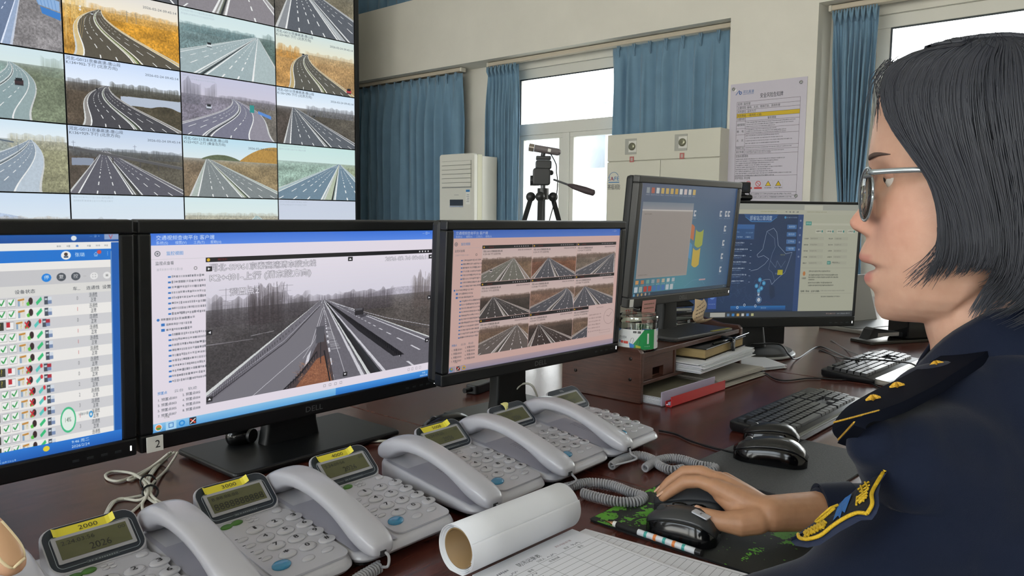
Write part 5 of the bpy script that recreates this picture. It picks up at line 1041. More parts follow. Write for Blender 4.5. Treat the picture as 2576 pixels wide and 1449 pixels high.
# yellow sticker on the monitor foot, staplers, note
M_chr = mat('chrome', '#b5b8bb', .2, metal=1)
obj('yellow_sticker', MB().box(.03, .118, -.060, -.050, .0133, .0138), mat('dull_yellow', '#9c9440', .5), m4)
def stapler(loc, rz, L, label, col, open_=8, mm=None, name='stapler'):
    t = thing(name, label, 'stapler', loc, R(rz)); M = mm or M_blk
    obj('base', MB().prism(rrect(-L / 2, L / 2, -.018, .018, .008), 'z', 0, .006), M, t, bevel=.001)
    obj('anvil', MB().box(L * .33, L * .45, -.008, .008, .0055, .009), M_chr, t)
    Q = Matrix.Translation((-L * .42, 0, .012)) @ Matrix.Rotation(R(-open_), 4, 'Y')
    obj('magazine', MB().box(0, L * .88, -.008, .008, 0, .009).xf(Q), M_chr, t, bevel=.001)
    pr = [(0, .010), (L * .9, .010), (L * .92, .016), (L * .8, .026), (L * .4, .030), (.0, .026), (-.008, .018)]
    obj('handle', MB().prism([(x, z + .002) for x, z in pr], 'y', -.011, .011).xf(Q), M, t, bevel=.003)
    obj('pin', MB().tube([(-L * .38, -.014, .018), (-L * .38, .014, .018)], .004, 10), M_chr, t)
    return t
hp = thing('hole_punch', 'flat chrome and black paper punch on the right end of the shelf', 'hole punch', (1.845, 1.008, ZS + .0003), R(-14))
obj('base', MB().prism(rrect(-.085, .085, -.035, .035, .008), 'z', 0, .005), M_blk, hp, bevel=.001); obj('tray', MB().box(-.07, .07, -.030, .030, .005, .010), M_chr, hp, bevel=.002)
obj('lever', MB().prism([(-.088, .014), (.075, .018), (.08, .024), (.0, .030), (-.088, .020)], 'y', -.026, .026), mat('steel_grey', '#6f7678', .25, metal=.8), hp, bevel=.003)
for x in (-.05, .0, .05): obj('punch_pin', MB().lathe([(.004, .008), (.004, .022), (0, .022)], (x, -.02, 0), 12), M_chr, hp)
obj('hinge_pin', MB().tube([(.075, -.034, .018), (.075, .034, .018)], .005, 10), M_chr, hp)
stapler((1.838, 1.005, ZS + .0315), -20, .15, 'black stapler lying open on top of the chrome punch', None, open_=-1)
st = thing('stapler', 'black stapler standing tilted behind the curled tan note', 'stapler', (1.80, 1.022, ZS + .047), R(158))
obj('base', MB().prism([(-.08, .03), (-.075, .048), (.06, .012), (.075, .004), (.075, 0), (.05, 0)], 'y', -.014, .014), M_blk, st, bevel=.003)
obj('arm', MB().prism([(-.075, .062), (-.06, .078), (.03, .046), (.078, .012), (.07, .004), (.03, .022)], 'y', -.013, .013), mat('gloss_black', '#0c0d0e', .15), st, bevel=.004)
obj('pin', MB().tube([(.07, -.016, .008), (.07, .016, .008)], .004, 10), M_chr, st)
# curled tan note taped under the grey monitor
nz = thing('curled_note', 'curled tan note hanging from the lower edge of the grey monitor', 'note', onY(1765, 800, .865))
Z0 = nz.location.copy(); pts = [onY(1748, 752, .868), onY(1747, 775, .862), onY(1742, 790, .855), onY(1743, 803, .850), onY(1752, 812, .855), onY(1768, 812, .872)]
pr = [onY(1768, 757, .868), onY(1771, 752, .862), onY(1778, 768, .855), onY(1770, 790, .850), onY(1772, 803, .855), onY(1795, 798, .880)]
NN = 10; rows = []
L1, L2 = crom(pts, 5), crom(pr, 5)
for a, b in zip(L1, L2): rows.append([a.lerp(b, k / 6) - Z0 + Vector((0, -.004 * math.sin(math.pi * k / 6), 0)) for k in range(7)])
no = obj('paper', MB().rings(rows, cap=False, closed=False), mat('tan_paper', '#b9a283', .7), nz, smooth=True); no.modifiers.new('t', 'SOLIDIFY').thickness = .0004
mb = MB()
for i in range(6, 22, 3):
    r = rows[i]; 
    for k in range(1, 5): p = r[k] + Vector((0, -.0012, 0)); q = r[k + 1] + Vector((0, -.0012, 0)); mb.add([p, p.lerp(q, .7), p.lerp(q, .7) + Vector((0, 0, .0022)), p + Vector((0, 0, .0022))], [(0, 1, 2, 3)])
obj('handwriting', mb, mat('faded_ink', '#6b5c50', .7), nz)
# pink note and small tag on monitor 4
T4 = Matrix.Translation((0, 0, .946 - ZS + .1545)) @ Matrix.Rotation(R(5), 4, 'X')
pk = thing('sticky_note', 'small pink handwritten note under the grey monitor', 'note', m4.location, R(-5.5)); 
pk_o = obj('paper', MB().box(-.172, -.118, -.0012, -.0004, -.172, -.140).xf(T4), mat('pink_paper', '#c4918c', .7), pk)
mb = MB(); rr_ = np.random.RandomState(3)
for k in range(2):
    x = -.165
    while x < -.126: wd = .002 + .003 * rr_.rand(); mb.add([(x, -.0016, -.150 - .010 * k), (x + wd, -.0016, -.151 - .010 * k), (x + wd, -.0016, -.1475 - .010 * k), (x, -.0016, -.148 - .010 * k)], [(0, 1, 2, 3)]); x += wd + .0012
obj('handwriting', mb.xf(T4), mat('faded_ink', '#6b5c50', .7), pk)
obj('number_tag', MB().box(-.222, -.208, -.0015, -.0003, -.152, -.134).xf(T4), mat('paper_white', '#e6e6e2', .6), m4)
# yellow note on the wide monitor
T5 = Matrix.Translation((0, 0, .836 - ZD + .187)) @ Matrix.Rotation(R(2), 4, 'X')
yn = thing('sticky_note', 'small yellow note stuck on the map screen of the wide monitor', 'note', m5.location, R(-40))
obj('paper', MB().box(.047, .063, .002, .0032, -.030, -.015).xf(T5), mat('note_yellow', '#c4bd44', .6), yn)
# webcam on top of the wide monitor
wc = thing('webcam', 'small black webcam clipped on top of the wide monitor', 'webcam', at(1868, 512, 2.235), R(-40))
obj('clip', MB().box(-.022, .022, -.012, .045, .0, .010).box(-.020, .020, .03, .045, -.04, .0), M_blk, wc, bevel=.003); obj('stem', MB().tube([(0, .0, .010), (-.004, .0, .04)], .010, 12), M_blk, wc)
obj('head', MB().prism(rrect(-.022, .012, .030, .062, .005), 'y', -.025, .014), M_blk, wc, bevel=.003); obj('arm', MB().box(-.018, .024, -.018, .018, .010, .026), mat('gloss_black', '#0c0d0e', .15), wc, bevel=.006)
obj('lens', MB().tube([(-.006, -.0265, .046), (-.006, -.0235, .046)], .009, 16), mat('lens_dark', '#1c2430', .05), wc)
obj('cable', MB().tube(crom([(.012, .012, .05), (.030, .02, .03), (.036, .03, -.01), (.034, .05, -.05)], 6), .0015, 6), M_blk, wc)

# ================================================================== KEYBOARDS
M_kb = mat('keyboard_black', '#141517', .35); M_kc = mat('keycap', '#17181b', .32, spec=.6)
LAY = [[1] + [0] + [1] * 4 + [.4] + [1] * 4 + [.4] + [1] * 4, [1] * 13 + [2], [1.5] + [1] * 12 + [1.5], [1.75] + [1] * 11 + [2.25], [2.25] + [1] * 10 + [2.75], [1.25, 1.25, 1.25, 6.25, 1.25, 1.25, 1.25, 1.25]]
def keyboard(cx, cy, rz, W, D, label, palm=0, zt=.018, h=.006):
    t = thing('keyboard', label, 'keyboard', (cx, cy, ZD), R(rz)); sl = .055
    zf = lambda y: .014 + sl * (y + D / 2)
    o = rrect(-W / 2, W / 2, -D / 2, D / 2, .010, 4)
    obj('case', MB().rings([[(x * .985, y * .97, .002) for x, y in o], [(x, y, .008) for x, y in o], [(x, y, zf(y) - .002) for x, y in o], [(x * .99, y * .97, zf(y)) for x, y in o]]), M_kb, t, smooth=True, auto=40)
    if palm: obj('palm_rest', MB().rings([[(x, y, z) for x, y in rrect(-W / 2 + .002, W / 2 - .002, -D / 2 - palm, -D / 2 + .004, .012, 4)] for z in (.002, .010)] + [[(x * .99, y, .011 + (.004 if y > -D / 2 - palm * .5 else 0)) for x, y in rrect(-W / 2 + .003, W / 2 - .003, -D / 2 - palm + .003, -D / 2 + .003, .012, 4)]]), mat('palm_silver', '#8e8a84', .22, metal=.5), t, smooth=True, auto=40)
    else: obj('front_strip', MB().box(-W / 2 + .003, W / 2 - .003, -D / 2 - .001, -D / 2 + .010, .004, .0155), mat('strip_gloss', '#4a4b4d', .15, metal=.5), t, bevel=.002)
    u = (W - .02) / 22.6; ky = (D - .030) / 6.3; meshes = {}
    def k(x, y, w):
        key_ = round(w, 2)
        if key_ not in meshes:
            a, b = w * u / 2 - .0010, ky / 2 - .0010; m_ = MB().rings([[(p, q, 0) for p, q in ((-a, -b), (a, -b), (a, b), (-a, b))], [(p * .93, q * .86 + .0006, h) for p, q in ((-a, -b), (a, -b), (a, b), (-a, b))]])
            meshes[key_] = mesh_of('key', m_, M_kc)
        o_ = obj('key', meshes[key_], M_kc, t); o_.location = (x, y, zf(y) - .0005); o_.rotation_euler = (math.atan(sl), 0, 0)
    for r, row in enumerate(LAY):
        y = D / 2 - .012 - ky * .5 - r * ky - (.002 if r else 0); x = -W / 2 + .010
        for w_ in row:
            if w_ == 0: x += u; continue
            if w_ < .6: x += w_ * u; continue
            k(x + w_ * u / 2, y, w_); x += w_ * u
        x0 = -W / 2 + .010 + 15.4 * u
        if r in (0, 1, 2): [k(x0 + (i + .5) * u, y, 1) for i in range(3)]
        if r == 4: k(x0 + 1.5 * u, y, 1)
        if r == 5: [k(x0 + (i + .5) * u, y, 1) for i in range(3)]
        x0 = -W / 2 + .010 + 18.6 * u
        if r > 0: [k(x0 + (i + .5) * u, y, 1) for i in range(4 if r < 5 else 3)]
    return t
keyboard(1.555, .538, -1.5, .405, .135, 'slim black keyboard in front of the mice on the grey pad')
keyboard(2.19, .575, -3, .400, .135, 'black keyboard with a silver palm rest beyond the slim keyboard', palm=.050, h=.009)

# ================================================================== MICE AND PADS
def mouse(loc, rz, label, L=.112, W=.062, H=.037, top='#26282b', side='#0e0f10', rt=.35, rs_=.12, wheel=True, tagn=None, flare=1.0, extra=False):
    t = thing('computer_mouse', label, 'mouse', loc, R(rz)); N = 14; n = 28; M1 = mat('mouse_top_' + top, top, rt); M2 = mat('mouse_side_' + side, side, rs_)
    def sec(f):   # f 0 back .. 1 front
        e = (f - .44) / (.45 if f < .44 else .57); hw = W / 2 * (max(0, 1 - abs(e) ** 3.0)) ** .48 * (1 - .10 * f * flare + .05 * math.cos(f * 6)); e2 = (f - .36) / (.37 if f < .36 else .70); hz = H * (.10 + .90 * (max(0, 1 - abs(e2) ** 2.3)) ** .60)
        return max(hw, .004), max(hz, .005)
    rings = []; 
    for i in range(N + 1):
        f = .012 + .976 * i / N; hw, hz = sec(f); y = (f - .5) * L; r = []
        for k in range(n):
            a = math.pi * k / (n - 1); r.append((hw * math.copysign(abs(math.cos(a)) ** .62, math.cos(a)) * (1 - .12 * math.sin(a)), y, .001 + hz * math.sin(a) ** .8))
        rings.append(r)
    split = .55
    body = MB().rings([[(x * .985, y, min(z, .001 + sec(.012 + .976 * i / N)[1] * .72)) for x, y, z in r] for i, r in enumerate(rings)])
    obj('body', body, M2, t, smooth=True, auto=55)
    tp = MB().rings([[p for p in r if p[2] > -1][6:-6] for r in rings], cap=False, closed=False)
    o = obj('top_shell', tp, M1, t, smooth=True); s = o.modifiers.new('s', 'SOLIDIFY'); s.thickness = .0022; s.offset = .2
    hw, hz = sec(.80)
    if wheel: obj('scroll_wheel', MB().tube([(-.003, L * .29, hz * 1.0 - .001), (.003, L * .29, hz * 1.0 - .001)], .0075, 18), mat('wheel', '#2b2c2e', .4), t, smooth=True, auto=40)
    obj('button_split', MB().tube([(0, L * (f - .5), sec(f)[1] + .0018) for f in (.62, .68, .74)] , .0005, 4), mat('slot_dark', '#26262a', .6), t)
    if extra:
        for a in (-.004, .020): obj('side_button', MB().tube([(-W / 2 * .90, a + p, .0235 + .002 * q) for p, q in ((-.009, 0), (-.004, 1), (.004, 1), (.009, 0))], .003, 8), mat('gloss_black', '#0c0d0e', .15), t, smooth=True)
    if tagn:
        M = Matrix.Translation((-.008, -L * .27, sec(.23)[1] + .0016)) @ Matrix.Rotation(R(12), 4, 'X') @ Matrix.Rotation(R(80), 4, 'Z')
        q = obj('number_tag', MB().prism(rrect(-.011, .011, -.0065, .0065, .002), 'z', -.001, .0006).xf(M), mat('tag_white', '#b9bcc4', .4), t); obj('tag_number', text_mb(tagn, .006, M @ Matrix.Translation((0, 0, .0009))), mat('ink', '#26282c', .6), q)
    return t
mp2 = thing('mouse_pad', 'plain dark grey mouse pad under two black mice', 'mouse pad', (1.235, .452, ZD), R(-3.5))
obj('sheet', MB().prism(rrect(-.152, .152, -.105, .11, .006), 'z', 0, .0035), mat('pad_grey', '#45474a', .8, bump=.6, bscale=500, noise=.15, nscale=300), mp2, bevel=.0006)
# green pad
c = Cv(800, 800, '#101512'); rs = np.random.RandomState(31); nz_ = noise2(800, 800, 10, 10, rs) * .5 + noise2(800, 800, 34, 34, rs) * .3 + noise2(800, 800, 110, 110, rs) * .2
Y, X = np.mgrid[0:800, 0:800] / 800.
blob = np.exp(-(((X - .16) / .22) ** 2 + ((Y - .22) / .20) ** 2)) + .95 * np.exp(-(((X - .80) / .26) ** 2 + ((Y - .86) / .2) ** 2)) + .6 * np.exp(-(((X - .5) / .3) ** 2 + ((Y - .05) / .12) ** 2))
m = (nz_ + .34 * blob > .72)[..., None]; c.a = np.where(m, hexc('#4f8f24') * (.8 + .4 * nz_[..., None]), c.a)
for cx_, cy_, s in ((.16, .24, 1), (.80, .84, 1.1)):
    for r0, a0, a1, tt in ((.12, 20, 250, 20), (.075, 160, 420, 16), (.17, 200, 330, 16), (.035, 0, 260, 12)):
        pts = [((cx_ + s * r0 * math.cos(R(a)) * 1.1) * 800, (cy_ + s * r0 * .8 * math.sin(R(a))) * 800) for a in range(a0, a1, 10)]
        c.line(pts, '#0e1210', tt)
for i in range(260): x, y = rs.rand() * 800, rs.rand() * 800; c.disk(x, y, 1 + 4 * rs.rand() ** 3, ('#4f8f24', '#0e1210')[i % 2])
mp1 = thing('mouse_pad', 'black mouse pad splattered with bright green under the hand', 'mouse pad', (.945, .43, ZD), R(-1))
obj('sheet', MB().prism(rrect(-.128, .128, -.13, .13, .006), 'z', 0, .0028), mat('pad_edge', '#16181a', .7), mp1)
obj('print', MB().add([(-.1275, -.1295, .00285), (.1275, -.1295, .00285), (.1275, .1295, .00285), (-.1275, .1295, .00285)], [(0, 1, 2, 3)]), img_mat('pad_print', c.a, emit=False, rough=.75), mp1, uvplane=(0, 1, -.1275, .1275, -.1295, .1295))
ma = mouse((.925, .460, ZD + .003), 27, 'dark grey matte mouse held under the hand', L=.112, W=.066, H=.042, top='#2b2d31', side='#1d1e21', rt=.55, rs_=.45, extra=True)
mouse((.853, .440, ZD + .003), 10, 'black mouse with a white tag numbered 3, on the green pad', L=.094, W=.060, H=.038, top='#2e3032', side='#0b0c0d', rt=.3, tagn='3')
mouse((1.222, .474, ZD + .0037), 16, 'glossy black corded mouse at the front of the grey pad', L=.120, W=.066, H=.040, top='#1c1d1e', side='#050506', rt=.22)
mouse((1.335, .518, ZD + .0037), 20, 'small black mouse behind the corded mouse on the grey pad', L=.098, W=.058, H=.033, top='#141516', side='#060607', rt=.3)
mouse((.985, 1.0, ZD), 60, 'black mouse behind the phones, next to a monitor foot', L=.10, W=.06, H=.034, top='#101112', side='#060607', rt=.25)

# ================================================================== NOTEPAD, SHEETS, PEN
def print_page(W, H, seed, full=True):
    c = Cv(W, H, '#dcdde4'); ink = '#50525a'; rs = np.random.RandomState(seed)
    if full:
        c.text(W * .40, 40, '防汛记录表', 20, '#3c3e46', width=130, anchor='c'); c.scrib(W * .10, 22, 60, 14, '#3a3c48', rs, .8); c.scrib(W * .68, 20, 90, 14, '#8a6a74', rs, .6)
        c.text(20, 66, '值班时间', 11, ink); c.text(W * .42, 66, '交班人', 11, ink); c.text(W * .70, 66, '班次', 11, ink)
        for x, y in ((90, 54), (W * .52, 54), (W * .78, 54)): 
            p = [(x + i * 4, y + 14 * rs.rand()) for i in range(14)]; c.line(p, '#26283a', 1.6)
    y = 76; xs = [16, 110, 250, 390, W - 16]
    while y < H - 10: c.line([(16, y), (W - 16, y)], '#6c6e76', 1.5); y += 30
    for x in xs: c.line([(x, 76), (x, y - 30)], '#6c6e76', 1.5)
    if full:
        for k, s in enumerate(('时间', '事项', '处理结果', '备注')): c.text((xs[k] + xs[k + 1]) / 2, 97, s, 11, ink, anchor='c')
        for r_ in range(3):
            for x in (30, 130): p = [(x + i * 4, 112 + 30 * r_ + 14 * rs.rand()) for i in range(15)]; c.line(p, '#26283a', 1.6)
    return c.a
def leaf_sheet(name, label, corners, z, m, th=.0006, group=None, img=None, n=1):
    c0 = sum((Vector(c) for c in corners), Vector((0, 0))) / 4; t = thing(name, label, 'paper', (c0.x, c0.y, z))
    for k in range(n):
        P = [(c[0] - c0.x + .0012 * k, c[1] - c0.y - .0008 * k) for c in corners]; obj('sheet', MB().prism(P, 'z', k * th * 1.2, k * th * 1.2 + th), m, t)
    if img is not None:
        P = [(c[0] - c0.x + .0012 * (n - 1), c[1] - c0.y - .0008 * (n - 1), n * th * 1.2 + .0002) for c in corners]; me = bpy.data.meshes.new('print'); me.from_pydata(P, [], [(0, 1, 2, 3)]); uv = me.uv_layers.new(name='uv')
        for l, q in zip(me.loops, ((0, 0), (1, 0), (1, 1), (0, 1))): uv.data[l.index].uv = q
        me.materials.append(img); obj('print', me, img, t)
    return t
M_p1 = img_mat('form_print', print_page(600, 860, 5), emit=False, rough=.75); M_p2 = img_mat('form_print_b', print_page(600, 860, 6, False), emit=False, rough=.75)
leaf_sheet('form_sheet', 'white form sheet under the notepad, its grid showing at the right', [(.60, .268), (.811, .285), (.785, .545), (.565, .55)], ZD + .0032, M_pap, img=M_p2, n=2)
npd = thing('notepad', 'notepad turned to a form page, its used pages rolled back into a tube', 'notepad', (.665, .50, ZD + .006))
Wp = .185; x0, x1 = -.085, .095; yb, yt = -.225, .052; zt = .007
for k in range(5): obj('sheet', MB().prism([(x0 + .0006 * k, yb), (x1 - .0005 * k, yb), (x1 - .0005 * k, yt), (x0 + .0006 * k, yt)], 'z', .0012 * k, .0012 * k + .001), M_pap, npd)
me = bpy.data.meshes.new('print'); me.from_pydata([(x0 + .003, yb, .0062), (x1 - .003, yb, .0062), (x1 - .003, yt - .012, .0062), (x0 + .003, yt - .012, .0062)], [], [(0, 1, 2, 3)]); uv = me.uv_layers.new(name='uv')
for l, q in zip(me.loops, ((0, 0), (1, 0), (1, 1), (0, 1))): uv.data[l.index].uv = q
me.materials.append(M_p1); obj('form_page', me, M_p1, npd)
# rolled pages: spiral extruded along x, its mouth at the left
RC = (.068, .0335)
def spiral(turns, r0, r1, n=90): return [(RC[0] + (r0 + (r1 - r0) * i / n) * math.cos(-2 * math.pi * turns * i / n + 3.6), RC[1] + (r0 + (r1 - r0) * i / n) * math.sin(-2 * math.pi * turns * i / n + 3.6)) for i in range(n + 1)]
for k, (r0, r1, tn, dx) in enumerate(((.0225, .0245, 1.0, .004), (.0250, .0262, 1.0, .002), (.0268, .0290, 1.15, 0.0))):
    sp_ = spiral(tn, r0, r1); sp_ = [(a, max(b, .0068)) for a, b in sp_]; rows = [[(x, a, b) for a, b in sp_] for x in (x0 - .008 + dx, x0 * .5, 0, x1 * .5, x1 - .002 - dx)]
    o = obj('rolled_page', MB().rings(rows, cap=False, closed=False), M_pap, npd, smooth=True); o.modifiers.new('t', 'SOLIDIFY').thickness = .0006
o = obj('card_back', MB().rings([[(x, a, b) for a, b in spiral(.96, .0212, .0218)] for x in (x0 - .004, 0, x1 - .006)], cap=False, closed=False), mat('card_tan', '#8d7350', .6), npd, smooth=True); o.modifiers.new('t', 'SOLIDIFY').thickness = .0012
npd.rotation_euler = (0, 0, R(-3))
pn2 = thing('pen', 'ballpoint with black grip and white barrel patterned with orange and teal', 'pen', (.821, .467, ZD + .0075))
a, b = onZ(1522, 1310, ZD + .0075), onZ(1765, 1392, ZD + .0075); d = (b - a); L = d.length; pn2.location = (a + b) / 2; pn2.rotation_euler = (0, 0, math.atan2(d.y, d.x))
obj('tip', MB().lathe([(0, 0), (.0008, .0), (.0012, .006), (.0030, .014)], n=14).xf(Matrix.Translation((-L / 2, 0, 0)) @ Matrix.Rotation(R(90), 4, 'Y')), mat('brass_tip', '#a07858', .25, metal=.8), pn2, smooth=True)
obj('ring', MB().tube([(-L / 2 + .014, 0, 0), (-L / 2 + .019, 0, 0)], .0038, 14), M_white, pn2); obj('grip', MB().tube([(-L / 2 + .019, 0, 0), (-L / 2 + .022, 0, 0), (-L / 2 + .052, 0, 0)], [.0040, .0045, .0043], 14), mat('grip_black', '#141516', .7), pn2, smooth=True, auto=40)
obj('barrel', MB().tube([(-L / 2 + .052, 0, 0), (L / 2 - .008, 0, 0)], .0040, 14), mat('barrel_white', '#c9cdd2', .2), pn2, smooth=True, auto=40)
for k, cc in enumerate(('#3f9a94', '#d07a3c', '#3f9a94', '#d07a3c', '#3f9a94')): s = -L / 2 + .062 + k * .0135; obj('band', MB().tube([(s, 0, 0), (s + .004, 0, 0)], .00415, 14), mat('band_' + cc, cc, .3), pn2)
obj('cap', MB().tube([(L / 2 - .008, 0, 0), (L / 2, 0, 0)], .0042, 14), M_blk, pn2)

# ================================================================== CABLES AND SMALL THINGS ON THE DESK
M_wc = mat('cable_white', '#c8c6ba', .4); M_bc = mat('cable_black', '#131416', .4)
def cable(name, label, pts, r, m, cat='cable', group=None):
    c0 = Vector(pts[0]); c0.z = ZD; o = obj(name, MB().tube([p - c0 for p in crom(pts, 9)], r, 8), m, smooth=True); o.location = c0; return tag(o, label, cat, group)
Z = ZD + .003
wb = thing('cable_bundle', 'bundle of white phone cables tied with black ties under the numbered monitor', 'cables', (.478, 1.117, ZD)); c0 = wb.location
B = lambda x, y, z=Z: onZ(x, y, z) - c0
for pts in ([B(440, 1137, Z + .02), B(405, 1165), B(378, 1200, Z + .006), B(372, 1235, Z + .008), B(360, 1262), B(330, 1290), B(305, 1310)],
            [B(448, 1137, Z + .02), B(420, 1180), B(385, 1215, Z + .006), B(378, 1240, Z + .008), B(400, 1262), B(430, 1272), B(470, 1276)],
            [B(430, 1137, Z + .02), B(395, 1170), B(370, 1205, Z + .006), B(366, 1240, Z + .008), B(385, 1262), B(415, 1272), B(470, 1280)],
            [B(425, 1140, Z + .02), B(375, 1178), B(310, 1208), B(275, 1207), B(266, 1194), B(290, 1186), B(335, 1192), B(362, 1212, Z + .008), B(372, 1238, Z + .01), B(358, 1268), B(362, 1290), B(372, 1310)],
            [B(420, 1150), B(345, 1200), B(322, 1207), B(340, 1198), B(372, 1212, Z + .01), B(380, 1235, Z + .008), B(350, 1258), B(300, 1255), B(275, 1280), B(268, 1300)],
            [B(365, 1245), B(330, 1252), B(285, 1262), B(262, 1300)], [B(362, 1250), B(392, 1262), B(400, 1285), B(404, 1310)]):
    obj('wire', MB().tube(crom(pts, 8), .0021, 8), M_wc, wb, smooth=True)
for x, y in ((372, 1212), (378, 1238)): p = B(x, y, Z + .006); obj('tie', MB().tube([p + Vector((.011 * math.cos(a), .004 * math.sin(a), .009 * math.sin(a))) for a in [k * .45 for k in range(15)]], .0016, 6), M_bc, wb)
cable('cable', 'white cable running across the desk between the labelled telephones and monitors', [onZ(795, 1086, Z), onZ(850, 1102, Z), onZ(930, 1110, Z), onZ(1000, 1106, Z), onZ(1045, 1098, Z)], .0022, M_wc)
cable('cable', 'white cable arching up behind the telephone with the torn scrap', [onZ(1293, 1002, Z), onY(1295, 985, 1.0) + Vector((0, 0, 0)), onY(1315, 966, .99), onY(1340, 972, .97), onZ(1357, 1015, Z + .012)], .0022, M_wc)
cable('cable', 'black mouse cable lying from the last telephone to the corded mouse', [onZ(1658, 1083, Z), onZ(1700, 1092, Z), onZ(1740, 1110, Z), onZ(1800, 1128, Z), onZ(1856, 1140, Z + .004)], .002, M_bc)
cable('cable', 'thin black cable snaking behind the slim keyboard', [onZ(1878, 904, Z), onZ(1920, 935, Z), onZ(1965, 957, Z), onZ(2040, 951, Z), onZ(2120, 955, Z), onZ(2165, 952, Z), onZ(2215, 976, Z), onZ(2260, 985, Z)], .0019, M_bc)
cable('cable', 'black keyboard cable from the far keyboard toward the monitor base', [onZ(2060, 880, Z), onZ(2100, 895, Z), onZ(2130, 903, .79), onZ(2200, 905, .79), onZ(2260, 910, .785), onZ(2300, 918, .78), onZ(2315, 945, Z)], .0022, M_bc)
cable('cable', 'black cable looping across the round base of the wide monitor', [onZ(1890, 866, Z + .03), onZ(1960, 866, Z + .025), onZ(1985, 893, Z + .02), onZ(2005, 902, Z), onZ(2060, 872, Z), onZ(2120, 895, Z + .01), onZ(2160, 908, Z + .03)], .0025, M_bc)
cable('cable', 'thin black cable rising from the desk behind the wide monitor', [onZ(2090, 855, Z), onZ(2130, 880, Z), onZ(2190, 905, .79)], .0018, M_bc)
# round black webcam hanging behind/below the numbered monitor
bw = thing('round_speaker', 'small round black device on the desk under the numbered monitor', 'webcam', (.668, 1.19, ZD))
obj('ball', MB().ball((0, 0, .026), .0235, 20, 12, (1.15, .9, .95)), mat('gloss_black', '#0c0d0e', .15), bw, smooth=True); obj('lens_ring', MB().tube([(.008, -.017, .027), (.010, -.0225, .027)], .012, 18), M_bc, bw, smooth=True, auto=40); obj('foot', MB().lathe([(.014, 0), (.014, .004), (.006, .008), (0, .008)], n=16), M_bc, bw)
bw2 = thing('power_adapter', 'dark cable adapter on the desk behind the monitor with nine views', 'adapter', onZ(1205, 985, ZD), R(10))
obj('case', MB().prism(rrect(-.035, .035, -.016, .016, .008), 'z', 0, .022), M_bc, bw2, bevel=.003); obj('plug', MB().tube([(-.035, 0, .012), (-.055, .004, .012)], .006, 10), M_bc, bw2)
obj('lead', MB().tube(crom([(.035, 0, .012), (.07, .015, .01), (.10, -.01, .004), (.14, .0, .003)], 6), .003, 8), M_bc, bw2, smooth=True)

# ================================================================== FAR END OF THE DESK
pc = thing('mini_computer', 'black box computer behind the round monitor base', 'computer', (2.37, .985, ZD), R(-40))
obj('case', MB().box(-.085, .085, -.03, .12, .004, .105), mat('pc_black', '#16181a', .4), pc, bevel=.004); obj('front_line', MB().box(-.07, .07, -.0315, -.0295, .08, .083), mat('button_grey', '#2e3135', .4), pc)
for x in (-.07, .07): obj('foot', MB().lathe([(.008, 0), (.008, .0042)], (x, 0, 0), 10), M_foot, pc)
bxw = thing('printed_box', 'white box printed with a car wheel and red characters behind the shelf', 'box', (1.97, 1.25, ZD), R(-28))
c = Cv(600, 420, '#c9c4b4'); c.disk(105, 330, 140, '#22242a'); c.disk(105, 330, 112, '#8a4a34', 104); c.disk(105, 330, 92, '#6e7074'); c.disk(105, 330, 20, '#2c2e32')
c.poly([(300, 30), (600, 110), (600, 210), (290, 110)], '#22242a'); c.poly([(300, 60), (430, 120), (420, 140), (300, 90)], '#d8d4c8'); c.text(330, 205, '货真', 30, '#b8453c', width=90); c.text(330, 245, '价实', 30, '#b8453c', width=90); c.poly([(280, 290), (380, 280), (420, 340), (270, 350)], '#30343a')
obj('box', MB().box(-.15, .15, 0, .12, 0, .21), mat('box_white', '#c9c4b4', .5), bxw, bevel=.002)
obj('print', MB().add([(-.149, -.0006, .001), (.149, -.0006, .001), (.149, -.0006, .209), (-.149, -.0006, .209)], [(0, 1, 2, 3)]), img_mat('box_print', c.a, emit=False, rough=.4), bxw, uvplane=(0, 2, -.149, .149, .001, .209))
sp2 = thing('desk_phone_stand', 'black angular device with a raised screen at the far end of the desk', 'device', (2.78, .66, ZD), R(-30))
obj('base', MB().prism(rrect(-.16, .10, -.05, .05, .01), 'z', 0, .010), mat('stand_dark', '#2a2824', .25), sp2, bevel=.002)
obj('block', MB().box(.0, .10, -.045, .045, .010, .085), mat('gloss_black', '#0c0d0e', .15), sp2, bevel=.006)
obj('arm', MB().prism([(-.15, .012), (-.13, .045), (-.12, .052), (.01, .03), (.01, .012), (-.06, .022)], 'y', -.02, .02), M_blk, sp2, bevel=.003)
obj('chrome_strip', MB().box(-.11, -.02, -.024, -.02, .022, .034), M_chr, sp2)
lp = thing('laptop', 'grey laptop standing open behind the black device at the far end', 'laptop', (3.02, .80, ZD), R(-20))
obj('base', MB().box(-.17, .17, -.11, .11, 0, .014), mat('laptop_grey', '#7c7a76', .35, metal=.3), lp, bevel=.003); obj('lid', MB().prism([(.105, .014), (.16, .19), (.165, .19), (.111, .014)], 'x', -.17, .17), mat('laptop_grey', '#7c7a76', .35, metal=.3), lp, bevel=.002)
obj('keys', MB().box(-.15, .15, -.04, .09, .014, .0155), M_kc, lp)
tl = thing('desk_lamp', 'white desk lamp head low at the far end of the desk', 'lamp', (3.38, .60, ZD), R(-20))
obj('base', MB().lathe([(0, 0), (.06, 0), (.06, .008), (.05, .014), (0, .014)], n=28), M_blk, tl, smooth=True, auto=40); obj('arm', MB().tube(crom([(0, 0, .012), (.02, .02, .08), (.0, .0, .115)], 5), .006, 10), M_blk, tl); obj('head', MB().prism(rrect(-.08, .08, -.04, .04, .018), 'z', .11, .135), mat('lamp_white', '#bdb9b4', .3), tl, bevel=.006)
gl = thing('water_glass', 'clear tumbler beside the collar of the seated woman', 'glass', (2.62, .49, ZD))
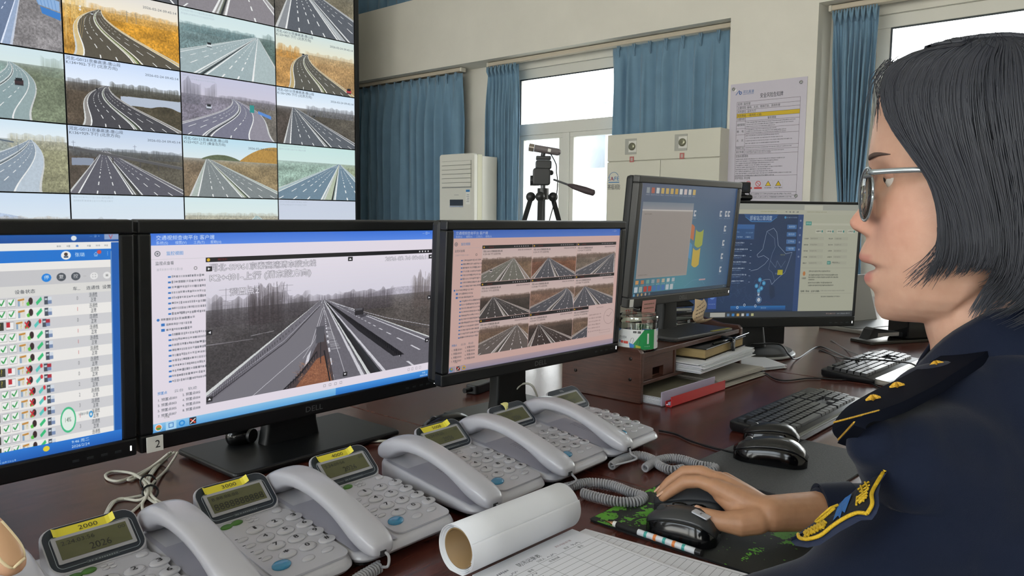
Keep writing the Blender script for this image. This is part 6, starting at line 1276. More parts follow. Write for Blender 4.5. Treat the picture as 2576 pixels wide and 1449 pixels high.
obj('glass', MB().lathe([(0, 0), (.030, 0), (.036, .11), (.0345, .11), (.0285, .008), (0, .007)], n=32), thin_glass('tumbler', (.9, .9, .9), .15), gl, smooth=True, auto=40)
# ================================================================== TRIPOD BEHIND THE DESK
K0 = at(1365, 560, 4.0); tr = thing('tripod', 'black tripod with a pan handle standing on the floor by the window', 'tripod', (K0.x, K0.y, 0))
M_tr = mat('tripod_black', '#232527', .35); M_trg = mat('tripod_grey', '#54565a', .3, metal=.5)
rv = RT.copy(); rv.z = 0; rv.normalize(); fv = Vector((0, 0, 1)).cross(rv)   # sideways and away, as the tripod faces
def tz(py): return at(1365, py, 4.0).z
def TP(px, py, dy=0): p = at(px, py, 4.0); return Vector((p.x - K0.x, p.y - K0.y, p.z)) + fv * dy
hub = TP(1366, 488)
for k, (fx, dd) in enumerate(((1300, -.0), (1356, -.30), (1445, .22))):
    a = TP((1335, 1358, 1392)[k], 500, (0, -.04, .03)[k]); foot = Vector(((-.42, -.05, .42)[k] * rv.x + (.12, -.50, .25)[k] * fv.x, (-.42, -.05, .42)[k] * rv.y + (.12, -.50, .25)[k] * fv.y, 0.0))
    mid = a.lerp(foot, .45); lg_ = obj('leg', MB().tube([a, mid], .017, 4), M_tr, tr); obj('lower_leg', MB().tube([mid, foot + Vector((0, 0, .02))], .012, 8), M_trg, lg_); obj('leg_lock', MB().box(-.02, .02, -.016, .016, -.02, .02).xf(Matrix.Translation(mid)), M_tr, lg_); obj('rubber_foot', MB().ball(foot + Vector((0, 0, .016)), .016, 10, 6), M_foot, lg_)
    obj('leg_joint', MB().ball(a + Vector((0, 0, .01)), .026, 12, 8), M_tr, lg_, smooth=True)
obj('collar', MB().tube([hub + Vector((0, 0, -.03)), hub + Vector((0, 0, .03))], .030, 16), M_tr, tr, smooth=True, auto=40)
obj('center_column', MB().tube([hub + Vector((0, 0, -.35)), hub + Vector((0, 0, .06))], .013, 12), M_trg, tr)
h0 = TP(1365, 440)
obj('pan_head', MB().prism(rrect(-.052, .040, -.055, .035, .014), 'y', -.03, .03).xf(Matrix.Translation(h0) @ Matrix.Rotation(R(-49.4), 4, 'Z')), M_tr, tr, bevel=.006)
obj('tilt_drum', MB().tube([h0 + rv * -.065 + Vector((0, 0, -.03)), h0 + rv * -.02 + Vector((0, 0, -.03))], .027, 18), M_tr, tr, smooth=True, auto=40)
obj('tilt_knob', MB().ball(h0 + rv * .045 + Vector((0, 0, .012)), .014, 10, 8), M_tr, tr)
obj('head_top', MB().prism(rrect(-.038, .046, .03, .075, .010), 'y', -.028, .028).xf(Matrix.Translation(h0) @ Matrix.Rotation(R(-49.4), 4, 'Z')), M_tr, tr, bevel=.005)
obj('quick_plate', MB().box(-.036, .042, -.026, .026, .078, .098).xf(Matrix.Translation(h0) @ Matrix.Rotation(R(-49.4), 4, 'Z')), M_tr, tr, bevel=.004)
p0, p1, p2 = TP(1392, 452, -.02), TP(1428, 466, -.05), TP(1487, 487, -.12)
obj('pan_handle', MB().tube([p0, p1], .0055, 8), M_trg, tr); obj('handle_grip', MB().tube([p1, p1.lerp(p2, .2), p1.lerp(p2, .7), p2, p2 + (p2 - p1).normalized() * .006], [.007, .014, .018, .016, .008], 14), mat('grip_rubber', '#3c3236', .6), tr, smooth=True)
wc2 = thing('video_camera', 'cylindrical grey and silver camera mounted on the tripod', 'camera', h0 + Vector((K0.x, K0.y, .098)), R(-49.4), rot=(0, R(9), R(-49.4)))
obj('mount', MB().tube([(0, 0, 0), (0, 0, .016)], .012, 12), M_tr, wc2); obj('body', MB().tube([(-.052, 0, .034), (.072, 0, .034)], .019, 20), mat('camera_grey', '#6c6668', .4), wc2, smooth=True, auto=40)
obj('front_ring', MB().tube([(-.080, 0, .034), (-.053, 0, .034)], .0205, 20), mat('camera_silver', '#9c948c', .25, metal=.8), wc2, smooth=True, auto=40); obj('lens', MB().tube([(-.0815, 0, .034), (-.0795, 0, .034)], .013, 16), mat('lens_dark', '#1c2430', .05), wc2); obj('end_cap', MB().ball((.072, 0, .034), .019, 16, 8), mat('camera_grey', '#6c6668', .4), wc2, smooth=True)
obj('sticker', MB().box(.02, .036, -.0205, -.0185, .026, .042), mat('paper_white', '#e6e6e2', .6), wc2)
obj('cable', MB().tube(crom([(.04, -.01, .016), (.075, -.01, -.03), (.085, 0, -.07), (.10, 0, -.12), (.105, 0, -.20), (.09, 0, -.35), (.06, 0, -.8)], 8), .003, 6), M_bc, wc2, smooth=True)
# ================================================================== THE SEATED WOMAN
kx = (2380 - CX) / FPX; vh = FW + RT * kx; vh.z = 0; vh.normalize()
LEFT = -vh; FOR = LEFT.cross(Vector((0, 0, 1))); FOR.normalize(); DM = .705       # her left side faces us, she looks across
O0 = Vector((CAM.x, CAM.y, 0)) + vh * DM
def hpl(px, py, s=0.0):                          # a point in her head frame, s metres to her left of the mid plane
    r = ray(px, py); return CAM + r * ((DM - s) / r.dot(vh))
def fz(px, py, s=0.0): p = hpl(px, py, s); return ((p - O0).dot(FOR), p.z)
def H3(f, s, z): p = O0 + FOR * f + LEFT * s; return Vector((p.x, p.y, z))
def interp(pts, zz):
    q = sorted([(b, a) for a, b in pts]); return np.interp(zz, [k[0] for k in q], [k[1] for k in q])
prof = [fz(*p) for p in [(2420, 100), (2330, 122), (2262, 165), (2226, 210), (2206, 260), (2198, 315), (2191, 360), (2185, 398), (2185, 414), (2190, 436), (2193, 455), (2181, 490), (2162, 521), (2145, 541), (2136, 554), (2137, 567), (2146, 578), (2164, 586), (2179, 593), (2181, 600), (2173, 612), (2165, 628), (2159, 645), (2163, 655), (2176, 661), (2212, 667), (2214, 675), (2186, 682), (2175, 690), (2172, 700), (2177, 713), (2190, 724), (2201, 735), (2200, 750), (2200, 765), (2206, 785), (2218, 800), (2236, 809)]]
base = [fz(*p) for p in [(2420, 100), (2330, 122), (2262, 165), (2226, 210), (2206, 260), (2198, 315), (2194, 360), (2192, 398), (2196, 430), (2202, 455), (2208, 520), (2207, 570), (2204, 600), (2203, 640), (2205, 671), (2208, 700), (2214, 735), (2216, 765), (2222, 785), (2230, 800), (2238, 809)]]
back = [fz(*p) for p in [(2470, 100), (2560, 112), (2680, 150), (2750, 220), (2790, 320), (2800, 420), (2780, 520), (2720, 600), (2620, 660), (2540, 700), (2470, 735), (2400, 765), (2330, 788), (2285, 801), (2250, 808)]]
yz = lambda y: fz(2300, y)[1]
wid = [(w_, yz(y)) for y, w_ in [(130, .010), (140, .030), (165, .048), (210, .062), (315, .073), (412, .074), (480, .073), (560, .071), (640, .066), (700, .060), (740, .053), (765, .045), (785, .035), (800, .024), (809, .012)]]
sig = [(w_, yz(y)) for y, w_ in [(98, .05), (360, .05), (414, .022), (455, .008), (520, .0095), (556, .0135), (580, .0150), (600, .020), (645, .022), (671, .024), (700, .019), (735, .022), (765, .022), (809, .016)]]
zs = np.linspace(yz(808.5), yz(131), 190); hr = []; n = 96
for z in zs:
    F, Fb, B, W_, S_ = interp(prof, z), interp(base, z), interp(back, z), interp(wid, z), interp(sig, z); c_ = (Fb + B) / 2 * .55 + (Fb - .085) * .45; r = []
    for k in range(n):
        a = 2 * math.pi * k / n; ca, sa = math.cos(a), math.sin(a)
        ef = .80 if ca > 0 else 1.0; es = .86
        f = c_ + (Fb - c_ if ca > 0 else c_ - B) * math.copysign(abs(ca) ** ef, ca); s = W_ * math.copysign(abs(sa) ** es, sa)
        if ca > 0: s *= 1 - .10 * ca
        if ca > 0:
            f += (F - Fb) * math.exp(-(s / S_) ** 2)
            f -= .009 * math.exp(-((z - yz(450)) / .011) ** 2 - ((abs(s) - .031) / .014) ** 2)
            f += .004 * math.exp(-((z - yz(545)) / .02) ** 2 - ((abs(s) - .042) / .018) ** 2)
            f += .0035 * math.exp(-((z - yz(578)) / .006) ** 2 - ((abs(s) - .013) / .006) ** 2)
        r.append(H3(f, s, z))
    hr.append(r)
BODY = MB().rings(hr)
def chain(pts, rad, n=14, mb=None):
    mb = mb if mb is not None else MB(); mb.tube(pts, rad, n)
    for p, r in ((pts[0], rad[0]), (pts[-1], rad[-1])): mb.ball(p, r * .995, n, 8)
    return mb
NK = [hpl(2500, 700), hpl(2502, 790), hpl(2532, 870), hpl(2570, 960)]
BODY.tube(crom(NK, 5), [.050] * 8 + [.052] * 5 + [.06] * 3, 28)
for s in (1, -1): BODY.ball(hpl(2470, 515, .0) + LEFT * .070 * s, .028, 14, 10, (.5, .5, 1.0))                     # ears under the hair
NB = hpl(2560, 960); LS = at(2402, 1200, .53)
sv = Vector((-.173, .064, 0)).normalized(); fc = sv.cross(Vector((0, 0, 1))); NBx = Vector((NB.x, NB.y, 0)); RS = NBx - sv * .165 + Vector((0, 0, 1.0)); LSJ = NBx + sv * .155 + Vector((0, 0, .995))
RE = Vector((1.10, .18, .790)); WR = at(1938, 1292, .95); CF = at(2085, 1284, .985)
torso = [(.995, .155, .075), (.95, .165, .095), (.88, .165, .105), (.78, .155, .105), (.66, .15, .105), (.55, .16, .11)]
BODY.rings([[NBx - fc * .030 + sv * a_ * .9 * math.cos(t) + fc * b_ * .9 * math.sin(t) + Vector((0, 0, z)) for t in [2 * math.pi * k / 28 for k in range(28)]] for z, a_, b_ in [(.55, .13, .09), (.66, .13, .09), (.78, .13, .09), (.88, .14, .09), (.95, .13, .08), (1.0, .08, .055), (1.03, .05, .045)]])
chain([NBx + Vector((0, 0, .98)), RS, RE, CF, WR], [.05, .042, .034, .026, .0225], 18, BODY)
chain([NBx + Vector((0, 0, .98)), LS, at(2374, 1330, .525), at(2286, 1450, .515), at(2185, 1580, .505), at(2060, 1590, .52), at(1900, 1600, .55), at(1760, 1625, .585)], [.05, .036, .036, .034, .032, .030, .027, .024], 18, BODY)
# the hand on the mouse: palm, four fingers, thumb
Hn = lambda *p: at(*p)
W0 = WR
MC = [Hn(1800, 1226, .985), Hn(1808, 1208, 1.0), Hn(1824, 1208, 1.018), Hn(1842, 1218, 1.034)]
BODY.tube([CF, CF.lerp(WR, .5), WR, WR.lerp(Hn(1890, 1284, .965), 1)], [.026, .0235, .0215, .0235], 20)
for m_, r0, r1 in zip(MC, (.0185, .0175, .0165, .0155), (.0118, .0118, .011, .0100)): chain([WR.lerp(m_, .08), WR.lerp(m_, .5), m_], [r0, (r0 + r1) / 2 + .001, r1], 14, BODY)
FING = [[MC[0], Hn(1760, 1211, .998), Hn(1722, 1212, 1.008), Hn(1690, 1233, 1.014), Hn(1668, 1250, 1.017)],
        [MC[1], Hn(1764, 1186, 1.017), Hn(1722, 1187, 1.032), Hn(1684, 1213, 1.040), Hn(1661, 1237, 1.044)],
        [MC[2], Hn(1784, 1200, 1.042), Hn(1750, 1206, 1.058), Hn(1722, 1226, 1.064), Hn(1705, 1246, 1.066)],
        [MC[3], Hn(1812, 1212, 1.056), Hn(1788, 1222, 1.068), Hn(1768, 1240, 1.072), Hn(1757, 1254, 1.074)]]
for F_, r in zip(FING, (.0090, .0088, .0084, .0074)): chain(F_, [r * 1.12, r * .98, r * 1.04, r * .88, r * .74], 14, BODY)
THB = [Hn(1905, 1308, .945), Hn(1860, 1316, .945), Hn(1815, 1311, .950), Hn(1780, 1301, .958), Hn(1757, 1290, .966)]
chain(THB, [.018, .0165, .0125, .0112, .0085], 14, BODY); chain([Hn(1890, 1296, .955), Hn(1840, 1268, .972), Hn(1812, 1246, .982)], [.018, .0125, .0100], 14, BODY)
def fuse(name, mb, vox, smooth_it=3, factor=.5):
    me = bpy.data.meshes.new(name); me.from_pydata(mb.v, [], mb.f); o = bpy.data.objects.new(name, me); COL.objects.link(o)
    r = o.modifiers.new('r', 'REMESH'); r.mode = 'VOXEL'; r.voxel_size = vox; r.use_smooth_shade = True
    if smooth_it: s = o.modifiers.new('s', 'SMOOTH'); s.iterations = smooth_it; s.factor = factor
    dg = bpy.context.evaluated_depsgraph_get(); out = bpy.data.meshes.new_from_object(o.evaluated_get(dg), depsgraph=dg)
    bpy.data.objects.remove(o); out.name = name
    out.polygons.foreach_set('use_smooth', [True] * len(out.polygons)); return out
def tone_mat(name, rough=.5):
    m = bpy.data.materials.new(name); m.use_nodes = True; t = m.node_tree; p = t.nodes['Principled BSDF']; a = t.nodes.new('ShaderNodeVertexColor'); a.layer_name = 'tone'
    n_ = t.nodes.new('ShaderNodeTexNoise'); n_.inputs['Scale'].default_value = 90; n_.inputs['Detail'].default_value = 4; tc = t.nodes.new('ShaderNodeTexCoord'); t.links.new(tc.outputs['Object'], n_.inputs[0])
    mx = t.nodes.new('ShaderNodeMix'); mx.data_type = 'RGBA'; mx.blend_type = 'SOFT_LIGHT'; mx.inputs[0].default_value = .25; t.links.new(a.outputs[0], mx.inputs[6]); t.links.new(n_.outputs['Fac'], mx.inputs[7]); t.links.new(mx.outputs[2], p.inputs['Base Color'])
    b = t.nodes.new('ShaderNodeBump'); b.inputs['Strength'].default_value = .12; b.inputs['Distance'].default_value = .0006; n2 = t.nodes.new('ShaderNodeTexNoise'); n2.inputs['Scale'].default_value = 900; t.links.new(tc.outputs['Object'], n2.inputs[0]); t.links.new(n2.outputs['Fac'], b.inputs['Height']); t.links.new(b.outputs[0], p.inputs['Normal'])
    p.inputs['Roughness'].default_value = rough; p.inputs['Subsurface Weight'].default_value = .12; p.inputs['Subsurface Radius'].default_value = (.012, .005, .003); p.inputs['Subsurface Scale'].default_value = .6; return m
M_skin = tone_mat('skin', .48)
def paint(me, fn):
    n_ = len(me.vertices); co = np.empty(n_ * 3); me.vertices.foreach_get('co', co); co = co.reshape(-1, 3); colr = fn(co); at_ = me.color_attributes.new('tone', 'FLOAT_COLOR', 'POINT'); at_.data.foreach_set('color', np.concatenate([colr, np.ones((n_, 1))], 1).astype(np.float32).ravel())
SK = np.array(rgb('#c39a84')); SKH = np.array(rgb('#ad8060')); LIP = np.array(rgb('#aa6660')); ROSE = np.array(rgb('#c98f7c'))
def face_tone(co):
    q = co - np.array(O0); f = q @ np.array(FOR); s = q @ np.array(LEFT); z = co[:, 2]; c = np.tile(SK, (len(co), 1))
    hand = (np.hypot(co[:, 0] - .93, co[:, 1] - .4) < .25)[:, None]; c = np.where(hand, SKH, c)
    def mix(c, t, m): return c * (1 - m[:, None]) + t * m[:, None]
    fr = interp(prof, z)
    g = lambda zc, sz, fc_, sf: np.exp(-((z - zc) / sz) ** 2 - ((f - fc_) / sf) ** 2)
    c = mix(c, ROSE, .7 * np.clip(g(yz(560), .012, fz(2140, 556)[0], .018), 0, 1) * (~hand[:, 0])); c = mix(c, ROSE, .45 * g(yz(560), .03, fz(2250, 560)[0], .03) * (~hand[:, 0]))
    for yc, sz, am_ in ((652, .0036, .6), (697, .0050, .9)): c = mix(c, LIP, am_ * np.clip(1.25 * np.exp(-((z - yz(yc)) / sz) ** 4), 0, 1) * np.clip((f - fz(2203, yc)[0]) / .004, 0, 1) * (~hand[:, 0]))
    c = mix(c, np.array(rgb('#3a2018')), np.exp(-((z - yz(585)) / .0018) ** 2 - ((np.abs(s) - .006) / .003) ** 2 - ((f - fz(2163, 586)[0]) / .004) ** 2) * .9 * (~hand[:, 0]))
    c = mix(c, np.array(rgb('#6a3a34')), np.exp(-((z - yz(671)) / .0016) ** 2) * np.clip((f - fz(2214, 671)[0]) / .004, 0, 1) * (~hand[:, 0]) * .9)
    return c
woman = thing('person', 'woman in a navy uniform with bobbed black hair, her right hand on the mouse', 'person', (NBx.x, NBx.y, 0))
TW = Matrix.Translation(-woman.location)
def wobj(name, me_or_mb, m, parent=None, **k):
    o = obj(name, me_or_mb, m, parent or woman, **k); o.data.transform(TW); return o
bm_ = fuse('body', BODY, .0019, 2, .5); paint(bm_, face_tone); bm_.materials.append(M_skin)
wobj('body', bm_, M_skin)
# nails
for F_, r in list(zip(FING, (.0090, .0088, .0084, .0074))) + [(THB, .0108)]:
    d = (F_[-1] - F_[-2]).normalized(); up_ = (Vector((0, 0, 1)) - d * d.z).normalized(); sd = d.cross(up_); ce = F_[-1] + up_ * r * .66
    mb = MB().rings([[ce + d * (a_ * .0055) + sd * (math.sin(b_) * r * .62 * (1 - .3 * a_ * a_)) + up_ * (math.cos(b_) * r * .22 - r * .10) for b_ in (-1.2, -.6, 0, .6, 1.2)] for a_ in (-1, -.5, 0, .5, 1)], cap=False, closed=False)
    wobj('fingernail', mb, mat('nail', '#d9ae94', .25), smooth=True)
# eyes and brows
for s in (1, -1):
    ec = H3(fz(2212, 450)[0] - .0178, .0295 * s, yz(452)); e_ = wobj('eye', MB().ball(ec, .0118, 16, 12), mat('eye_white', '#cfc8c2', .15), smooth=True)
    ir = MB().ball(ec + FOR * .0072, .0058, 12, 8, (1, 1, 1)); wobj('iris', ir, mat('iris_dark', '#241812', .1), e_, smooth=True)
    wobj('eyelid', MB().ball(ec + Vector((0, 0, .0030)) + FOR * .0006, .0123, 16, 12, (1, 1, .80)), mat('lid_skin', '#b58a76', .5), e_, smooth=True)
    br = MB().tube([H3(fz(2188 + 26 * t * t, 398)[0] - .001 - .010 * t * t, s * (.012 + .036 * t), yz(402 - 8 * math.sin(2.6 * t))) for t in [k / 8 for k in range(9)]], [.0006, .0012, .0016, .0018, .0017, .0014, .0011, .0008, .0004], 6, flat=1.2)
    wobj('eyebrow', br, mat('brow', '#4c3c36', .9), smooth=True)
wobj('teeth', MB().prism([(fz(2195, 664)[0] - .004, -.012), (fz(2195, 664)[0], 0), (fz(2195, 664)[0] - .004, .012), (fz(2195, 664)[0] - .010, .013), (fz(2195, 664)[0] - .010, -.013)], 'z', .001, .005).xf(Matrix(((FOR.x, LEFT.x, 0, O0.x), (FOR.y, LEFT.y, 0, O0.y), (0, 0, 1, yz(677)), (0, 0, 0, 1)))), mat('tooth', '#d8d2c6', .3))
# ------------------------------------------------------------------ hair
M_hair = mat('hair_black', '#303239', .55, spec=.4)
def hair_mat():
    m = M_hair; p = m.node_tree.nodes['Principled BSDF']; p.inputs['Anisotropic'].default_value = .6; p.inputs['Coat Weight'].default_value = .08; p.inputs['Coat Roughness'].default_value = .4
hair_mat()
G = [  # guides from the parting down, as seen from her left: (px, py) and a lateral factor at the tip
    [(2420, 98), (2325, 112), (2252, 152), (2222, 215), (2234, 293), (2290, 375), (2340, 440), (2366, 505), (2374, 575), (2366, 650), (2330, 712)],
    [(2430, 92), (2350, 104), (2274, 150), (2246, 225), (2264, 310), (2318, 400), (2362, 470), (2384, 540), (2392, 600), (2384, 655), (2352, 705)],
    [(2445, 88), (2385, 98), (2310, 150), (2282, 230), (2300, 330), (2345, 420), (2385, 500), (2405, 570), (2410, 620), (2402, 668), (2376, 705)],
    [(2465, 84), (2430, 96), (2375, 150), (2352, 240), (2370, 340), (2405, 430), (2435, 520), (2450, 590), (2452, 640), (2440, 672), (2420, 690)],
    [(2490, 82), (2475, 96), (2440, 150), (2430, 240), (2445, 350), (2470, 450), (2492, 540), (2500, 610), (2498, 650), (2486, 676), (2468, 684)],
    [(2515, 80), (2520, 96), (2510, 150), (2510, 240), (2525, 350), (2545, 460), (2558, 550), (2560, 630), (2548, 700), (2512, 752), (2462, 792)],
    [(2540, 80), (2565, 98), (2585, 150), (2595, 240), (2605, 350), (2620, 460), (2625, 560), (2620, 650), (2600, 720), (2550, 772), (2480, 806)],
    [(2560, 82), (2610, 100), (2660, 150), (2685, 240), (2700, 350), (2710, 460), (2710, 560), (2700, 650), (2675, 730), (2620, 790), (2540, 830)],
    [(2580, 84), (2650, 106), (2730, 165), (2775, 260), (2795, 360), (2800, 460), (2790, 560), (2770, 650), (2735, 730), (2680, 790), (2610, 835)]]
GA = np.array(G, float); GA[:, 0, 1] += 16; GA[:, 1, 1] += 15; GA[:, 2, 1] += 8; NG = len(G)
def guide(u, t):
    x = u * (NG - 1); i = min(int(x), NG - 2); f = x - i; y = t * (GA.shape[1] - 1); j = min(int(y), GA.shape[1] - 2); g_ = y - j
    def cr1(P, j, g_):
        p0, p1, p2, p3 = P[max(j - 1, 0)], P[j], P[j + 1], P[min(j + 2, len(P) - 1)]; return .5 * ((2 * p1) + (p2 - p0) * g_ + (2 * p0 - 5 * p1 + 4 * p2 - p3) * g_ * g_ + (3 * p1 - p0 - 3 * p2 + p3) * g_ ** 3)
    return cr1(GA[i], j, g_) * (1 - f) + cr1(GA[i + 1], j, g_) * f
hc = fz(2500, 380)
def lat(f, z, grow):   # half thickness of the hair over the head
    df = (f - hc[0]) / .118; dz = (z - hc[1]) / .105; base_ = .089 * math.sqrt(max(0, 1 - min(1, df * df * .95) )) if z < hc[1] else .089 * math.sqrt(max(0, 1 - df * df * .95 - dz * dz * .92))
    return max(base_, .0) * grow
def hpoint(u, t, side, grow=1., jx=0, jy=0):
    px, py = guide(u, t); s = .04
    for _ in range(3): f, z = fz(px + jx, py + jy, s * side if side > 0 else -s); s = lat(f, z, grow) * (1 - .12 * max(0, t - .75))
    if side < 0:   # mirror of the near side
        f, z = fz(px + jx, py + jy, lat(*fz(px, py, .05), grow)); s = lat(f, z, grow)
    return H3(f, s * side, z)
cap_rows = []
for iu in range(41):
    row = []
    u = iu / 40
    cut = 1 - .10 * abs(math.sin(u * 31)) - .06 * abs(math.sin(u * 77))
    for it in range(41): row.append(hpoint(u, .0 + .93 * cut * it / 40, 1, .94 + .03 * max(0, 1 - it / 4)))
    cap_rows.append(row)
mbh = MB().rings(cap_rows, cap=False, closed=False)
far_rows = [[hpoint(iu / 40, .93 * it / 40, -1, .94 + .03 * max(0, 1 - it / 4)) for it in range(41)] for iu in range(41)]; mbh.rings(far_rows, cap=False, closed=False)
# crown between the two sides, from forehead to nape
crn = []
for iu in range(41):
    a_, b_ = hpoint(iu / 40, .0, 1, .97), hpoint(iu / 40, .0, -1, .97); crn.append([a_.lerp(b_, k / 8) + Vector((0, 0, .001 * math.sin(math.pi * k / 8))) for k in range(9)])
mbh.rings(crn, cap=False, closed=False)
bk = [[hpoint(1, t / 40, 1, .94).lerp(hpoint(1, t / 40, -1, .94), k / 8) - FOR * .02 * math.sin(math.pi * k / 8) for k in range(9)] for t in range(38)]; mbh.rings(bk, cap=False, closed=False)
fr_ = [[hpoint(0, t / 40 * .50, 1, .93).lerp(hpoint(0, t / 40 * .50, -1, .93), k / 10) for k in range(11)] for t in range(16)]; mbh.rings(fr_, cap=False, closed=False)
hair = wobj('hair', mbh, M_hair, smooth=True); sm = hair.modifiers.new('t', 'SOLIDIFY'); sm.thickness = .004; sm.offset = -1
rsn = np.random.RandomState(77); sh_ = MB(); NSEG = 20
def strand(u, side, r, t0, t1, jx, jy, grow, wav, n=3, mb=None):
    P = []; ph = rsn.rand() * 6
    for k in range(NSEG + 1):
        f = k / NSEG; t = t0 + (t1 - t0) * f; q = jx * f; P.append(hpoint(min(1, max(0, u + wav * .02 * math.sin(ph + 3 * f))), t, side, grow, q, jy * f))
    (mb or sh_).tube(P, [r * (1 - .85 * (k / NSEG) ** 3) for k in range(NSEG + 1)], n, cap=False)
for k in range(2300):
    u = rsn.rand() ** 1.15; clump = .5 + .5 * math.sin(u * 60); strand(u, 1, .00045 + .0004 * rsn.rand(), .02 * rsn.rand(), .86 + .14 * rsn.rand() * clump, (rsn.randn() * 7), rsn.randn() * 5, .95 + .06 * rsn.rand(), 1)
for k in range(300): strand(rsn.rand(), -1, .0009, 0, .86 + .14 * rsn.rand(), rsn.randn() * 7, 0, .96 + .05 * rsn.rand(), 1)
for k in range(120): strand(rsn.rand() * .10, 1, .00045, .0, .9 + .1 * rsn.rand(), -18 * rsn.rand(), rsn.randn() * 6, 1.0 + .03 * rsn.rand(), 2)
ho_ = wobj('hair_strands', sh_, M_hair, hair, smooth=True); ho_['kind'] = 'stuff'
wisp = MB()
for k in range(30):   # wispy fringe at the forehead and loose ends at the cheek
    a_ = hpl(2250 + rsn.randn() * 14, 152 + rsn.randn() * 6, .035 + .02 * rsn.randn()); x, y = 2205 + rsn.randn() * 16, 215 + 130 * rsn.rand(); b_ = hpl(x, y, .03 + .02 * rsn.randn()); m_ = a_.lerp(b_, .45) + FOR * (.003 + .006 * rsn.rand()); wisp.tube(crom([a_, m_, b_], 5), [.00032] * 6 + [.0003, .0003, .0002, .0002, .0001], 3, cap=False)
for k in range(40):
    x = 2345 + rsn.randn() * 12; a_ = hpl(x + 35, 500 + 90 * rsn.rand(), .078); b_ = hpl(x - 70 * rsn.rand() - 5, 680 + 50 * rsn.rand(), .068); m_ = a_.lerp(b_, .5) - FOR * .008; wisp.tube(crom([a_, m_, b_], 5), [.0001, .0002] + [.00026] * 5 + [.0002, .0002, .0002, .0001], 3, cap=False)
for k in range(34):
    y0_ = 620 + 90 * rsn.rand(); a_ = hpl(2560 + rsn.randn() * 15, y0_, .06); b_ = hpl(2432 + 50 * rsn.rand(), 770 + 36 * rsn.rand(), .058); m_ = a_.lerp(b_, .5) + Vector((0, 0, .006)); wisp.tube(crom([a_, m_, b_], 5), [.0012] * 6 + [.001, .0008, .0006, .0004, .0001], 3, cap=False)
for k in range(60):
    t0_ = rsn.rand(); p = hpoint(rsn.rand() * .9, .02 + .12 * rsn.rand(), 1, 1.0); q = p + Vector((rsn.randn() * .008, rsn.randn() * .008, .001 + .004 * rsn.rand())); wisp.tube([p, p.lerp(q, .5) + Vector((0, 0, .002)), q], [.0003, .0002, .0001], 3, cap=False)
wp = wobj('loose_hair', wisp, M_hair, hair); wp['kind'] = 'stuff'
# ------------------------------------------------------------------ jacket
M_coat = mat('navy_cloth', '#0e1629', .85, sheen=.08, spec=.2, bump=.2, bscale=1500, noise=.06, nscale=40)
CO = MB()
CO.rings([[NBx - fc * .030 + sv * a_ * math.cos(t) + fc * (b_ * .86 * math.sin(t)) + Vector((0, 0, z)) for t in [2 * math.pi * k / 40 for k in range(40)]] for z, a_, b_ in [(.50, .175, .125), (.62, .175, .125), (.75, .172, .125), (.86, .175, .125), (.95, .17, .11), (1.0, .135, .088), (1.04, .095, .075), (1.065, .07, .068)]])
TIP = at(2205, 1118, .497)
chain([NBx + Vector((0, 0, 1.005)), NBx + sv * .08 + Vector((0, 0, 1.0)), LS + Vector((0, 0, .0))], [.06, .058, .055], 22, CO)
LA = [LS, at(2374, 1330, .525), at(2286, 1450, .515), at(2185, 1580, .505)]
chain(crom(LA, 4), [.055 + .002 * math.sin(k * .5) for k in range(13)], 24, CO)
chain(crom([LA[-1], at(2060, 1590, .52), at(1900, 1600, .55), at(1760, 1625, .585)], 4), [.050, .049, .048, .047, .046, .045, .044, .043, .042, .042, .041, .041, .040], 22, CO)
CO.tube([LS.lerp(TIP, .35), TIP], [.050, .020], 20); CO.ball(TIP, .020, 14, 8)
chain(crom([NBx - sv * .06 + Vector((0, 0, .99)), RS, RE, CF.lerp(RE, .12), CF], 4), [.055] * 4 + [.055, .053, .050, .046, .041, .038, .037, .036, .035, .035, .034, .034, .034], 22, CO)
cm = fuse('jacket', CO, .0045, 6, .5)
co = np.empty(len(cm.vertices) * 3); cm.vertices.foreach_get('co', co); co = co.reshape(-1, 3); no_ = np.empty(len(cm.vertices) * 3); cm.vertex_normals.foreach_get('vector', no_); no_ = no_.reshape(-1, 3)
def crease(co, a, b, w_, d_):
    a, b = np.array(a), np.array(b); ab = b - a; t = np.clip(((co - a) @ ab) / (ab @ ab), 0, 1); dist = np.linalg.norm(co - (a + t[:, None] * ab), axis=1); return -d_ * np.exp(-(dist / w_) ** 2) * np.sin(np.pi * np.clip(t * .9 + .05, 0, 1)) + d_ * .5 * np.exp(-((dist - 1.8 * w_) / w_) ** 2) * np.sin(np.pi * np.clip(t, 0.05, .95))
dsp = np.array([mnoise.noise(Vector((p[0] * 9, p[1] * 9, p[2] * 16))) for p in co]) * .006 + np.array([mnoise.noise(Vector((p[0] * 24, p[1] * 24, p[2] * 34 + 9))) for p in co]) * .0014
for (x0_, y0_, d0_), (x1_, y1_, d1_), w_, d_ in (((2255, 1140, .47), (2400, 1160, .46), .010, .007), ((2400, 1160, .46), (2560, 1120, .48), .012, .006), ((2230, 1330, .46), (2480, 1420, .45), .012, .007), ((2250, 1265, .46), (2540, 1320, .45), .012, .006), ((2260, 1390, .46), (2520, 1449, .45), .010, .005), ((2170, 1200, .50), (2230, 1130, .48), .008, .004), ((2330, 1000, .5), (2560, 980, .5), .014, .003)):
    dsp += crease(co, at(x0_, y0_, d0_), at(x1_, y1_, d1_), w_ * 1.6, d_)
co = co + no_ * dsp[:, None]; cm.vertices.foreach_set('co', co.ravel()); cm.update(); cm.materials.append(M_coat)
JK = wobj('jacket', cm, M_coat, label='navy uniform jacket')
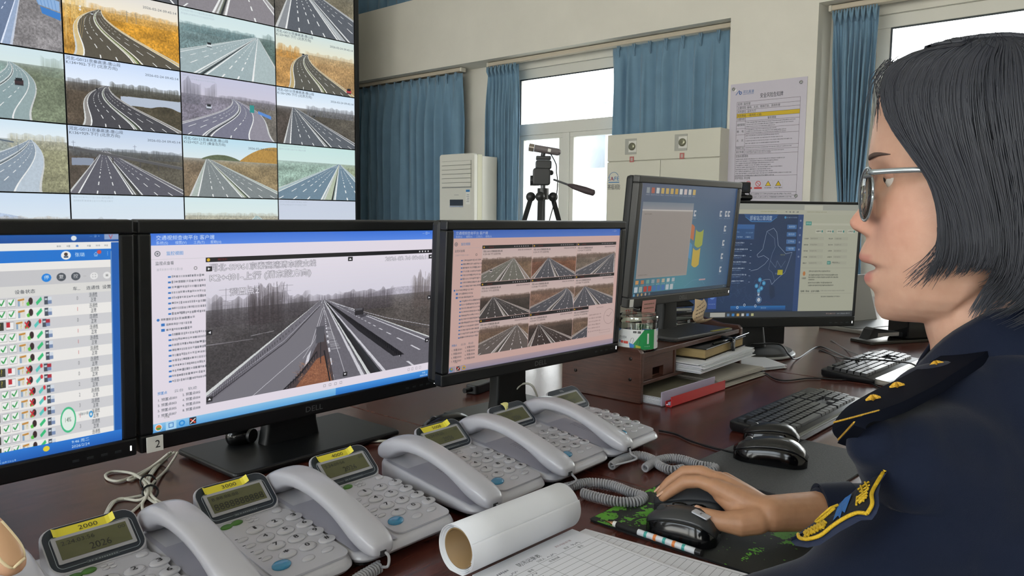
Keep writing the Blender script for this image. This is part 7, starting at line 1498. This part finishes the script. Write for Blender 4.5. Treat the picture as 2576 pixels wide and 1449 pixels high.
# collar
N2 = crom([hpl(2520, 740), hpl(2535, 850), hpl(2560, 960)], 4); zt_ = [(0, 935), (25, 895), (50, 825), (75, 765), (100, 742), (180, 738), (260, 742), (285, 765), (310, 825), (335, 895), (360, 935)]
rows = []
for k in range(49):
    a_ = 360 * k / 48; zt0 = yz(np.interp(a_, [q[0] for q in zt_], [q[1] for q in zt_])); rr = R(a_); cx_ = (hpl(2530, 850) - O0).dot(FOR); row = []
    for j, (dz, rad) in enumerate(((.004, .060), (0, .066), (-.02, .072), (-.05, .083), (-.085, .10))):
        f_ = cx_ + rad * 1.02 * math.cos(rr) * (1.0 if math.cos(rr) < 0 else .98) - (.004 * j); s_ = rad * math.sin(rr); row.append(H3(f_, s_, max(zt0 + dz, yz(1010) + .01 * j) if False else zt0 + dz))
    rows.append(row)
cl_ = wobj('collar', MB().rings(rows, cap=False, closed=False), M_coat, JK, smooth=True); cl_.modifiers.new('t', 'SOLIDIFY').thickness = .003
# epaulette
M_ep = mat('epaulette_cloth', '#0a0e19', .9, spec=.1); M_gold = mat('gold_thread', '#c79a2c', .4, metal=.3, bump=.6, bscale=900)
el_ = crom([at(2141, 1098, .492), at(2150, 1072, .495), at(2185, 1040, .502), at(2240, 1008, .513), at(2320, 965, .532), at(2400, 918, .552), at(2446, 888, .566)], 5)
rows = []
for i, p in enumerate(el_):
    t_ = (el_[min(i + 1, len(el_) - 1)] - el_[max(i - 1, 0)]).normalized(); wq = (vh * .93 - sv * 0 + fc * .25); wv = wq - t_ * wq.dot(t_); wv.normalize(); nn = wv.cross(t_); nn = nn if nn.z > 0 else -nn; hw = .022 - .004 * (i / len(el_))
    rows.append([p + wv * hw * a_ + nn * b_ for a_, b_ in ((-1, -.0035), (1, -.0035), (1.02, 0), (1, .0035), (-1, .0035), (-1.02, 0))])
ep = wobj('epaulette', MB().rings(rows), M_ep, JK, smooth=True, auto=60)
for i in (2, 7): r_ = rows[i]; wobj('gold_edge', MB().tube([r_[2], r_[3].lerp(r_[4], .15) if False else r_[3], r_[4]], .0008, 6), M_gold, ep)
for i, k in ((14, .5), (18, .55), (24, .5)):
    c0_ = (rows[i][3] + rows[i][4]) / 2; t_ = (el_[i + 1] - el_[i]).normalized(); wv = (rows[i][3] - rows[i][4]).normalized(); nn = t_.cross(wv); nn = nn if nn.z > 0 else -nn; c0_ += wv * .008
    st_ = [c0_ + (t_ * math.cos(q) + wv * math.sin(q)) * (.0052 if j % 2 == 0 else .0023) for j, q in enumerate([2 * math.pi * j / 10 for j in range(10)])]
    wobj('gold_star', MB().rings([st_, [p + nn * .0012 for p in st_], [c0_.lerp(p, .3) + nn * .003 for p in st_]]), M_gold, ep)
# shoulder patch, a stiff shield curving round the sleeve
sil = [(2253, 1164), (2189, 1206), (2166, 1218), (2146, 1237), (2104, 1272), (2049, 1313), (2008, 1342), (1990, 1362)]
def pd(px, py):  # depth of the patch surface: it turns away from us at the left edge
    best = min((math.hypot(px - (a[0] + (b[0] - a[0]) * t), py - (a[1] + (b[1] - a[1]) * t)) for a, b in zip(sil[:-1], sil[1:]) for t in (0, .25, .5, .75, 1)))
    return .492 - .050 * (1 - math.exp(-best / 45))
def patch(name, pts, lift, m, par, th=.0012, dens=1):
    P = []
    for a, b in zip(pts, pts[1:] + pts[:1]):
        for k in range(dens): P.append((a[0] + (b[0] - a[0]) * k / dens, a[1] + (b[1] - a[1]) * k / dens))
    top = [at(x, y, pd(x, y) - lift) for x, y in P]; bot = [at(x, y, pd(x, y) - lift + th) for x, y in P]; n_ = len(P)
    cx_, cy_ = sum(p[0] for p in P) / n_, sum(p[1] for p in P) / n_; mid = [(x * .5 + cx_ * .5, y * .5 + cy_ * .5) for x, y in P]; topm = [at(x, y, pd(x, y) - lift) for x, y in mid]; cen = at(cx_, cy_, pd(cx_, cy_) - lift)
    mb = MB(); mb.v = [tuple(v) for v in bot + top + topm + [cen]]; mb.f = [(i, (i + 1) % n_, n_ + (i + 1) % n_, n_ + i) for i in range(n_)] + [(n_ + i, n_ + (i + 1) % n_, 2 * n_ + (i + 1) % n_, 2 * n_ + i) for i in range(n_)] + [(2 * n_ + i, 2 * n_ + (i + 1) % n_, 3 * n_) for i in range(n_)]; mb.m = [0] * len(mb.f)
    return wobj(name, mb, m, par)
outer = [(2253, 1164), (2232, 1186), (2216, 1212), (2210, 1242), (2212, 1272), (2205, 1292), (2193, 1308), (2166, 1309), (2115, 1336), (2085, 1356), (2063, 1371), (2032, 1378), (2001, 1373), (1990, 1362), (1993, 1352), (2008, 1342), (2049, 1313), (2104, 1272), (2146, 1237), (2166, 1218), (2189, 1206)]
pt = patch('shoulder_patch', outer, 0, mat('patch_navy', '#1f2a45', .8), JK, th=.003, dens=2)
pt['label'] = 'navy shield patch with yellow border and blue band'
patch('patch_field', [(2228, 1184), (2206, 1216), (2196, 1242), (2197, 1270), (2184, 1296), (2158, 1292), (2125, 1306), (2094, 1326), (2063, 1351), (2032, 1359), (2008, 1356), (2004, 1348), (2049, 1314), (2104, 1273), (2146, 1238), (2166, 1219), (2189, 1207)], .0012, mat('patch_black', '#0c0f18', .8), JK, dens=2)
gold = crom([Vector((x, y, 0)) for x, y in [(2226, 1182), (2206, 1214), (2193, 1241), (2194, 1268), (2181, 1292)]], 5), crom([Vector((x, y, 0)) for x, y in [(2181, 1292), (2156, 1290), (2125, 1303), (2094, 1323), (2063, 1347), (2032, 1356), (2012, 1353), (2008, 1344)]], 5)
M_yt = mat('yellow_thread', '#c9a41e', .55, bump=.6, bscale=1200)
for g_ in gold: wobj('yellow_border', MB().tube([at(p.x, p.y, pd(p.x, p.y) - .0030) for p in g_], .0012, 8), M_yt, JK, smooth=True)
patch('blue_band', [(2142, 1242), (2136, 1260), (2125, 1290), (2118, 1285), (2113, 1304), (2108, 1297), (2095, 1310), (2105, 1280), (2112, 1268), (2126, 1252)], .0030, mat('patch_blue', '#1f5a98', .6), JK)
def yl(pts, r=.0009): wobj('embroidery', MB().tube([at(x, y, pd(x, y) - .0032) for x, y in pts], r, 6), M_yt, JK)
yl([(2108, 1270), (2090, 1277), (2075, 1290), (2062, 1302), (2052, 1312), (2056, 1314), (2070, 1304), (2084, 1292), (2100, 1278)])
for i in range(7): x = 2024 + i * 7.5; y = 1344 - i * 4; yl([(x, y - 5), (x + 5, y + 2), (x + 1, y + 7)], .0011); yl([(x + 3, y - 9), (x + 8, y - 5)], .0010)
for pts in ([(2186, 1212), (2158, 1232)], [(2188, 1220), (2162, 1238)], [(2176, 1213), (2184, 1228)], [(2165, 1222), (2170, 1236)], [(2184, 1230), (2156, 1252)], [(2182, 1238), (2160, 1256)], [(2168, 1236), (2178, 1252)], [(2182, 1246), (2154, 1262)], [(2156, 1250), (2154, 1270)], [(2166, 1246), (2172, 1260)], [(2176, 1252), (2160, 1266)]): yl(pts, .0007)
# right cuff
cu_d = (CF - RE).normalized(); cuf = wobj('cuff', MB().tube([CF - cu_d * .03, CF, CF + cu_d * .012, CF + cu_d * .012, CF - cu_d * .02], [.036, .0355, .0350, .0305, .029], 28, cap=False), M_coat, JK, smooth=True, auto=50)
# ------------------------------------------------------------------ glasses
gs = thing('eyeglasses', 'round metal framed glasses worn by the woman in the navy uniform', 'glasses', hpl(2180, 480, .03)); G0 = gs.location.copy(); TG = Matrix.Translation(-G0)
M_met = mat('glasses_metal', '#a9b2b6', .25, metal=.75); M_lens = thin_glass('lens', (.86, .84, .76), .12)
def lens_at(c, s):
    nf = (FOR * math.cos(R(17)) + LEFT * s * math.sin(R(17))); sd = Vector((0, 0, 1)).cross(nf); rr = .0215
    ring_ = [c + sd * rr * math.cos(q) * 1.08 + Vector((0, 0, rr * math.sin(q) * .98)) for q in [2 * math.pi * k / 36 for k in range(37)]]
    rim = obj('rim', MB().tube(ring_, .0011, 8), M_met, gs, smooth=True); rim.data.transform(TG)
    l_ = obj('lens', MB().rings([[c + (p - c) * k + nf * b_ for p in ring_[:-1]] for k, b_ in ((.97, -.001), (.97, .0008), (.6, .0018), (.2, .0022))]), M_lens, gs, smooth=True); l_.data.transform(TG)
cn = hpl(2179, 489, .033); sN = .033; cf_ = cn - LEFT * .062
lens_at(cn, 1); lens_at(cf_, -1)
def gob(name, mb): o = obj(name, mb, M_met, gs, smooth=True); o.data.transform(TG); return o
gob('bridge', MB().tube(crom([cn - LEFT * .020 + Vector((0, 0, .006)), cn - LEFT * .031 + FOR * .004 + Vector((0, 0, .009)), cf_ + LEFT * .020 + Vector((0, 0, .006))], 6), .0011, 8))
for s in (1, -1):
    c = cn if s > 0 else cf_; hg = c + LEFT * s * .027 - FOR * .006 + Vector((0, 0, .0135)); hg2 = H3(fz(2206, 443)[0], s * .068, yz(443)); ends = H3(fz(2330, 442)[0], s * .080, yz(442)); e2 = H3(fz(2440, 450)[0], s * .078, yz(455)); e3 = H3(fz(2475, 500)[0], s * .074, yz(510))
    gob('end_piece', MB().tube([c + LEFT * s * .020 + Vector((0, 0, .013)), hg, hg2], .0015, 8)); gob('temple', MB().tube(crom([hg2, ends, e2, e3], 6), .0016, 8, flat=1.3)); gob('nose_pad', MB().ball(c - LEFT * s * .016 - FOR * .004 + Vector((0, 0, -.002)), .0024, 10, 6, (.6, .6, 1.2)))

# ================================================================== THUMB OF A SECOND PERSON AT THE LEFT EDGE
HD = MB(); T = [at(-420, 1150, .50), at(-250, 1190, .46), at(-120, 1270, .44), at(-55, 1335, .432), at(-8, 1385, .429), at(28, 1414, .427)]
chain(crom(T, 3), [.017, .016, .0155, .015, .0145, .014, .0135, .013, .0125, .012, .0118, .0115, .0112, .0108, .0100, .0080], 18, HD)
for k in range(3): chain([at(-420, 1200 + 60 * k, .50), at(-260, 1270 + 80 * k, .49), at(-150, 1380 + 70 * k, .50)], [.016, .0125, .009], 14, HD)
chain([at(-420, 1230, .50), at(-800, 1500, .55)], [.034, .030], 18, HD)
hm = fuse('body', HD, .0022, 3, .5); paint(hm, lambda co: np.tile(np.array(rgb('#cda283')), (len(co), 1))); hm.materials.append(M_skin)
p2 = thing('person', 'thumb of a second person reaching in at the bottom left corner', 'person', at(-420, 1230, .50)); o = obj('body', hm, M_skin, p2); o.data.transform(Matrix.Translation(-p2.location))
ce = at(14, 1374, .4205); ax = (at(52, 1416, .424) - at(-16, 1332, .421)).normalized(); sd = (at(34, 1356, .426) - at(-2, 1388, .4195)).normalized(); nn = ax.cross(sd).normalized(); nn = nn if nn.dot(CAM - ce) > 0 else -nn
rows = [[ce + ax * (.0118 * a_) + sd * (math.sin(b_) * .0062 * math.sqrt(max(.30, 1 - max(0, a_) ** 3 * .7))) + nn * (math.cos(b_) * .003 - .0008 - .0016 * a_ * a_) for b_ in [k * .3 - 1.2 for k in range(9)]] for a_ in [-1 + k / 6 for k in range(13)]]
o = obj('fingernail', MB().rings(rows, cap=False, closed=False), mat('nail_pale', '#c9a07c', .3), p2, smooth=True); o.data.transform(Matrix.Translation(-p2.location)); o.modifiers.new('t', 'SOLIDIFY').thickness = .0008
rim = [r_[0] for r_ in rows] + rows[-1] + [r_[-1] for r_ in rows[::-1]]
o = obj('nail_edge', MB().tube([p + nn * .0004 for p in rim], .0011, 8), mat('nail_tip', '#e6d3ac', .3), p2, smooth=True); o.data.transform(Matrix.Translation(-p2.location))
